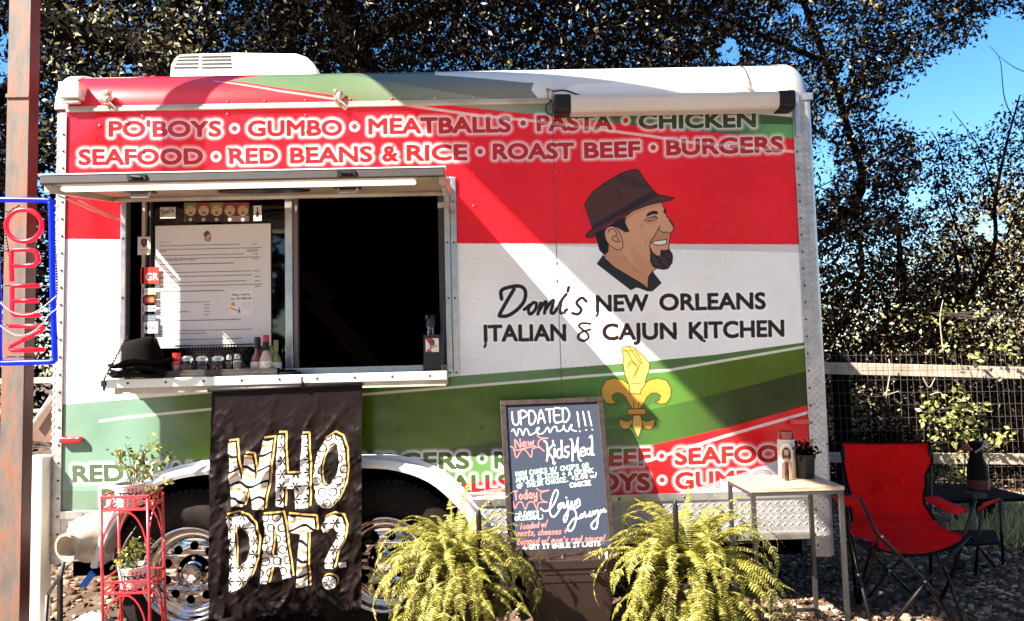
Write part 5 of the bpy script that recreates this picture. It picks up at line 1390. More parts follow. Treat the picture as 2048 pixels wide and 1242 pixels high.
# unseen wood added behind the viewer to darken reflections and fill light
n = 14000; c = np.stack([RS.uniform(-26, 26, n // 12), RS.uniform(-17, -13, n // 12), RS.uniform(0, 7.5, n // 12)], 1)
P = (c[:, None, :] + RS.normal(size=(len(c), 12, 3)) * 0.6).reshape(-1, 3); P[:, 2] = np.abs(P[:, 2])
V, Fq = leaf_mesh(P, 0.5, 0.6); tag(fastmesh("added_dark_wood", V, Fq, island_mat("wood_leaves", [(0, (0.012, 0.012, 0.005)), (1, (0.05, 0.045, 0.02))], 0.8, 0.1)), kind="stuff")

ug = foliage("undergrowth", [(1640, 860), (2300, 860), (2300, 1062), (1640, 1030)], 14000, 2.6, 3.6, 0.05, M_leafb, None, clump=0.12, per=20, holes=False, sky=False)
tag(ug, kind="stuff")

# ------------------------------------------------------------------ menu board in the window
def menu_paint(P, w, h):
    P.im[:] = (0.60, 0.54, 0.50)
    ink = (0.03, 0.012, 0.012)
    portrait(P, lambda pts: [(w * .415 + x * 0.058, h * .055 + y * 0.062) for x, y in pts], 0.8, fine=False)
    P.stroke([[(w * .42, h * .178), (w * .48, h * .178)]], 1.3, ink, smooth=False)
    def line(y, x0, x1, dark=1.0, c=ink, th=4.6):
        x = x0
        while x < x1:
            l = random.uniform(5, 22)
            if x + l > x1: l = x1 - x
            X = np.arange(x, x + l, 2.4)
            pts = [(xx, y + random.uniform(-1.3, 1.3)) for xx in X]
            if len(pts) > 1: P.stroke([pts], th * 0.95, c, smooth=False, a=0.9 * dark)
            x += l + 4.5
    def head(t, y, x1): P.text(t, (w * .04, y), (x1, y), 11, (0.20, 0.12, 0.11), bold=0.2)
    k = h / 925
    def L(y, x0, x1, **kw): line(y * k, x0 * w / 1110, x1 * w / 1110, **kw)
    head("BOWLS", 180 * k, w * .14)
    L(205, 45, 810); L(208, 935, 980)
    L(245, 45, 1030); L(262, 45, 115); L(265, 885, 985); L(281, 885, 985)
    L(305, 45, 850); L(310, 940, 985); L(340, 45, 1010); L(355, 45, 390); L(358, 945, 990)
    L(395, 45, 750, th=6)
    head("HAND HELD", 455 * k, w * .20)
    L(480, 45, 935); L(483, 955, 1000); L(522, 45, 925); L(535, 45, 180); L(538, 960, 1005)
    L(580, 45, 880); L(583, 960, 1005); L(618, 45, 1030); L(634, 45, 210); L(640, 960, 1010); L(672, 45, 655, th=6)
    head("FOR THE KIDS", 752 * k, w * .22)
    L(785, 45, 460); L(785, 475, 520); L(818, 45, 130); L(815, 475, 520); L(850, 45, 100); L(847, 475, 520); L(880, 45, 330); L(880, 475, 520); L(910, 45, 150); L(913, 475, 520)
M_paperedge = mat("board_edge", (0.5, 0.45, 0.42), 0.5)
mx0, mx1, my0, my1 = 309, 541, 447, 697
MY = 0.040
a = W(mx0, my1, MY); b = W(mx1, my0, MY)
def menu2(P, w, h):
    # board is taller than the upper print: the rest follows below
    P.im[:] = (0.60, 0.54, 0.50)
    hh = int(h * 0.745)
    Q = Paint(w, hh, lambda q: q, (0.6, 0.54, 0.5)); menu_paint(Q, w, hh); P.im[:hh] = Q.im
    ink = (0.03, 0.012, 0.012)
    def line(y, x0, x1, th=3.4):
        x = x0
        while x < x1:
            l = min(random.uniform(5, 22), x1 - x); X = np.arange(x, x + l, 2.4); pts = [(xx, y + random.uniform(-1.3, 1.3)) for xx in X]
            if len(pts) > 1: P.stroke([pts], th * 1.25, ink, smooth=False, a=0.9)
            x += l + 4.5
    line(h * .78, w * .04, w * .74, 4.2)
    P.text("SWEETS", (w * .04, h * .835), (w * .15, h * .835), 11, (0.20, 0.12, 0.11), bold=0.2)
    line(h * .862, w * .04, w * .84); line(h * .885, w * .04, w * .45)
    P.text("TO DRINK", (w * .04, h * .94), (w * .17, h * .94), 11, (0.20, 0.12, 0.11), bold=0.2); line(h * .935, w * .20, w * .75)
    P.text("FEDORAS", (w * .04, h * .985), (w * .15, h * .985), 11, (0.20, 0.12, 0.11), bold=0.2)
    # delivery card
    x0, x1, y0, y1 = w * .645, w * .84, h * .545, h * .745
    P.poly([(x0, y0), (x1, y0), (x1, y1), (x0, y1)], (0.66, 0.60, 0.56))
    P.text("Hey, we're", (x0 + 14, y0 + 32), (x1 - 14, y0 + 30), 13, ink, bold=1.0); P.text("on Grubhub", (x0 + 6, y0 + 56), (x1 - 6, y0 + 54), 13, ink, bold=1.0)
    P.circle((x0 + 20, y0 + 82), 14, (0.62, 0.36, 0.05)); P.stroke([[(x0 + 14, y0 + 78), (x0 + 20, y0 + 86), (x0 + 27, y0 + 80)]], 2, ink)
    P.stroke([[(x0 + 6, y0 + 106), (x0 + 46, y0 + 122)]], 7, (0.62, 0.10, 0.04), smooth=False); P.poly([(x0 + 50, y0 + 136), (x0 + 58, y0 + 100), (x0 + 66, y0 + 136)], (0.03, 0.12, 0.35))
    for i in range(5): P.stroke([[(x0 + 72, y0 + 74 + i * 9), (x1 - 10, y0 + 74 + i * 9)]], 1.6, ink, smooth=False, a=0.6)
mw = 700; mh = int(mw * (b.z - a.z) / (b.x - a.x))
P = Paint(mw, mh, lambda q: q, (0.6, 0.54, 0.5)); menu2(P, mw, mh); P.sc = 1
M_menu = mat("menu_print", (1, 1, 1), 0.3, img=P.image("menu_print"), wave=0.12, wscale=3)
mb = MB(); mb.box(a.x, b.x, MY, MY + 0.005, a.z, b.z)
mo = mb.build("menu_board", M_menu, None, uvf=lambda x, y, z: ((x - a.x) / (b.x - a.x), (z - a.z) / (b.z - a.z)))
tag(mo, "white printed menu board with food prices fixed in the left window pane", "menu board")

# ------------------------------------------------------------------ things on the shelf
SH = sz                                              # shelf top
M_felt = mat("black_felt", (0.004, 0.0025, 0.0025), 0.9, bump=0.3, bscale=150, spec=0.1)
def hat(label, cx, cy, z, tilt, crown=True, r=1.0, rz=0.0):
    t = empty("fedora_hat", (cx, cy, z), label, "hat", "stack of black felt hats")
    M = Matrix.Rotation(rz, 4, 'Z') @ Matrix.Rotation(tilt, 4, 'Y')
    mb = MB(); n = 30; V = []; Fc = []
    rings = [(0.086, 0.004), (0.105, 0.0), (0.125, 0.001), (0.136, 0.008), (0.139, 0.014), (0.136, 0.016), (0.124, 0.005), (0.105, 0.004), (0.088, 0.008)]
    for rr, h in rings:
        for k in range(n):
            a_ = 2 * math.pi * k / n; up = 0.020 * math.cos(a_ * 2) ** 2 * max(0, (rr - 0.09) / 0.05) * (1 if abs(math.cos(a_)) < 0.7 else 0.6)
            p = M @ Vector((rr * r * math.cos(a_), rr * r * 0.86 * math.sin(a_), h + up)); V.append((cx + p.x, cy + p.y, z + p.z))
    for i in range(len(rings) - 1):
        for k in range(n): Fc.append((i * n + k, i * n + (k + 1) % n, (i + 1) * n + (k + 1) % n, (i + 1) * n + k))
    mb.add(V, Fc); mb.build("brim", M_felt, t, smooth=True)
    if crown:
        mb = MB(); V = []; Fc = []
        rings = [(0.087, 0.004), (0.084, 0.04), (0.080, 0.08), (0.073, 0.108), (0.060, 0.118), (0.040, 0.110), (0.02, 0.100), (0.001, 0.098)]
        for rr, h in rings:
            for k in range(n):
                a_ = 2 * math.pi * k / n; pinch = 1 - 0.12 * max(0, math.cos(a_)) * (h > 0.05); hh = h * (1 + 0.06 * math.cos(a_)) - (0.015 if abs(math.sin(a_)) < 0.35 and h > 0.09 else 0)
                p = M @ Vector((rr * r * math.cos(a_) * pinch, rr * r * 0.80 * math.sin(a_), hh)); V.append((cx + p.x, cy + p.y, z + p.z))
        for i in range(len(rings) - 1):
            for k in range(n): Fc.append((i * n + k, i * n + (k + 1) % n, (i + 1) * n + (k + 1) % n, (i + 1) * n + k))
        mb.add(V, Fc); mb.build("crown", M_felt, t, smooth=True)
        mb = MB(); pts = []
        for k in range(n):
            a_ = 2 * math.pi * k / n; p = M @ Vector((0.0875 * r * math.cos(a_), 0.0875 * r * 0.81 * math.sin(a_), 0.014)); pts.append((cx + p.x, cy + p.y, z + p.z))
        mb.tube(pts, 0.005, 6, closed=True); mb.build("hat_band", mat("hat_ribbon", (0.012, 0.010, 0.010), 0.4), t, smooth=True)
hx, hy = W(288, 700, -0.12).x, -0.125
hat("lowest of the black felt hats stacked on the left end of the serving shelf", hx - 0.006, hy, SH + 0.002, 0.02, r=0.95)
hat("middle one of the black felt hats stacked on the left end of the shelf", hx + 0.004, hy, SH + 0.022, -0.03, r=0.98, rz=0.3)
hat("topmost black felt hat with its crown showing on the shelf stack", hx, hy, SH + 0.052, -0.09, rz=0.1)
# black tray and woven holder
tx0, tx1 = W(325, 745, -0.10).x, W(560, 745, -0.10).x
mb = MB(); mb.box(tx0, tx1, -0.155, -0.04, SH, SH + 0.006)
for q in ((tx0, tx1, -0.160, -0.1551, SH, SH + 0.030), (tx0, tx1, -0.0399, -0.035, SH, SH + 0.030), (tx0 - 0.005, tx0 - 0.0001, -0.160, -0.035, SH, SH + 0.030), (tx1 + 0.0001, tx1 + 0.005, -0.160, -0.035, SH, SH + 0.030)): mb.box(*q)
mb.box(tx0 - 0.006, tx1 + 0.006, -0.1615, -0.1602, SH + 0.010, SH + 0.013)
tr = mb.build("condiment_tray", mat("worn_black_wood", (0.03, 0.024, 0.022), 0.5, vary=0.5, vscale=30, bump=0.3, bscale=50), None, bevel=0.0015)
tag(tr, "long black tray holding the jars and bottles on the serving shelf", "tray")
bk = empty("woven_basket", ((tx0 + tx1) / 2, -0.03, SH), "black open weave plastic basket behind the glass jars", "basket")
bx0, bx1 = W(352, 715, -0.03).x, W(507, 715, -0.03).x; bz1 = W(430, 690, -0.03).z
mb = MB()
for i in range(27):
    x = bx0 + (bx1 - bx0) * i / 26
    for s_ in (-1, 1):
        x2 = x + s_ * 0.06
        if bx0 - 0.005 <= x2 <= bx1 + 0.005: mb.tube([(x, -0.028, SH + 0.008), (x2, -0.028 - 0.002 * s_, bz1 - 0.005)], 0.0017, 4)
z_ = SH + 0.02
while z_ < bz1: mb.tube([(bx0, -0.0275, z_), (bx1, -0.0275, z_)], 0.0014, 4); z_ += 0.013
tag(mb.build("weave", M_black, bk), kind="stuff")
mb = MB(); mb.box(bx0 - 0.004, bx1 + 0.004, -0.032, -0.024, bz1 - 0.004, bz1 + 0.003); mb.build("basket_rim", M_black, bk)
# jars
M_glass = thin_glass("jar_glass", (0.86, 0.82, 0.78), 0.8)
M_lid = mat("perforated_steel_lid", (0.66, 0.62, 0.56), 0.25, 0.9)
tz = SH + 0.0065
def jar(px_, py_top, w_px, label, fill, lid="steel", y=-0.12):
    c = W(px_, 742, y); top = W(px_, py_top, y).z; r = w_px / 2 / F_PX * (y - CAM.y); h = top - tz; x = c.x
    t = empty("condiment_jar", (x, y, tz), label, "jar", "glass condiment jars in the black tray")
    mb = MB(); mb.lathe((x, y, tz), [(0.0005, 0.001), (r * 0.86, 0.001), (r, h * 0.08), (r, h * 0.50), (r * 0.86, h * 0.66), (r * 0.80, h * 0.74)], 16); mb.build("glass_body", M_glass, t, smooth=True)
    if fill:
        mb = MB(); fh = h * fill[1]; mb.lathe((x, y, tz), [(0.0005, 0.003), (r * 0.82, 0.003), (r * 0.92, h * 0.09), (r * 0.92, fh), (r * 0.5, fh * 1.06), (0.0005, fh * 1.03)], 14); mb.build("contents", mat("jar_contents", fill[0], 0.8, bump=0.8, bscale=300, vary=0.5, vscale=150), t, smooth=True)
    mb = MB(); lr = r * 0.86
    mb.lathe((x, y, tz), [(lr, h * 0.74), (lr, h * 0.86), (lr * 0.92, h * 0.93), (lr * 0.5, h), (0.0005, h)] if lid == "steel" else [(lr * 1.05, h * 0.72), (lr * 1.05, h), (0.0005, h + 0.0005)], 16)
    mb.build("lid", M_lid if lid == "steel" else mat("red_lid", (0.55, 0.02, 0.02), 0.35), t, smooth='auto')
    if lid == "red":
        mb = MB(); mb.lathe((x, y, tz), [(r * 1.01, h * 0.1), (r * 1.01, h * 0.48)], 16); mb.build("paper_label", mat("spice_label", (0.42, 0.36, 0.32), 0.6, vary=0.6, vscale=120), t, smooth=True)
        mb = MB(); mb.lathe((x, y, tz), [(r * 1.01, h * 0.5), (r * 0.9, h * 0.66)], 16); mb.build("label_band", mat("red_band", (0.5, 0.06, 0.05), 0.5), t, smooth=True)
jar(353, 706, 17, "spice shaker with a red lid at the left end of the black tray", ((0.25, 0.12, 0.06), 0.6), "red")
jar(375, 712, 27, "glass jar of orange brown seasoning next to the red lidded shaker", ((0.48, 0.22, 0.08), 0.55))
jar(405, 712, 27, "nearly empty glass jar with a little white salt at its bottom", ((0.75, 0.70, 0.62), 0.16))
jar(436, 712, 28, "glass jar of dark red chilli flakes in the tray", ((0.36, 0.08, 0.03), 0.52))
jar(459, 709, 14, "small shaker of brown ground pepper left of the salt shaker", ((0.30, 0.20, 0.15), 0.62))
jar(475, 707, 17, "shaker filled with white salt beside the sauce bottles", ((0.80, 0.77, 0.70), 0.66))
def bottle(px_, py_top, w_px, label, glass, cap, lab, cap_h=0.3, y=-0.105):
    c = W(px_, 742, y); top = W(px_, py_top, y).z; r = w_px / 2 / F_PX * (y - CAM.y); h = top - tz; x = c.x
    t = empty("sauce_bottle", (x, y, tz), label, "bottle", "sauce bottles at the right end of the tray")
    mb = MB(); mb.lathe((x, y, tz), [(0.0005, 0), (r, 0.002), (r, h * 0.36), (r * 0.85, h * 0.45), (r * 0.42, h * 0.58), (r * 0.36, h * 0.72)], 18); mb.build("bottle_glass", mat("sauce_glass", glass, 0.12, coat=0.4), t, smooth='auto')
    mb = MB(); mb.lathe((x, y, tz), [(r * 0.46, h * 0.66), (r * 0.50, h * (1 - cap_h * 0.4)), (r * 0.46, h), (0.0005, h)], 14); mb.build("bottle_cap", mat("bottle_cap", cap, 0.35), t, smooth='auto')
    mb = MB(); mb.lathe((x, y, tz), [(r * 1.02, h * 0.06), (r * 1.02, h * 0.33)], 18); mb.build("paper_label", mat("bottle_label", lab, 0.5, vary=0.55, vscale=90), t, smooth=True)
    if cap[0] > 0.3:
        mb = MB(); mb.lathe((x, y, tz), [(r * 0.52, h * 0.60), (r * 0.50, h * 0.83)], 14); mb.build("neck_wrap", M_black, t, smooth=True)
bottle(515, 674, 26, "dark hot sauce bottle with a black cap at the left of the bottles", (0.16, 0.02, 0.015), (0.012, 0.01, 0.01), (0.62, 0.52, 0.45), 0.4)
bottle(532, 670, 24, "pepper sauce bottle with a bright red cap and white diamond label", (0.42, 0.30, 0.22), (0.42, 0.012, 0.015), (0.74, 0.68, 0.60), 0.2, y=-0.13)
bottle(552, 680, 22, "olive green sauce bottle with a white label at the tray end", (0.14, 0.13, 0.02), (0.16, 0.15, 0.04), (0.66, 0.60, 0.52), 0.3)
c = W(575, 752, -0.13); mb = MB(); mb.box(c.x - 0.05, c.x + 0.05, -0.155, -0.10, SH, SH + 0.012, None); mb.ball((c.x - 0.03, -0.125, SH + 0.014), 0.018, 8, 5, (1.3, 1, 0.6)); mb.ball((c.x + 0.01, -0.12, SH + 0.012), 0.02, 8, 5, (1.5, 1, 0.5))
tag(mb.build("black_cloth", M_felt, None, smooth=True), "crumpled black cloth on the shelf right of the sauce bottles", "cloth")
# card holder and carafe
def card_paint(P, w, h):
    P.im[:] = (0.012, 0.010, 0.010); P.poly([(w * .12, h * .1), (w * .86, h * .1), (w * .86, h * .48), (w * .12, h * .48)], (0.62, 0.56, 0.52))
    P.poly([(w * .12, h * .1), (w * .5, h * .1), (w * .55, h * .2), (w * .3, h * .25)], (0.35, 0.03, 0.03)); P.poly([(w * .35, h * .16), (w * .6, h * .14), (w * .62, h * .3), (w * .4, h * .4)], (0.10, 0.05, 0.04), smooth=True)
    P.poly([(w * .4, h * .3), (w * .75, h * .28), (w * .8, h * .33), (w * .45, h * .38)], (0.5, 0.25, 0.1)); P.poly([(w * .12, h * .48), (w * .3, h * .36), (w * .5, h * .48)], (0.4, 0.04, 0.03))
a = W(848, 743, -0.09); b = W(882, 669, -0.09)
P = Paint(110, 240, lambda q: q, (0, 0, 0)); card_paint(P, 110, 240)
ch = empty("card_holder", ((a.x + b.x) / 2, -0.09, SH), "small black card holder with a red and white picture at the shelf's right end", "card holder")
mb = MB(); mb.box(a.x, b.x, -0.092, -0.088, SH + 0.004, b.z); mb.build("card", mat("card_print", (1, 1, 1), 0.3, img=P.image("card_print")), ch, uvf=lambda x, y, z: ((x - a.x) / (b.x - a.x), (z - SH) / (b.z - SH)))
mb = MB(); mb.box(a.x - 0.004, b.x + 0.004, -0.11, -0.06, SH, SH + 0.004); mb.build("holder_base", M_black, ch)
c = W(861, 700, -0.02); zt1 = W(861, 630, -0.02).z
mb = MB(); h = zt1 - SH; mb.lathe((c.x, -0.0, SH + 0.001), [(0.0005, 0), (0.036, 0.001), (0.040, h * 0.15), (0.036, h * 0.4), (0.020, h * 0.66), (0.020, h * 0.75), (0.034, h), (0.031, h), (0.017, h * 0.75), (0.017, h * 0.66), (0.033, h * .4)], 20)
cf = mb.build("glass_carafe", thin_glass("carafe_glass", (0.7, 0.66, 0.62), 1.0), None, smooth=True); tag(cf, "empty glass carafe with flared rim behind the card holder", "carafe")

# ------------------------------------------------------------------ WHO DAT banner
FYb = -0.195
k2 = crop(380, 760, 2.576)
bTL, bTR, bBL, bBR = (420, 784), (723, 771), (417, 1238), (722, 1222)
def bil(u, v):
    x = (1 - v) * ((1 - u) * bTL[0] + u * bTR[0]) + v * ((1 - u) * bBL[0] + u * bBR[0]); y = (1 - v) * ((1 - u) * bTL[1] + u * bTR[1]) + v * ((1 - u) * bBL[1] + u * bBR[1]); return x, y
FW, FH = 760, 1140
def map_flag(Pp):
    Pp = np.asarray(Pp, float).reshape(-1, 2); out = []
    for x, y in Pp:
        v = (y - 777) / 453.0; u = 0.5
        for _ in range(4):
            xl = bTL[0] * (1 - v) + bBL[0] * v; xr = bTR[0] * (1 - v) + bBR[0] * v; u = (x - xl) / (xr - xl)
            yt = bTL[1] * (1 - u) + bTR[1] * u; yb = bBL[1] * (1 - u) + bBR[1] * u; v = (y - yt) / (yb - yt)
        out.append((u * FW, v * FH))
    return np.array(out)
fp = Paint(FW, FH, map_flag, (0.007, 0.0038, 0.0034), FW / 303)
GOLD, FWH, INK = (0.55, 0.33, 0.10), (0.70, 0.64, 0.58), (0.008, 0.006, 0.006)
letters = {
 'W': [[(190, 325), (232, 320), (245, 430), (262, 520), (282, 385), (320, 390), (335, 520), (350, 430), (372, 310), (424, 305), (408, 480), (380, 670), (318, 668), (300, 560), (272, 655), (212, 650), (200, 500)]],
 'H': [[(446, 282), (480, 282), (486, 400), (492, 490), (560, 490), (566, 400), (570, 285), (600, 285), (608, 460), (606, 660), (540, 668), (535, 560), (482, 560), (480, 660), (440, 650), (440, 480)]],
 'O': [[(735, 280), (690, 310), (655, 370), (635, 450), (630, 540), (640, 620), (680, 665), (720, 662), (760, 620), (790, 550), (805, 460), (800, 360), (775, 300)]],
 'D': [[(188, 700), (240, 690), (290, 705), (330, 750), (350, 830), (345, 920), (315, 1010), (260, 1075), (200, 1100), (198, 1000), (204, 850)]],
 'A': [[(372, 700), (470, 692), (485, 760), (500, 880), (520, 1020), (475, 1030), (455, 965), (415, 968), (400, 1050), (358, 1055), (372, 920), (378, 800)]],
 'T': [[(500, 700), (640, 712), (645, 782), (600, 790), (600, 900), (602, 1075), (542, 1075), (550, 940), (560, 800), (505, 790)]],
 'Q': [[(668, 760), (690, 715), (735, 695), (780, 710), (798, 760), (790, 830), (755, 890), (735, 975), (690, 975), (692, 930), (715, 880), (745, 830), (752, 790), (735, 765), (705, 775), (688, 800)]]}
cnt = {'O': [(728, 335), (700, 360), (680, 420), (672, 480), (680, 530), (712, 545), (745, 500), (762, 440), (762, 370), (748, 338)], 'D': [(232, 745), (262, 760), (300, 810), (310, 870), (290, 930), (240, 975), (236, 850)], 'A': [(430, 740), (445, 820), (448, 905), (418, 908), (425, 820)]}
ox, oy = 12, -14
for ch_, polys in letters.items():
    for q in polys:
        fp.poly(k2([(x + ox, y + oy) for x, y in q]), INK, edge=GOLD, ew=3.6)
        fp.poly(k2([(x + ox * .5, y + oy * .5) for x, y in q]), INK)
        if ch_ in cnt: fp.stroke([k2([(x + 9, y - 2) for x, y in cnt[ch_]] + [(cnt[ch_][0][0] + 9, cnt[ch_][0][1] - 2)])], 3.0, GOLD)
        # patterned face
        M_ = fp.M(k2(q)); reg = fp.region(M_); x0, x1, y0, y1 = reg
        m = fp.inside(M_, reg).astype(np.float32)
        if ch_ in cnt:
            m2 = fp.inside(fp.M(k2(cnt[ch_])), reg).astype(np.float32); m = m * (1 - m2)
        X, Y = np.meshgrid(np.arange(x0, x1), np.arange(y0, y1)); X = X.astype(float); Y = Y.astype(float)
        base = np.empty((y1 - y0, x1 - x0, 3), np.float32); base[:] = FWH
        org = np.array((0.50, 0.26, 0.12), np.float32); ink = np.array(INK, np.float32)
        if ch_ in 'WT':
            f = (Y + 14 * np.sin(X / 22.0 + Y / 60)) % 78; base[(f < 14)] = ink; base[(f > 30) & (f < 44)] = org
        elif ch_ in 'OA':
            px_ = 56.0; gx, gy = (X + (np.floor(Y / px_) % 2) * px_ / 2) % px_ - px_ / 2, Y % px_ - px_ / 2; d = np.hypot(gx, gy)
            base[(d > 17) & (d < 23)] = ink; base[(d > 10) & (d < 13)] = org; base[d < 3] = ink
        else:
            px_ = 66.0; gx, gy = X % px_ - px_ / 2, Y % px_ - px_ / 2; d = np.hypot(gx, gy); th = np.arctan2(gy, gx)
            q_ = th / (np.pi / 3); ad = np.abs(q_ - np.round(q_)) * (np.pi / 3) * d; pet = (ad < 4.6 * np.sin(np.clip(d / 33, 0, 1) * np.pi)) & (d < 33); base[(d < 7)] = org; base[pet] = ink
        s = fp.im[y0:y1, x0:x1]; fp.im[y0:y1, x0:x1] = s * (1 - m[..., None]) + base * m[..., None]
        fp.stroke([k2(q + [q[0]])], 1.2, INK, smooth=False)
        if ch_ in cnt: fp.stroke([k2(cnt[ch_] + [cnt[ch_][0]])], 1.2, INK)
c_ = k2([(712, 1050)])[0]
fp.circle((c_[0] + 4, c_[1] - 6), 15.5, GOLD); fp.circle((c_[0] + 2, c_[1] - 3), 15, INK); fp.circle(c_, 14.5, FWH)
for i in range(8): fp.stroke([[(c_[0] + 4 * math.cos(i * .785), c_[1] + 4 * math.sin(i * .785)), (c_[0] + 11 * math.cos(i * .785), c_[1] + 11 * math.sin(i * .785))]], 2.2, INK, smooth=False)
fp.poly(k2([(765, 945), (800, 938), (802, 970), (768, 972)]), FWH)
IMG_f = fp.image("banner_print")
M_flag = mat("banner_satin", (0.02, 0.02, 0.02), 0.5, img=IMG_f, spec=0.10, bump=0.15, bscale=300)
nu, nv = 130, 190
U_, V_ = np.meshgrid(np.linspace(0, 1, nu), np.linspace(0, 1, nv))
u, v = U_.ravel(), V_.ravel()
xy = np.array([bil(a_, b_) for a_, b_ in zip(u, v)])
def vnoise(x, y, sx, sy, seed):
    r = np.random.RandomState(seed); g = r.rand(64, 64)
    X, Y = x * sx, y * sy; i, j = np.floor(X).astype(int) % 63, np.floor(Y).astype(int) % 63; fx, fy = X % 1, Y % 1; fx = fx * fx * (3 - 2 * fx); fy = fy * fy * (3 - 2 * fy)
    return (g[i, j] * (1 - fx) + g[i + 1, j] * fx) * (1 - fy) + (g[i, j + 1] * (1 - fx) + g[i + 1, j + 1] * fx) * fy
amp = np.clip(v * 3, 0.1, 1)
warp = vnoise(u, v, 4, 5, 1) * 0.5
w1 = 1 - np.abs(2 * vnoise(u * 0.8 - v * 0.6 + warp * .3, u * 0.6 + v * 0.8, 5, 9, 3) - 1)
w2 = 1 - np.abs(2 * vnoise(u * 0.7 + v * 0.5 + warp * .2, v * 0.8 - u * 0.5 + 1, 11, 15, 5) - 1)
w3 = 1 - np.abs(2 * vnoise(u - v * 0.5 + 2, u * .5 + v, 22, 30, 8) - 1)
disp = amp * (0.014 * w1 ** 2 + 0.011 * w2 ** 2 + 0.0055 * w3) + 0.010 * np.sin(u * 5 + 1) * v
d = np.stack([(xy[:, 0] - PW / 2) / F_PX, -(xy[:, 1] - PH / 2) / F_PX, -np.ones(len(xy))], 1) @ CRN.T
Yp = FYb + 0.02 - disp
Pq = np.array(CAM) + d * ((FYb - CAM.y) / d[:, 1])[:, None]
Pq[:, 1] = Yp
Fq = np.array([(j * nu + i, (j + 1) * nu + i, (j + 1) * nu + i + 1, j * nu + i + 1) for j in range(nv - 1) for i in range(nu - 1)])
fl_ = empty("cloth_banner", W(570, 780, FYb), "black cloth banner reading WHO DAT? hanging below the serving shelf", "banner")
fastmesh("banner_cloth", Pq, Fq, M_flag, fl_, uv=np.stack([u, 1 - v], 1), smooth=True)
mb = MB(); mb.tube([W(416, 781, FYb + 0.012), W(726, 768, FYb + 0.012)], 0.008, 8); mb.build("hanging_rod", M_black, fl_, smooth=True)
c = W(604, 768, -0.19); mb = MB(); mb.ball(c, 0.012, 8, 5); mb.tube([c, c + Vector((0, 0, 0.03))], 0.004, 5); mb.build("hanging_knob", M_black, fl_)

# ------------------------------------------------------------------ chalk menu sign
cTL, cTR, cBL, cBR = W(1000, 803, -0.075), W(1205, 795, -0.075), W(1017, 1117, -0.335), W(1232, 1107, -0.335)
CWp, CHp = 866, 1242
def hom(src, dst):
    A = []
    for (x, y), (X, Y) in zip(src, dst): A.append([x, y, 1, 0, 0, 0, -X * x, -X * y]); A.append([0, 0, 0, x, y, 1, -Y * x, -Y * y])
    h = np.linalg.solve(np.array(A), np.array(dst, float).ravel()); return np.append(h, 1).reshape(3, 3)
IW, IH = 620, 930
Hm = hom([(30, 52), (738, 18), (86, 1118), (838, 1092)], [(0, 0), (IW, 0), (0, IH), (IW, IH)])
def map_chalk(Pp):
    Pp = np.asarray(Pp, float).reshape(-1, 2); q = np.hstack([Pp, np.ones((len(Pp), 1))]) @ Hm.T; return q[:, :2] / q[:, 2:]
cp = Paint(IW, IH, map_chalk, (0.030, 0.034, 0.050), 0.86)
for i in range(40):
    x, y = random.uniform(60, 800), random.uniform(80, 1080); cp.stroke([[(x, y), (x + random.uniform(-60, 60), y + random.uniform(-20, 20))]], random.uniform(12, 40), (0.05, 0.055, 0.07), a=0.10)
CW_, CG, CR_ = (0.80, 0.74, 0.66), (0.42, 0.68, 0.45), (0.74, 0.16, 0.13)
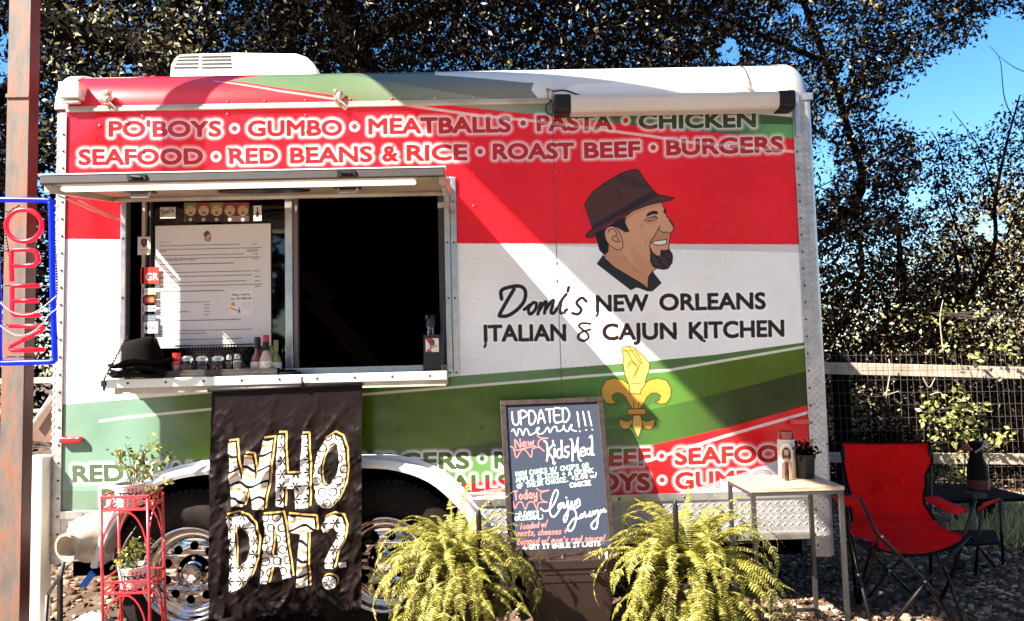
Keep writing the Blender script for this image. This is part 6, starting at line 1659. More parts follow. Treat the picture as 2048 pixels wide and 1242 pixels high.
SF = {  # hand lettering: strokes in a unit box, y down from cap line
 'A': [[(0, 1), (.5, 0), (1, 1)], [(.2, .65), (.8, .65)]], 'B': [[(0, 0), (0, 1), (.7, .95), (.8, .72), (.1, .5), (.7, .3), (.6, .03), (0, 0)]], 'C': [[(.95, .1), (.4, 0), (.02, .5), (.4, 1), (.95, .9)]],
 'D': [[(0, 0), (0, 1), (.6, .95), (.95, .5), (.6, .05), (0, 0)]], 'E': [[(.9, 0), (0, 0), (0, 1), (.95, 1)], [(0, .5), (.7, .5)]], 'F': [[(.9, 0), (0, 0), (0, 1)], [(0, .48), (.7, .48)]],
 'G': [[(.95, .1), (.4, 0), (.02, .5), (.4, 1), (.95, .85), (.95, .55), (.5, .55)]], 'H': [[(0, 0), (0, 1)], [(.9, 0), (.9, 1)], [(0, .5), (.9, .5)]], 'I': [[(.5, 0), (.5, 1)], [(.1, 0), (.9, 0)], [(.1, 1), (.9, 1)]],
 'K': [[(0, 0), (0, 1)], [(.9, 0), (.05, .5), (.95, 1)]], 'L': [[(0, 0), (0, 1), (.9, 1)]], 'M': [[(0, 1), (.1, 0), (.5, .7), (.9, 0), (1, 1)]], 'N': [[(0, 1), (0, 0), (.9, 1), (.9, 0)]],
 'O': [[(.5, 0), (.05, .5), (.5, 1), (.95, .5), (.5, 0)]], 'P': [[(0, 1), (0, 0), (.75, .05), (.85, .35), (.05, .55)]], 'R': [[(0, 1), (0, 0), (.75, .05), (.8, .35), (.05, .5), (.9, 1)]],
 'S': [[(.9, .1), (.4, 0), (.1, .25), (.8, .65), (.6, 1), (.05, .9)]], 'T': [[(0, 0), (1, 0)], [(.5, 0), (.5, 1)]], 'U': [[(0, 0), (.05, .8), (.5, 1), (.9, .8), (.95, 0)]], 'W': [[(0, 0), (.25, 1), (.5, .3), (.75, 1), (1, 0)]],
 'V': [[(0, 0), (.5, 1), (1, 0)]], 'Y': [[(0, 0), (.5, .5)], [(1, 0), (.4, 1)]], '+': [[(.5, .15), (.5, .85)], [(.1, .5), (.9, .5)]], '-': [[(.1, .5), (.9, .5)]], '/': [[(.8, -.1), (.2, 1.1)]], '.': [[(.45, .95), (.55, .98)]],
 '!': [[(.5, 0), (.45, .7)], [(.44, .95), (.46, 1)]], "'": [[(.5, 0), (.4, .25)]], '2': [[(.05, .2), (.5, 0), (.9, .3), (.05, 1), (.95, 1)]], '0': [[(.5, 0), (.05, .5), (.5, 1), (.95, .5), (.5, 0)]], ',': [[(.5, .9), (.4, 1.15)]],
 'a': [[(.8, .5), (.4, .4), (.1, .75), (.4, 1), (.75, .8), (.8, .45), (.85, 1)]], 'c': [[(.85, .5), (.4, .42), (.1, .75), (.45, 1), (.9, .9)]], 'd': [[(.8, .55), (.4, .45), (.1, .75), (.4, 1), (.75, .85), (.85, 0), (.85, 1)]],
 'e': [[(.1, .72), (.8, .65), (.6, .42), (.2, .5), (.1, .8), (.45, 1), (.9, .9)]], 'f': [[(.8, .1), (.5, 0), (.4, .4), (.35, 1.3)], [(.1, .5), (.8, .5)]], 'h': [[(.1, 0), (.1, 1), (.2, .6), (.6, .42), (.8, .6), (.85, 1)]],
 'i': [[(.5, .45), (.5, 1)], [(.5, .2), (.52, .24)]], 'l': [[(.4, 1), (.5, 0)]], 'm': [[(.0, 1), (.08, .5), (.3, .45), (.45, .95), (.5, .5), (.75, .45), (.95, 1)]], 'n': [[(.1, 1), (.12, .45), (.6, .42), (.8, .6), (.85, 1)]],
 'o': [[(.5, .42), (.1, .7), (.5, 1), (.9, .7), (.5, .42)]], 'p': [[(.1, .45), (.1, 1.4)], [(.1, .55), (.6, .42), (.85, .7), (.5, 1), (.1, .9)]], 'r': [[(.15, .45), (.2, 1)], [(.2, .6), (.5, .42), (.85, .5)]],
 's': [[(.8, .48), (.4, .42), (.2, .58), (.75, .8), (.5, 1), (.1, .95)]], 't': [[(.5, .05), (.45, .95), (.8, 1)], [(.1, .42), (.85, .42)]], 'u': [[(.1, .45), (.12, .9), (.5, 1), (.8, .8), (.85, .45), (.9, 1)]],
 'w': [[(0, .45), (.2, 1), (.5, .55), (.75, 1), (1, .45)]], 'y': [[(.1, .45), (.3, .9), (.8, .8)], [(.9, .42), (.7, 1.3), (.3, 1.4), (.2, 1.15)]], 'j': [[(.5, .45), (.5, 1.3), (.1, 1.3)]], 'g': [[(.8, .5), (.4, .42), (.1, .7), (.4, 1), (.8, .8), (.8, 1.3), (.2, 1.35)]], 'v': [[(.1, .45), (.5, 1), (.9, .45)]]}
def hand(P, txt, x0, y0, x1, y1, cap, col, w, gap=0.32, sh=0.0, shadow=True):
    n = sum(0.55 if c == ' ' else (0.45 if c in ".!,'" else 1.0) for c in txt) + gap * (len(txt) - 1)
    L = math.hypot(x1 - x0, y1 - y0); cw = L / n; ux, uy = (x1 - x0) / L, (y1 - y0) / L; vx, vy = -uy, ux
    p = 0; lines = []
    for c in txt:
        wd = 0.55 if c == ' ' else (0.45 if c in ".!,'" else 1.0)
        if c in SF:
            for s_ in SF[c]:
                lines.append([(x0 + ux * (p + x * wd * cw) + vx * (y - 1) * cap - sh * (y - 1) * cap * ux, y0 + uy * (p + x * wd * cw) + vy * (y - 1) * cap) for x, y in s_])
        p += (wd + gap) * cw
    P.stroke(lines, w, col, smooth=True)
hand(cp, "UPDATED", 85, 196, 528, 160, 100, CW_, 10, 0.22)
cp.stroke([[(75, 240), (92, 228), (115, 275), (130, 225), (150, 235), (165, 272), (185, 222), (205, 240), (215, 268), (240, 262)], [(240, 262), (275, 240), (290, 215), (272, 218), (270, 248), (300, 262), (330, 245), (350, 212), (362, 222), (372, 250), (395, 212), (420, 205), (430, 240), (470, 225), (478, 195), (485, 225), (510, 240), (530, 200), (540, 190), (538, 225), (575, 238)]], 8, (0.62, 0.74, 0.60))
cp.stroke([[(582, 92), (598, 205)], [(626, 88), (648, 195)], [(668, 88), (694, 195)], [(602, 238), (604, 240)], [(652, 228), (654, 230)], [(700, 225), (702, 227)]], 9, (0.62, 0.74, 0.60), smooth=False)
hand(cp, "New", 105, 368, 250, 345, 62, CR_, 9, 0.2, 0.1); cp.stroke([[(92, 388), (265, 352)]], 7, CR_, smooth=False)
cp.stroke([[(58, 355), (88, 370), (110, 440), (150, 385), (185, 385), (228, 435), (240, 375), (290, 362), (330, 390)], [(275, 272), (300, 290), (358, 292)], [(358, 292), (300, 305), (282, 335), (300, 365), (330, 390)]], 7, CR_)
cp.stroke([[(330, 315), (348, 330), (358, 400), (352, 462)], [(395, 312), (398, 340), (362, 392), (395, 440), (405, 485), (415, 478)], [(410, 372), (412, 432)], [(408, 345), (410, 348)], [(470, 385), (440, 375), (428, 410), (442, 440), (465, 420), (462, 310), (470, 435)], [(518, 355), (492, 362), (495, 392), (520, 400), (505, 435), (480, 425)],
           [(530, 300), (545, 320), (550, 462)], [(545, 320), (568, 395), (590, 290), (585, 340), (598, 440), (615, 462)], [(612, 400), (645, 385), (635, 362), (612, 380), (618, 425), (650, 412)], [(690, 375), (662, 372), (655, 400), (672, 415), (688, 395), (692, 360), (694, 415)], [(680, 285), (695, 275), (700, 330), (702, 410), (715, 415)]], 11, CW_)
hand(cp, "NOW COMES W/ CHIPS OR", 108, 578, 678, 510, 31, CG, 7, 0.28); hand(cp, "APPLE SLICES + A DRINK", 108, 622, 712, 548, 31, CG, 7, 0.28); hand(cp, "OF THEIR CHOICE.", 115, 668, 520, 615, 31, CG, 7, 0.28)
hand(cp, "+2.00 w/", 545, 606, 742, 583, 30, CW_, 6, 0.25); hand(cp, "COOKIE", 535, 660, 692, 640, 30, CW_, 7.5, 0.25)
hand(cp, "Today", 90, 752, 275, 735, 62, CR_, 10, 0.22)
cp.stroke([[(82, 760), (95, 815), (120, 775), (150, 770), (178, 820), (200, 775), (240, 768), (270, 822), (282, 775), (352, 770)], [(268, 668), (300, 688), (365, 682)], [(365, 682), (305, 700), (300, 735), (320, 760), (352, 770)]], 7, CR_)
cp.stroke([[(298, 815), (330, 835), (370, 820), (410, 770), (438, 700), (420, 680), (395, 720), (372, 800), (372, 850), (395, 878), (430, 850), (465, 790), (470, 775)], [(470, 775), (440, 790), (442, 820), (465, 805), (478, 775), (485, 812), (505, 790), (515, 760), (515, 840), (500, 900), (485, 915), (482, 880), (530, 810), (545, 765), (548, 800), (565, 795), (575, 760), (580, 790), (592, 750), (605, 755), (610, 790)],
           [(502, 735), (504, 738)], [(600, 800), (560, 820), (530, 815), (545, 808), (580, 860), (560, 950), (525, 982), (512, 950), (560, 890), (600, 890), (630, 860), (615, 865), (612, 885), (635, 875), (648, 845), (655, 880), (680, 860), (690, 840), (680, 870), (700, 870), (715, 835), (720, 860), (745, 830), (748, 900), (735, 960), (705, 962), (700, 930), (750, 880), (770, 830), (780, 845), (795, 820), (800, 840), (815, 835)]], 10, CW_)
hand(cp, "-A DOM'S", 100, 868, 285, 860, 28, CG, 6, 0.25); hand(cp, "ORIGINAL!", 95, 902, 318, 890, 28, CG, 6, 0.25)
hand(cp, "loaded w/", 130, 968, 350, 945, 42, CR_, 6.5, 0.15, 0.25); hand(cp, "meats, cheeses +", 108, 1015, 500, 1000, 42, CR_, 6.5, 0.15, 0.25)
hand(cp, "topped w/ mom's red sauce!", 105, 1075, 800, 1052, 42, CR_, 6.5, 0.15, 0.25)
cp.stroke([[(108, 1108), (185, 1102)], [(170, 1092), (188, 1102), (172, 1114)]], 6, CW_, smooth=False); hand(cp, "GET IT WHILE IT LASTS", 205, 1112, 765, 1088, 30, CW_, 6.5, 0.28)
IMG_c = cp.image("chalk_print")
sign = empty("chalkboard_sign", (cBL + cBR) / 2, "framed chalkboard with handwritten UPDATED menu in coloured chalk standing in the tall planter", "chalkboard")
def cpt(u, v, off=0.0):
    p = (cTL.lerp(cTR, u)).lerp(cBL.lerp(cBR, u), v); nrm = (cTR - cTL).cross(cBL - cTL).normalized()
    if nrm.y > 0: nrm = -nrm
    return p + nrm * off
u0, u1, v0, v1 = 0.055, 0.945, 0.035, 0.955
nz_ = 2
mb = MB(); mb.add([cpt(u0, v0, 0.002), cpt(u1, v0, 0.002), cpt(u1, v1, 0.002), cpt(u0, v1, 0.002)], [(0, 3, 2, 1)])
uvs = {tuple(round(c, 5) for c in cpt(a_, b_, 0.002)): ((a_ - u0) / (u1 - u0), 1 - (b_ - v0) / (v1 - v0)) for a_ in (u0, u1) for b_ in (v0, v1)}
me_o = mb.build("chalk_surface", mat("chalk_surface", (1, 1, 1), 0.22, img=IMG_c, spec=0.45), sign, uvf=lambda x, y, z: uvs[tuple(round(c, 5) for c in (x, y, z))])
mb = MB()
mb.add([cpt(0.01, 0.01, 0.0), cpt(.99, 0.01, 0.0), cpt(.99, .99, 0.0), cpt(0.01, .99, 0.0), cpt(0.01, 0.01, -0.012), cpt(.99, 0.01, -0.012), cpt(.99, .99, -0.012), cpt(0.01, .99, -0.012)], [(0, 3, 2, 1), (4, 5, 6, 7), (0, 1, 5, 4), (1, 2, 6, 5), (2, 3, 7, 6), (3, 0, 4, 7)])
mb.build("backing_board", M_black, sign)
M_frame = mat("worn_dark_frame", (0.026, 0.014, 0.011), 0.55, spec=0.25, bump=0.5, bscale=40, vary=0.6, vscale=30, col2=None)
for (a_, b_, c_, d_) in ((0, u0, v0, v1), (u1, 1, v0, v1), (0, 1, 0, v0), (0, 1, v1, 1)):
    q = [cpt(a_, c_, -0.004), cpt(b_, c_, -0.004), cpt(b_, d_, -0.004), cpt(a_, d_, -0.004)]; nrm = cpt(0.5, 0.5, 1) - cpt(0.5, 0.5, 0)
    mb = MB(); mb.prism(q, nrm * 0.016); mb.build("frame_rail", M_frame, sign, bevel=0.002)
# tall planter
PYc = -0.425
c = W(1139, 1122, -0.52); zr_ = W(1139, 1122, -0.56).z
pl = empty("tall_planter", (c.x, PYc, 0), "tall tapering dark brown square planter under the chalkboard", "planter")
M_plant = mat("brown_resin", (0.026, 0.014, 0.011), 0.5, spec=0.25, bump=0.25, bscale=150, vary=0.2, vscale=10)
pw_ = (W(1240, 1122, -0.56).x - W(1037, 1122, -0.56).x) / 2; cx = (W(1240, 1122, -0.56).x + W(1037, 1122, -0.56).x) / 2 + 0.006
def sq(mb, levels, cy=PYc, cx=cx, dep=0.122):
    V = []; Fc = []
    for hw, z in levels:
        s_ = hw / pw_; V += [(cx - hw, cy - dep * s_, z), (cx + hw, cy - dep * s_, z), (cx + hw, cy + dep * s_, z), (cx - hw, cy + dep * s_, z)]
    for i in range(len(levels) - 1):
        for k in range(4): Fc.append((i * 4 + k, i * 4 + (k + 1) % 4, (i + 1) * 4 + (k + 1) % 4, (i + 1) * 4 + k))
    Fc.append((0, 3, 2, 1)); mb.add(V, Fc)
mb = MB(); sq(mb, [(pw_ * 0.62, -0.02), (pw_ * 0.885, zr_ - 0.10), (pw_ * 0.895, zr_ - 0.085), (pw_ * 0.92, zr_ - 0.084), (pw_ * 0.93, zr_ - 0.055), (pw_ * 0.95, zr_ - 0.054), (pw_ * 0.96, zr_ - 0.034)]); mb.build("planter_body", M_plant, pl, bevel=0.003)
mb = MB(); sq(mb, [(pw_ * 0.9, zr_ - 0.033), (pw_ * 1.0, zr_ - 0.033), (pw_ * 1.01, zr_ - 0.002), (pw_ * 0.98, zr_), (pw_ * 0.93, zr_ - 0.003), (pw_ * 0.92, zr_ - 0.03)]); mb.build("planter_rim", M_plant, pl, bevel=0.002)
mb = MB(); mb.box(cx - pw_ * 0.9, cx + pw_ * 0.9, PYc - 0.105, PYc + 0.105, zr_ - 0.10, zr_ - 0.066); mb.build("soil", mat("potting_soil", (0.03, 0.018, 0.012), 0.95, bump=1, bscale=60), pl)
n = 260; P = np.stack([RS.uniform(cx - pw_ * .85, cx + pw_ * .88, n), RS.uniform(PYc - 0.12, PYc + 0.10, n), zr_ - 0.062 + np.abs(RS.normal(0, 0.012, n))], 1)
V, Fq = leaf_mesh(P, 0.028, 0.5, -0.3)
bp = fastmesh("bedding_plant", V, Fq, island_mat("bedding_leaves", [(0, (0.03, 0.03, 0.01)), (0.7, (0.14, 0.13, 0.05)), (0.72, (0.7, 0.64, 0.55)), (1, (0.8, 0.76, 0.68))], 0.5), None)
tag(bp, "low bedding plants with small white blooms at the foot of the chalkboard", "plants", kind="stuff")

# ------------------------------------------------------------------ ferns
M_fern = island_mat("fern_leaflets", [(0, (0.10, 0.095, 0.012)), (0.45, (0.19, 0.18, 0.025)), (0.8, (0.29, 0.265, 0.05)), (1, (0.42, 0.35, 0.11))], 0.55, 0.35, trans=0.35)
M_stem = mat("fern_stem", (0.16, 0.12, 0.04), 0.6)
def frond_mesh(L, droop, wd, seed):
    r = np.random.RandomState(seed); n = 46; V = []; Fc = []
    pts = []; p = np.zeros(3); a = math.radians(68)
    step = L / n
    for i in range(n + 1):
        pts.append(p.copy()); a -= math.radians(droop / n) * (0.4 + 1.2 * i / n); p = p + np.array([math.cos(a), 0.12 * math.sin(i * .2 + seed), math.sin(a)]) * step
    pts = np.array(pts)
    for i in range(1, n + 1):
        t = (pts[min(i + 1, n)] - pts[i - 1]); t /= np.linalg.norm(t); s = np.array([-t[1], t[0], 0]); s = np.array([0, 1, 0.0]) if np.linalg.norm(s) < 1e-3 else s / np.linalg.norm(s)
        s = np.array([0, 1, 0.0]); up = np.cross(t, s)
        q = i / n; l = wd * (math.sin(math.pi * min(1, q * 1.15 + 0.08)) ** 0.7 if q < 0.8 else (1 - q) / 0.2 * 0.8 + 0.08) * r.uniform(0.85, 1.1)
        for sg in (-1, 1):
            tip = pts[i] + s * sg * l + t * l * 0.30 - up * 0 + np.array([0, 0, -0.22 * l * r.uniform(0.3, 1.6)]); w = step * 0.40
            m1 = pts[i] + (tip - pts[i]) * 0.55
            b = len(V); V += [pts[i] - t * w * 0.7, pts[i] + t * w * 0.7, m1 + t * w * 0.95 + up * 0.002 * sg, tip, m1 - t * w * 0.95]
            Fc.append((b, b + 1, b + 2, b + 3, b + 4))
    for i in range(n):
        b = len(V); w = 0.0011; s = np.array([0, 1, 0.0]); V += [pts[i] - s * w, pts[i] + s * w, pts[i + 1] + s * w, pts[i + 1] - s * w]; Fc.append((b, b + 1, b + 2, b + 3))
    me = bpy.data.meshes.new("frond"); me.from_pydata([tuple(v) for v in V], [], Fc); me.materials.append(M_fern); return me
fr_meshes = [frond_mesh(L, d_, w_, i) for i, (L, d_, w_) in enumerate([(0.36, 150, 0.026), (0.40, 175, 0.028), (0.33, 120, 0.024), (0.42, 190, 0.028), (0.30, 95, 0.023), (0.38, 160, 0.026), (0.34, 70, 0.022), (0.36, 200, 0.027)])]
def fern(label, px_, py_, Y, rad, nf, seed):
    c = W(px_, py_, Y); t = empty("potted_fern", (c.x, c.y, 0), label, "fern", "large sunlit ferns before the trailer")
    z0 = c.z - 0.09
    mb = MB(); mb.lathe((c.x, c.y, 0.0), [(0.0005, 0.0), (0.10, 0.002), (0.135, z0 - 0.02), (0.148, z0 - 0.02), (0.148, z0 + 0.01), (0.138, z0 + 0.01), (0.13, z0 - 0.01), (0.0005, z0 - 0.012)], 24); mb.build("pot", M_plant, t, smooth='auto')
    r = np.random.RandomState(seed)
    for i in range(nf):
        az = 2 * math.pi * i * 0.618 + r.uniform(-0.3, 0.3); k = r.randint(0, 8); low = r.rand() < 0.45
        o = bpy.data.objects.new("frond", fr_meshes[k]); COL.objects.link(o); o.parent = t
        lean = r.uniform(30, 78) if low else r.uniform(-22, 34); s_ = rad * r.uniform(0.8, 1.2) * (0.88 if low else 1)
        rr = r.uniform(0, 0.06)
        o.location = (rr * math.cos(az), rr * math.sin(az), z0 + r.uniform(-0.03, 0.05) - (0.04 if low else 0))
        o.rotation_euler = (r.uniform(-0.25, 0.25), math.radians(lean), az); o.scale = (s_, s_, s_)
    return c, t
c1_, t1_ = fern("bushy sunlit fern standing left of the chalkboard before the trailer wheel", 914, 1108, -0.56, 0.98, 200, 3)
c2_, t2_ = fern("bushy sunlit fern standing right of the chalkboard beside the small table", 1378, 1100, -0.58, 1.07, 220, 9)
for (x0, y0, y1, Y, lb) in ((957, 1017, 1110, -0.66, "thin dark stake with a rounded tip standing in the left fern"), (1350, 998, 1110, -0.68, "thin dark stake with a rounded tip standing in the right fern")):
    p = W(x0, y0, Y); q = W(x0, y1 + 60, Y); mb = MB(); mb.lathe((p.x, p.y, q.z), [(0.004, 0), (0.005, (p.z - q.z) * 0.55), (0.009, (p.z - q.z) * 0.62), (0.010, (p.z - q.z) * 0.9), (0.007, (p.z - q.z) * 0.97), (0.0005, p.z - q.z)], 10)
    tag(mb.build("garden_stake", M_black, None, smooth=True), lb, "stake")

# ------------------------------------------------------------------ red plant stand with two pots
M_redp = mat("red_enamel", (0.55, 0.018, 0.025), 0.3, coat=0.4, vary=0.2, vscale=30)
SY = -0.62
st = empty("plant_stand", W(262, 1200, SY), "red wire plant stand with two tiers left of the banner", "plant stand")
kl = crop(0, 780, 2.6881)
f_l, f_r = W(201, 1000, SY), W(297, 1000, SY)
SYb = SY + 0.17
legs = [(W(202, 997, SY), W(206, 1242, SY)), (W(295, 997, SY), W(300, 1242, SY)), (W(325, 985, SYb), W(331, 1242, SYb)), (W(236, 998, SYb), W(243, 1242, SYb))]
for a_, b_ in legs:
    d = (b_ - a_); k_ = (a_.z - 0.0) / (a_.z - b_.z); mb = MB(); mb.tube([a_, a_ + d * k_], 0.0055, 8); mb.build("leg", M_redp, st, smooth=True)
def tier(y_top, y_bot):
    fl1, fr1 = W(202, y_top, SY), W(296, y_top - 2, SY); bl1, br1 = W(237, y_top - 4, SYb), W(326, y_top - 7, SYb)
    fl2, fr2 = W(202, y_bot, SY), W(296, y_bot - 2, SY); zt_, zb_ = (fl1.z + fr1.z) / 2, (fl2.z + fr2.z) / 2
    for zz, nm in ((zt_, "top_ring"), (zb_, "shelf_ring")):
        mb = MB(); mb.tube([(fl1.x, SY, zz), (fr1.x, SY, zz), (br1.x, SYb, zz), (bl1.x, SYb, zz)], 0.0042, 6, closed=True); mb.build(nm, M_redp, st)
    mb = MB()
    for i in range(1, 6):
        x = fl1.x + (fr1.x - fl1.x) * i / 6; x2 = bl1.x + (br1.x - bl1.x) * i / 6; mb.tube([(x, SY, zb_), (x2, SYb, zb_)], 0.003, 5)
    tag(mb.build("shelf_wires", M_redp, st), kind="stuff")
    mb = MB(); h = (zt_ - zb_); rr = h * 0.43
    for i in range(4):
        cx_ = fl1.x + (fr1.x - fl1.x) * (0.14 + 0.24 * i); mb.tube([(cx_ + rr * (1.35 if i % 2 else 1.0) * math.cos(t), SY, (zt_ + zb_) / 2 + rr * math.sin(t)) for t in np.linspace(0, 2 * math.pi, 15)[:-1]], 0.0026, 5, closed=True)
    for i in range(3):
        f_ = 0.2 + 0.3 * i; cx_ = fr1.x + (br1.x - fr1.x) * f_; cy_ = SY + (SYb - SY) * f_
        mb.tube([(cx_ + (br1.x - fr1.x) / 0.17 * rr * math.cos(t), cy_ + rr * math.cos(t), (zt_ + zb_) / 2 + rr * math.sin(t)) for t in np.linspace(0, 2 * math.pi, 15)[:-1]], 0.0026, 5, closed=True)
    mb.build("scroll_ring", M_redp, st)
    mb = MB(); ah = 0.17
    for (p, q) in (((fl1.x, SY), (fr1.x, SY)), ((fr1.x, SY), (br1.x, SYb)), ((bl1.x, SYb), (br1.x, SYb))):
        mb.tube([(p[0] + (q[0] - p[0]) * (0.5 - 0.5 * math.cos(t)), p[1] + (q[1] - p[1]) * (0.5 - 0.5 * math.cos(t)), zb_ - 0.006 - ah * (1 - math.sin(t))) for t in np.linspace(0.0, math.pi, 15)], 0.0032, 6)
    mb.build("arch_wire", M_redp, st)
    return (fl1.x + fr1.x + bl1.x + br1.x) / 4, zb_
tcx, tz1 = tier(994, 1021); _, tz2 = tier(1164, 1188)
def pot_texas(px_, ptop, z, label, pr):
    cy = (SY + SYb) / 2 - 0.01; c = W(px_, ptop, cy); h = c.z - z; r1, r0 = pr
    t = empty("texas_pot", (c.x, cy, z), label, "plant pot", "white TEXAS plant pots on the red stand")
    P = Paint(1200, 300, lambda q: q, (0.60, 0.53, 0.47)); X0 = 900 + 20
    s_ = 1200 / (2 * math.pi); 
    P.text("TEXAS", (430, 165), (770, 165), 62, (0.02, 0.015, 0.015), bold=6)
    P.poly([(520, 50), (680, 50), (680, 84), (520, 84)], (0.62, 0.06, 0.04))
    for i in range(3): P.circle((550 + i * 50, 67), 12, (0.7, 0.6, 0.52))
    P.stroke([[(470, 205), (520, 235), (580, 200), (640, 240), (720, 205)], [(490, 260), (600, 275), (700, 262)]], 7, (0.55, 0.10, 0.08))
    img = P.image("texas_pot_print")
    mb = MB(); mb.lathe((c.x, cy, z), [(r0 * 0.98, 0.003), (r1, h - 0.006), (r1 * 1.04, h - 0.004), (r1 * 1.04, h), (r1 * 0.97, h), (r1 * 0.94, h - 0.02)], 40)
    def uvp(x, y, zz): a_ = (math.atan2(y - cy, x - c.x) - math.radians(118)) % (2 * math.pi); return (a_ / (2 * math.pi), (zz - z) / h)
    o = mb.build("pot_body", mat("texas_pot_print", (1, 1, 1), 0.4, img=img), t, smooth='auto', uvf=uvp)
    mb = MB(); mb.lathe((c.x, cy, z), [(0.0005, 0.004), (r0 * 0.97, 0.004)], 20); mb.build("pot_base", M_white, t)
    mb = MB(); mb.lathe((c.x, cy, z), [(r1 * 0.95, h - 0.015), (0.0005, h - 0.01)], 20); mb.build("soil", bpy.data.materials["potting_soil"], t)
    return t, Vector((c.x, cy, c.z))
cyp = (SY + SYb) / 2
pr1 = (W(289, 968, cyp).x - W(231, 968, cyp).x) / 2
tA, cA = pot_texas(260, 966, tz1, "white TEXAS pot with a leggy green herb on the upper tier", (pr1, pr1 * 0.78))
tB, cB = pot_texas(268, 1130, tz2, "white TEXAS pot with a low succulent on the lower tier", (pr1, pr1 * 0.82))
M_herb = island_mat("herb_leaves", [(0, (0.05, 0.07, 0.012)), (0.5, (0.13, 0.15, 0.03)), (0.85, (0.34, 0.30, 0.06)), (1, (0.60, 0.50, 0.20))], 0.5, 0.3, trans=0.2)
def herb(par, c, tips, name="herb_leaves", size=0.028, per=16, spread=0.016):
    mb = MB(); L_ = []
    for (x, y, dy) in tips:
        e = W(x, y, c.y + dy); b = Vector((c.x + RS.uniform(-.02, .02), c.y + RS.uniform(-.02, .02), c.z - 0.01)); m = b.lerp(e, 0.55) + Vector((0, 0, 0.03)); P3 = catmull([tuple(b), tuple(m), tuple(e)], 6)
        mb.tube([Vector(p) for p in P3], 0.0014, 4)
        for k in range(per):
            t = RS.uniform(0.35, 1); q = np.array([np.interp(t, np.linspace(0, 1, len(P3)), P3[:, i]) for i in range(3)]); L_.append(q + RS.normal(0, spread, 3) * (0.4 + t))
    mb.build("stem", M_twig, par)
    V, Fq = leaf_mesh(np.array(L_), size, 0.55, 0.1); fastmesh(name, V, Fq, M_herb, par)
herb(tA, cA, [(222, 908, -.02), (250, 888, 0), (236, 925, .02), (262, 900, .02), (282, 900, .0), (300, 885, .03), (318, 878, .03), (330, 915, .04), (345, 905, .04), (338, 925, .0), (270, 930, -.02), (305, 955, -.04), (325, 960, -.05), (340, 965, -.03), (306, 985, -.06), (290, 940, 0)], per=10)
herb(tB, cB, [(240, 1112, -.02), (262, 1090, 0), (285, 1085, .0), (310, 1088, .02), (232, 1120, 0), (290, 1105, -.03), (255, 1118, -.04), (272, 1112, -.04), (236, 1145, -.06), (258, 1105, -.01)], size=0.020, per=22, spread=0.012)
mb = MB(); a_ = W(242, 1110, cyp); b_ = W(273, 1052, cyp); mb.tube([a_, a_.lerp(b_, .5) + Vector((-.004, 0, 0.004)), b_], [0.008, 0.005, 0.001], 6); mb.build("aloe_spike", mat("aloe", (0.06, 0.045, 0.03), 0.5), tB, smooth=True)
# white bag and blue wrapper on the ground at the left
n = 26; c = W(165, 1185, -0.1); V = []; Fc = []
for j in range(n):
    for i in range(n):
        u_, v_ = i / (n - 1), j / (n - 1); hgt = 0.14 * (math.sin(math.pi * u_) * math.sin(math.pi * v_)) ** 0.5 * (0.75 + 0.5 * u_) + RS.normal(0, 0.005)
        V.append((c.x - 0.11 + 0.24 * u_, c.y - 0.08 + 0.2 * v_, gz(c.x, c.y) - 0.01 + hgt))
for j in range(n - 1):
    for i in range(n - 1): Fc.append((j * n + i, j * n + i + 1, (j + 1) * n + i + 1, (j + 1) * n + i))
mb = MB(); mb.add(V, Fc); bg = mb.build("crumpled_bag", mat("white_bag", (0.62, 0.56, 0.50), 0.45), None, smooth=True); tag(bg, "crumpled white plastic bag on the ground behind the red plant stand", "bag")
a_, b_ = W(158, 1176, -0.19), W(189, 1142, -0.19)
mb = MB(); mb.prism([W(158, 1172, -0.21), W(170, 1176, -0.21), W(189, 1150, -0.19), W(180, 1142, -0.19)], (0, 0.012, 0)); bl = mb.build("blue_wrapper", mat("blue_foil", (0.02, 0.16, 0.48), 0.3), None); tag(bl, "small bright blue wrapper lying on the white bag", "wrapper")

# ------------------------------------------------------------------ side table with candle, lighter and pot
zT_ = 0; tb0, tb1 = -0.16, -0.47
TZ = (W(1453, 948, tb0).z + W(1632, 950, tb0).z + W(1496, 981, tb1).z + W(1678, 972, tb1).z) / 4
tx0, tx1 = (W(1453, 948, tb0).x + W(1500, 981, tb1).x) / 2, (W(1632, 950, tb0).x + W(1678, 972, tb1).x) / 2
tbl = empty("side_table", ((tx0 + tx1) / 2, (tb0 + tb1) / 2, 0), "small side table with pale wooden top and thin black legs", "table")
M_top = bpy.data.materials.new("pale_wood_top"); M_top.use_nodes = True
N = M_top.node_tree.nodes; L = M_top.node_tree.links; p_ = N['Principled BSDF']; tc = N.new("ShaderNodeTexCoord"); mp = N.new("ShaderNodeMapping"); mp.inputs['Scale'].default_value = (4, 30, 30)
nz = N.new("ShaderNodeTexNoise"); nz.inputs['Scale'].default_value = 2.5; nz.inputs['Detail'].default_value = 8; rp = N.new("ShaderNodeValToRGB")
rp.color_ramp.elements[0].position = .3; rp.color_ramp.elements[0].color = (0.25, 0.15, 0.09, 1); rp.color_ramp.elements[1].position = .65; rp.color_ramp.elements[1].color = (0.46, 0.34, 0.24, 1)
L.new(tc.outputs['Object'], mp.inputs[0]); L.new(mp.outputs[0], nz.inputs['Vector']); L.new(nz.outputs['Fac'], rp.inputs[0]); L.new(rp.outputs[0], p_.inputs['Base Color']); p_.inputs['Roughness'].default_value = 0.45
mb = MB(); mb.box(tx0, tx1, tb1, tb0, TZ - 0.016, TZ); mb.build("table_top", M_top, tbl, bevel=0.002)
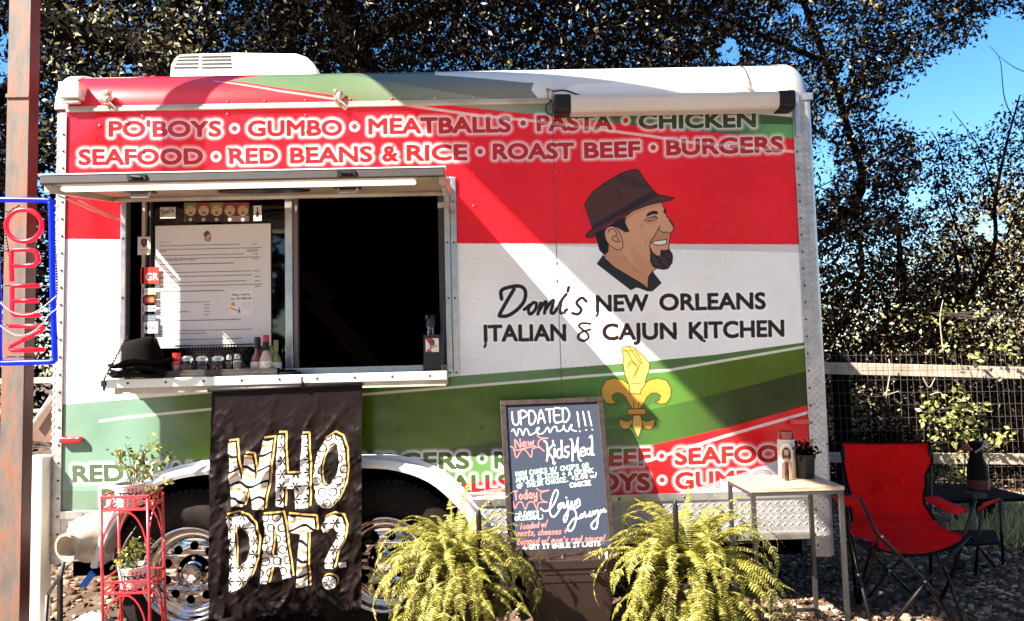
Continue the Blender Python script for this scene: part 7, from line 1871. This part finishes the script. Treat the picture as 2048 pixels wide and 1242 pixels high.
mb = MB(); mb.box(tx0 + 0.004, tx1 - 0.004, tb1 + 0.003, tb1 + 0.018, TZ - 0.030, TZ - 0.0165); mb.box(tx0 + 0.004, tx1 - 0.004, tb0 - 0.018, tb0 - 0.003, TZ - 0.030, TZ - 0.0165); mb.box(tx0 + 0.004, tx0 + 0.018, tb1 + 0.0185, tb0 - 0.0185, TZ - 0.030, TZ - 0.0165); mb.box(tx1 - 0.018, tx1 - 0.004, tb1 + 0.0185, tb0 - 0.0185, TZ - 0.030, TZ - 0.0165)
mb.build("top_frame", M_steel, tbl)
for lx in (tx0 + 0.004, tx1 - 0.020):
    for ly in (tb1 + 0.003, tb0 - 0.019): mb = MB(); mb.box(lx, lx + 0.016, ly, ly + 0.016, 0.0, TZ - 0.0305); mb.build("leg", M_steel, tbl)
for (x0, x1, y0, y1) in ((tx0 + 0.0205, tx1 - 0.0205, tb0 - 0.018, tb0 - 0.004), (tx0 + 0.005, tx0 + 0.019, tb1 + 0.02, tb0 - 0.02), (tx1 - 0.019, tx1 - 0.005, tb1 + 0.02, tb0 - 0.02)):
    mb = MB(); mb.box(x0, x1, y0, y1, 0.028, 0.042); mb.build("stretcher", M_steel, tbl)
# candle
cy = -0.235; c = W(1575, 948, cy); r = 17 / F_PX * (cy - CAM.y) ; top = W(1575, 862, cy).z; h = top - TZ
cd = empty("prayer_candle", (c.x, cy, TZ), "tall glass prayer candle with a red rim and a printed robed figure", "candle")
X = 450; P = Paint(900, 300, lambda q: np.asarray(q, float) * np.array([2.0, 1.0]) - np.array([450.0, 0]), (0.66, 0.56, 0.42))
P.poly([(X - 60, 300), (X - 60, 60), (X - 20, 20), (X + 20, 20), (X + 60, 60), (X + 60, 300)], (0.72, 0.64, 0.50), edge=(0.25, 0.08, 0.05), ew=4)
P.circle((X, 95), 42, (0.74, 0.62, 0.30)); P.poly([(X - 30, 150), (X - 34, 90), (X, 55), (X + 34, 90), (X + 30, 150)], (0.07, 0.03, 0.02), smooth=True); P.poly([(X - 16, 80), (X + 16, 80), (X + 15, 115), (X, 130), (X - 15, 115)], (0.50, 0.28, 0.16), smooth=True)
P.poly([(X - 12, 118), (X + 12, 118), (X, 138)], (0.10, 0.04, 0.03)); P.poly([(X - 50, 300), (X - 44, 180), (X - 14, 140), (X + 14, 140), (X + 44, 180), (X + 50, 300)], (0.46, 0.28, 0.16)); P.poly([(X - 50, 300), (X - 40, 190), (X - 8, 165), (X - 20, 300)], (0.45, 0.05, 0.04)); P.circle((X + 6, 200), 9, (0.5, 0.04, 0.03))
mb = MB(); mb.lathe((c.x, cy, TZ), [(0.0005, 0), (r * .95, 0.001), (r, 0.006), (r, h * 0.80), (r * 0.9, h * 0.83)], 28)
mb.build("candle_body", mat("candle_print", (1, 1, 1), 0.25, img=P.image("candle_print")), cd, smooth='auto', uvf=lambda x, y, z: (((math.atan2(y - cy, x - c.x) - math.radians(68)) % (2 * math.pi)) / (2 * math.pi), (z - TZ) / (h * 0.83)))
mb = MB(); mb.lathe((c.x, cy, TZ), [(r * .93, h * 0.83), (r * 0.97, h * 0.86), (r * 0.97, h), (r * 0.88, h), (r * 0.86, h * 0.86), (0.0005, h * 0.86)], 28); mb.build("red_rim", mat("red_glass_rim", (0.20, 0.012, 0.010), 0.15, coat=0.5), cd, smooth='auto')
cy = -0.31; c = W(1574, 954, cy); mb = MB(); hh = W(1574, 924, cy).z - TZ; mb.lathe((c.x, cy, TZ), [(0.0005, 0), (0.009, 0.001), (0.010, hh * 0.6), (0.008, hh * 0.7), (0.008, hh), (0.0005, hh)], 10)
mb.build("lighter", mat("black_gloss", (0.012, 0.01, 0.01), 0.12, coat=0.6), None, smooth='auto'); tag(bpy.data.objects["lighter"], "small glossy black lighter standing in front of the candle", "lighter")
cy = -0.255; c = W(1611, 955, cy); top = W(1611, 908, cy).z; h = top - TZ; r1 = 21 / F_PX * (cy - CAM.y)
pp_ = empty("small_potted_plant", (c.x, cy, TZ), "small leafy plant in a black nursery pot on the side table", "potted plant")
mb = MB(); mb.lathe((c.x, cy, TZ), [(0.0005, 0), (r1 * 0.78, 0.001), (r1 * 0.94, h * 0.85), (r1 * 1.04, h * 0.86), (r1 * 1.05, h), (r1 * 0.95, h), (r1 * 0.9, h * 0.9), (0.0005, h * 0.9)], 24); mb.build("nursery_pot", M_black, pp_, smooth='auto')
n = 170; P = np.array([c.x, cy, TZ + h]) + RS.normal(size=(n, 3)) * np.array([0.028, 0.022, 0.014]) + np.array([0, 0, 0.018]); V, Fq = leaf_mesh(P, 0.026, 0.5, -0.2); fastmesh("leaves", V, Fq, M_leafd, pp_)

# ------------------------------------------------------------------ folding chairs
M_cloth = mat("red_canvas", (0.60, 0.003, 0.003), 0.85, bump=0.35, bscale=260, wave=0.8, wscale=11, spec=0.12, vary=0.25, vscale=5)
M_trim = mat("black_webbing", (0.004, 0.002, 0.002), 0.8, spec=0.1)
def clothgrid(name, rows, par, nu=26, k=5, thick=0.003, m=None):
    R = catmull(rows, k); V = []; Fc = []
    n = len(R)
    for j, (xl, yl, xr, yr, Y, sag) in enumerate(R):
        for i in range(nu):
            u_ = i / (nu - 1); p = W(xl + (xr - xl) * u_, yl + (yr - yl) * u_, Y); b = 4 * u_ * (1 - u_)
            V.append((p.x, p.y + sag * b + 0.007 * math.sin(7 * u_ + j * .9) + 0.005 * math.sin(15 * u_ - j * .5) * math.sin(j * .7), p.z - abs(sag) * 0.25 * b))
    for j in range(n - 1):
        for i in range(nu - 1): Fc.append((j * nu + i, (j + 1) * nu + i, (j + 1) * nu + i + 1, j * nu + i + 1))
    mb = MB(); mb.add(V, Fc); o = mb.build(name, m or M_cloth, par, smooth=True); s_ = o.modifiers.new("thickness", 'SOLIDIFY'); s_.thickness = thick
    return V, n, nu
chair = empty("camping_chair", (W(1790, 1000, -0.1).x, -0.1, 0), "red canvas folding camping chair with black frame right of the side table", "chair")
rows = [(1683, 884, 1859, 884, 0.12, .03), (1688, 930, 1861, 925, 0.10, .04), (1700, 975, 1849, 965, 0.07, .05), (1704, 1010, 1848, 1005, 0.04, .06), (1704, 1042, 1866, 1040, -0.02, .05)]
V, n_, nu_ = clothgrid("backrest", rows, chair)
edge = [V[i] for i in range(nu_)]; mb = MB(); mb.tube([(p[0], p[1] - 0.003, p[2]) for p in edge], 0.005, 6)
for s_ in (0, nu_ - 1): mb.tube([(V[j * nu_ + s_][0] + (0.004 if s_ else -0.004), V[j * nu_ + s_][1], V[j * nu_ + s_][2]) for j in range(n_)], 0.006, 6)
mb.build("edge_binding", M_trim, chair, smooth=True)
rows = [(1706, 1040, 1866, 1038, -0.02, .0), (1700, 1060, 1890, 1056, -0.12, .05), (1706, 1070, 1925, 1070, -0.24, .09), (1712, 1074, 1938, 1071, -0.34, .10)]
R = catmull(rows, 6); Vs = []; Fc = []; nu = 28
for j, (xl, yl, xr, yr, Y, sag) in enumerate(R):
    for i in range(nu):
        u_ = i / (nu - 1); p = W(xl + (xr - xl) * u_, yl + (yr - yl) * u_, Y); b = 4 * u_ * (1 - u_); Vs.append((p.x, p.y, p.z - (sag * 0.75) * b ** 0.9))
for j in range(len(R) - 1):
    for i in range(nu - 1): Fc.append((j * nu + i, (j + 1) * nu + i, (j + 1) * nu + i + 1, j * nu + i + 1))
mb = MB(); mb.add(Vs, Fc); o = mb.build("seat", M_cloth, chair, smooth=True); s_ = o.modifiers.new("thickness", 'SOLIDIFY'); s_.thickness = 0.003
mb = MB(); mb.tube([(p[0], p[1] - 0.002, p[2]) for p in Vs[-nu:]], 0.0055, 6); mb.build("seat_binding", M_trim, chair, smooth=True)
def armrest(pts, wd, Y0, Y1):
    P3 = [W(x, y, Y0 + (Y1 - Y0) * i / (len(pts) - 1)) for i, (x, y) in enumerate(pts)]; P3 = [Vector(p) for p in catmull([tuple(p) for p in P3], 5)]; n = len(P3); V = []; Fc = []
    for i, p in enumerate(P3):
        for s_ in (-1, 1): V.append((p.x + s_ * wd * 0.5, p.y, p.z + 0.004 * s_))
    for i in range(n - 1): Fc.append((2 * i, 2 * i + 1, 2 * i + 3, 2 * i + 2))
    mb = MB(); mb.add(V, Fc); o = mb.build("armrest", M_cloth, chair, smooth=True); m_ = o.modifiers.new("thickness", 'SOLIDIFY'); m_.thickness = 0.012
armrest([(1700, 1006), (1688, 998), (1704, 1002), (1714, 1010)], 0.085, 0.0, -0.30)
armrest([(1862, 998), (1885, 1010), (1910, 1020), (1920, 1026)], 0.06, 0.05, -0.30)
M_pole = mat("black_tube", (0.006, 0.004, 0.004), 0.35, spec=0.25)
def rod(pts, r=0.0075): 
    mb = MB(); mb.tube([W(*p) for p in pts], r, 8); mb.build("leg", M_pole, chair, smooth=True)
FRt, BK_ = -0.36, 0.10
rod([(1686, 890, BK_ + .01), (1697, 1060, BK_ + .0), (1716, 1225, BK_)]); rod([(1860, 890, BK_ + .01), (1862, 1060, BK_), (1860, 1228, BK_)])
rod([(1720, 998, FRt), (1753, 1066, FRt), (1852, 1164, FRt), (1925, 1272, FRt)]); rod([(1940, 1070, FRt), (1852, 1164, FRt), (1765, 1272, FRt)])
rod([(1700, 1060, -.1), (1718, 1150, -.2), (1746, 1262, FRt)]); rod([(1712, 1076, FRt), (1745, 1085, -0.2), (1708, 1226, BK_)])
rod([(1950, 1000, FRt + .05), (1932, 1062, FRt), (1900, 1160, -.15), (1865, 1232, BK_)]); rod([(1865, 1092, -0.1), (1900, 1165, -.25), (1930, 1262, FRt)])
rod([(1712, 1226, BK_), (1778, 1140, BK_ + .02), (1856, 1078, BK_)], 0.006); rod([(1860, 1228, BK_), (1778, 1140, BK_ - .02), (1712, 1078, BK_)], 0.006)
rod([(1757, 1072, FRt), (1738, 1150, -.15), (1712, 1226, BK_)], 0.006)
mb = MB()
for x, y, Y in ((1850, 1163, FRt - .01), (1764, 1073, FRt - .01), (1779, 1142, BK_ - .03), (1717, 1150, -.22)): mb.ball(W(x, y, Y), 0.006, 8, 5)
mb.build("joint_rivet", M_alu, chair, smooth=True)
# second chair, mostly hidden
ch2 = empty("camping_chair", (W(1960, 1060, 0.35).x, 0.35, 0), "second folding chair in the shade, its red armrest showing right of the front chair", "chair")
mb = MB(); mb.prism([W(1953, 1022, .25), W(1968, 1005, .3), (W(2002, 995, .5)), W(1996, 1002, .45)], (0, 0.01, -0.004)); mb.build("armrest", M_cloth, ch2)
for a_, b_ in (((1948, 1010, .25), (1930, 1062, .25)), ((2000, 1000, .5), (2006, 1130, .5)), ((1962, 1020, .25), (1950, 1160, .3)), ((1930, 1062, .25), (2005, 1150, .5))):
    mb = MB(); mb.tube([W(*a_), W(*b_)], 0.007, 7); mb.build("leg", M_pole, ch2, smooth=True)
mb = MB(); mb.prism([W(1880, 1060, .5), W(1990, 1060, .5), W(2000, 1085, .2), W(1900, 1090, .2)], (0, 0, -0.01)); mb.build("seat", M_trim, ch2)
# dark table behind with ornament and flower
DY = 1.0
dt = empty("dark_table", (W(1960, 1000, DY).x, DY, 0), "dark metal table in the shade behind the red chair", "table")
a_, b_ = W(1868, 1000, DY), W(2065, 988, DY)
mb = MB(); mb.box(a_.x, b_.x, DY - 0.02, DY + 0.5, a_.z - 0.02, a_.z); mb.build("table_top", M_trim, dt, bevel=0.004)
p = W(1972, 1128, DY + .1); mb = MB(); mb.box(p.x - 0.045, p.x + 0.045, DY + .05, DY + .15, 0, a_.z - 0.021); mb.build("leg", M_bark, dt)
mb = MB(); mb.box(p.x - 0.16, p.x + 0.10, DY - .05, DY + .2, -0.02, 0.05); mb.build("foot_block", mat("dull_brick", (0.10, 0.045, 0.03), 0.8, bump=.5), dt)
mb = MB(); q = [W(1858, 1024, DY - .4), W(1902, 1036, DY - .4), W(1900, 1044, DY - .4), W(1878, 1042, DY - .4)]; mb.prism(q, (0, 0.25, 0.0)); mb.build("side_shelf", M_steel, dt)
chain("hanging_chain", W(2004, 1000, DY - .05), W(2006, 1040, DY - .05), dt, 0.012, 0.003)
c = W(1956, 958, DY + .2); x, y = c.x, DY + .2; hz_ = a_.z; h = W(1956, 880, DY + .2).z - hz_
orn = empty("bottle_ornament", (x, y, hz_), "dark bottle shaped ornament with an amber base on the dark table", "ornament")
mb = MB(); mb.lathe((x, y, hz_), [(0.0005, 0), (0.058, 0.002), (0.060, h * 0.25), (0.056, h * 0.5), (0.038, h * 0.68), (0.036, h * 0.85), (0.040, h * 0.97), (0.0005, h)], 20); mb.build("bottle_body", mat("dark_glazed", (0.006, 0.002, 0.002), 0.5, spec=0.1), orn, smooth='auto')
mb = MB(); mb.lathe((x, y, hz_), [(0.061, 0.02), (0.0612, h * 0.25)], 20); mb.build("amber_band", mat("amber_band", (0.09, 0.014, 0.004), 0.5), orn, smooth=True)
mb = MB(); mb.tube([W(1950, 905, DY + .13), W(1964, 896, DY + .12), W(1974, 880, DY + .16)], 0.006, 6); mb.build("ribbon", M_rail, orn)
c = W(1931, 893, DY + .05); fl3 = empty("red_flower_ornament", (c.x, c.y, hz_), "small red flower ornament on a thin stem beside the dark bottle ornament", "flower")
mb = MB(); mb.tube([c, W(1928, 960, DY + .05)], 0.004, 6); mb.build("stem", M_pole, fl3)
mb = MB(); mb.ball(c, 0.022, 10, 6, (1, 1, 0.9)); mb.ball((c.x, c.y - .004, c.z - 0.014), 0.034, 12, 6, (1, 1, 0.4)); mb.build("petals", mat("red_petals", (0.24, 0.025, 0.018), 0.5), fl3, smooth=True)
mb = MB(); mb.box(W(1945, 970, DY - 0.0).x, W(1974, 962, DY - 0.0).x, DY + 0.0, DY + .08, hz_ + 0.001, hz_ + 0.03); o = mb.build("metal_rack", M_steel, None); tag(o, "small dark metal rack lying on the dark table by the ornament", "rack")
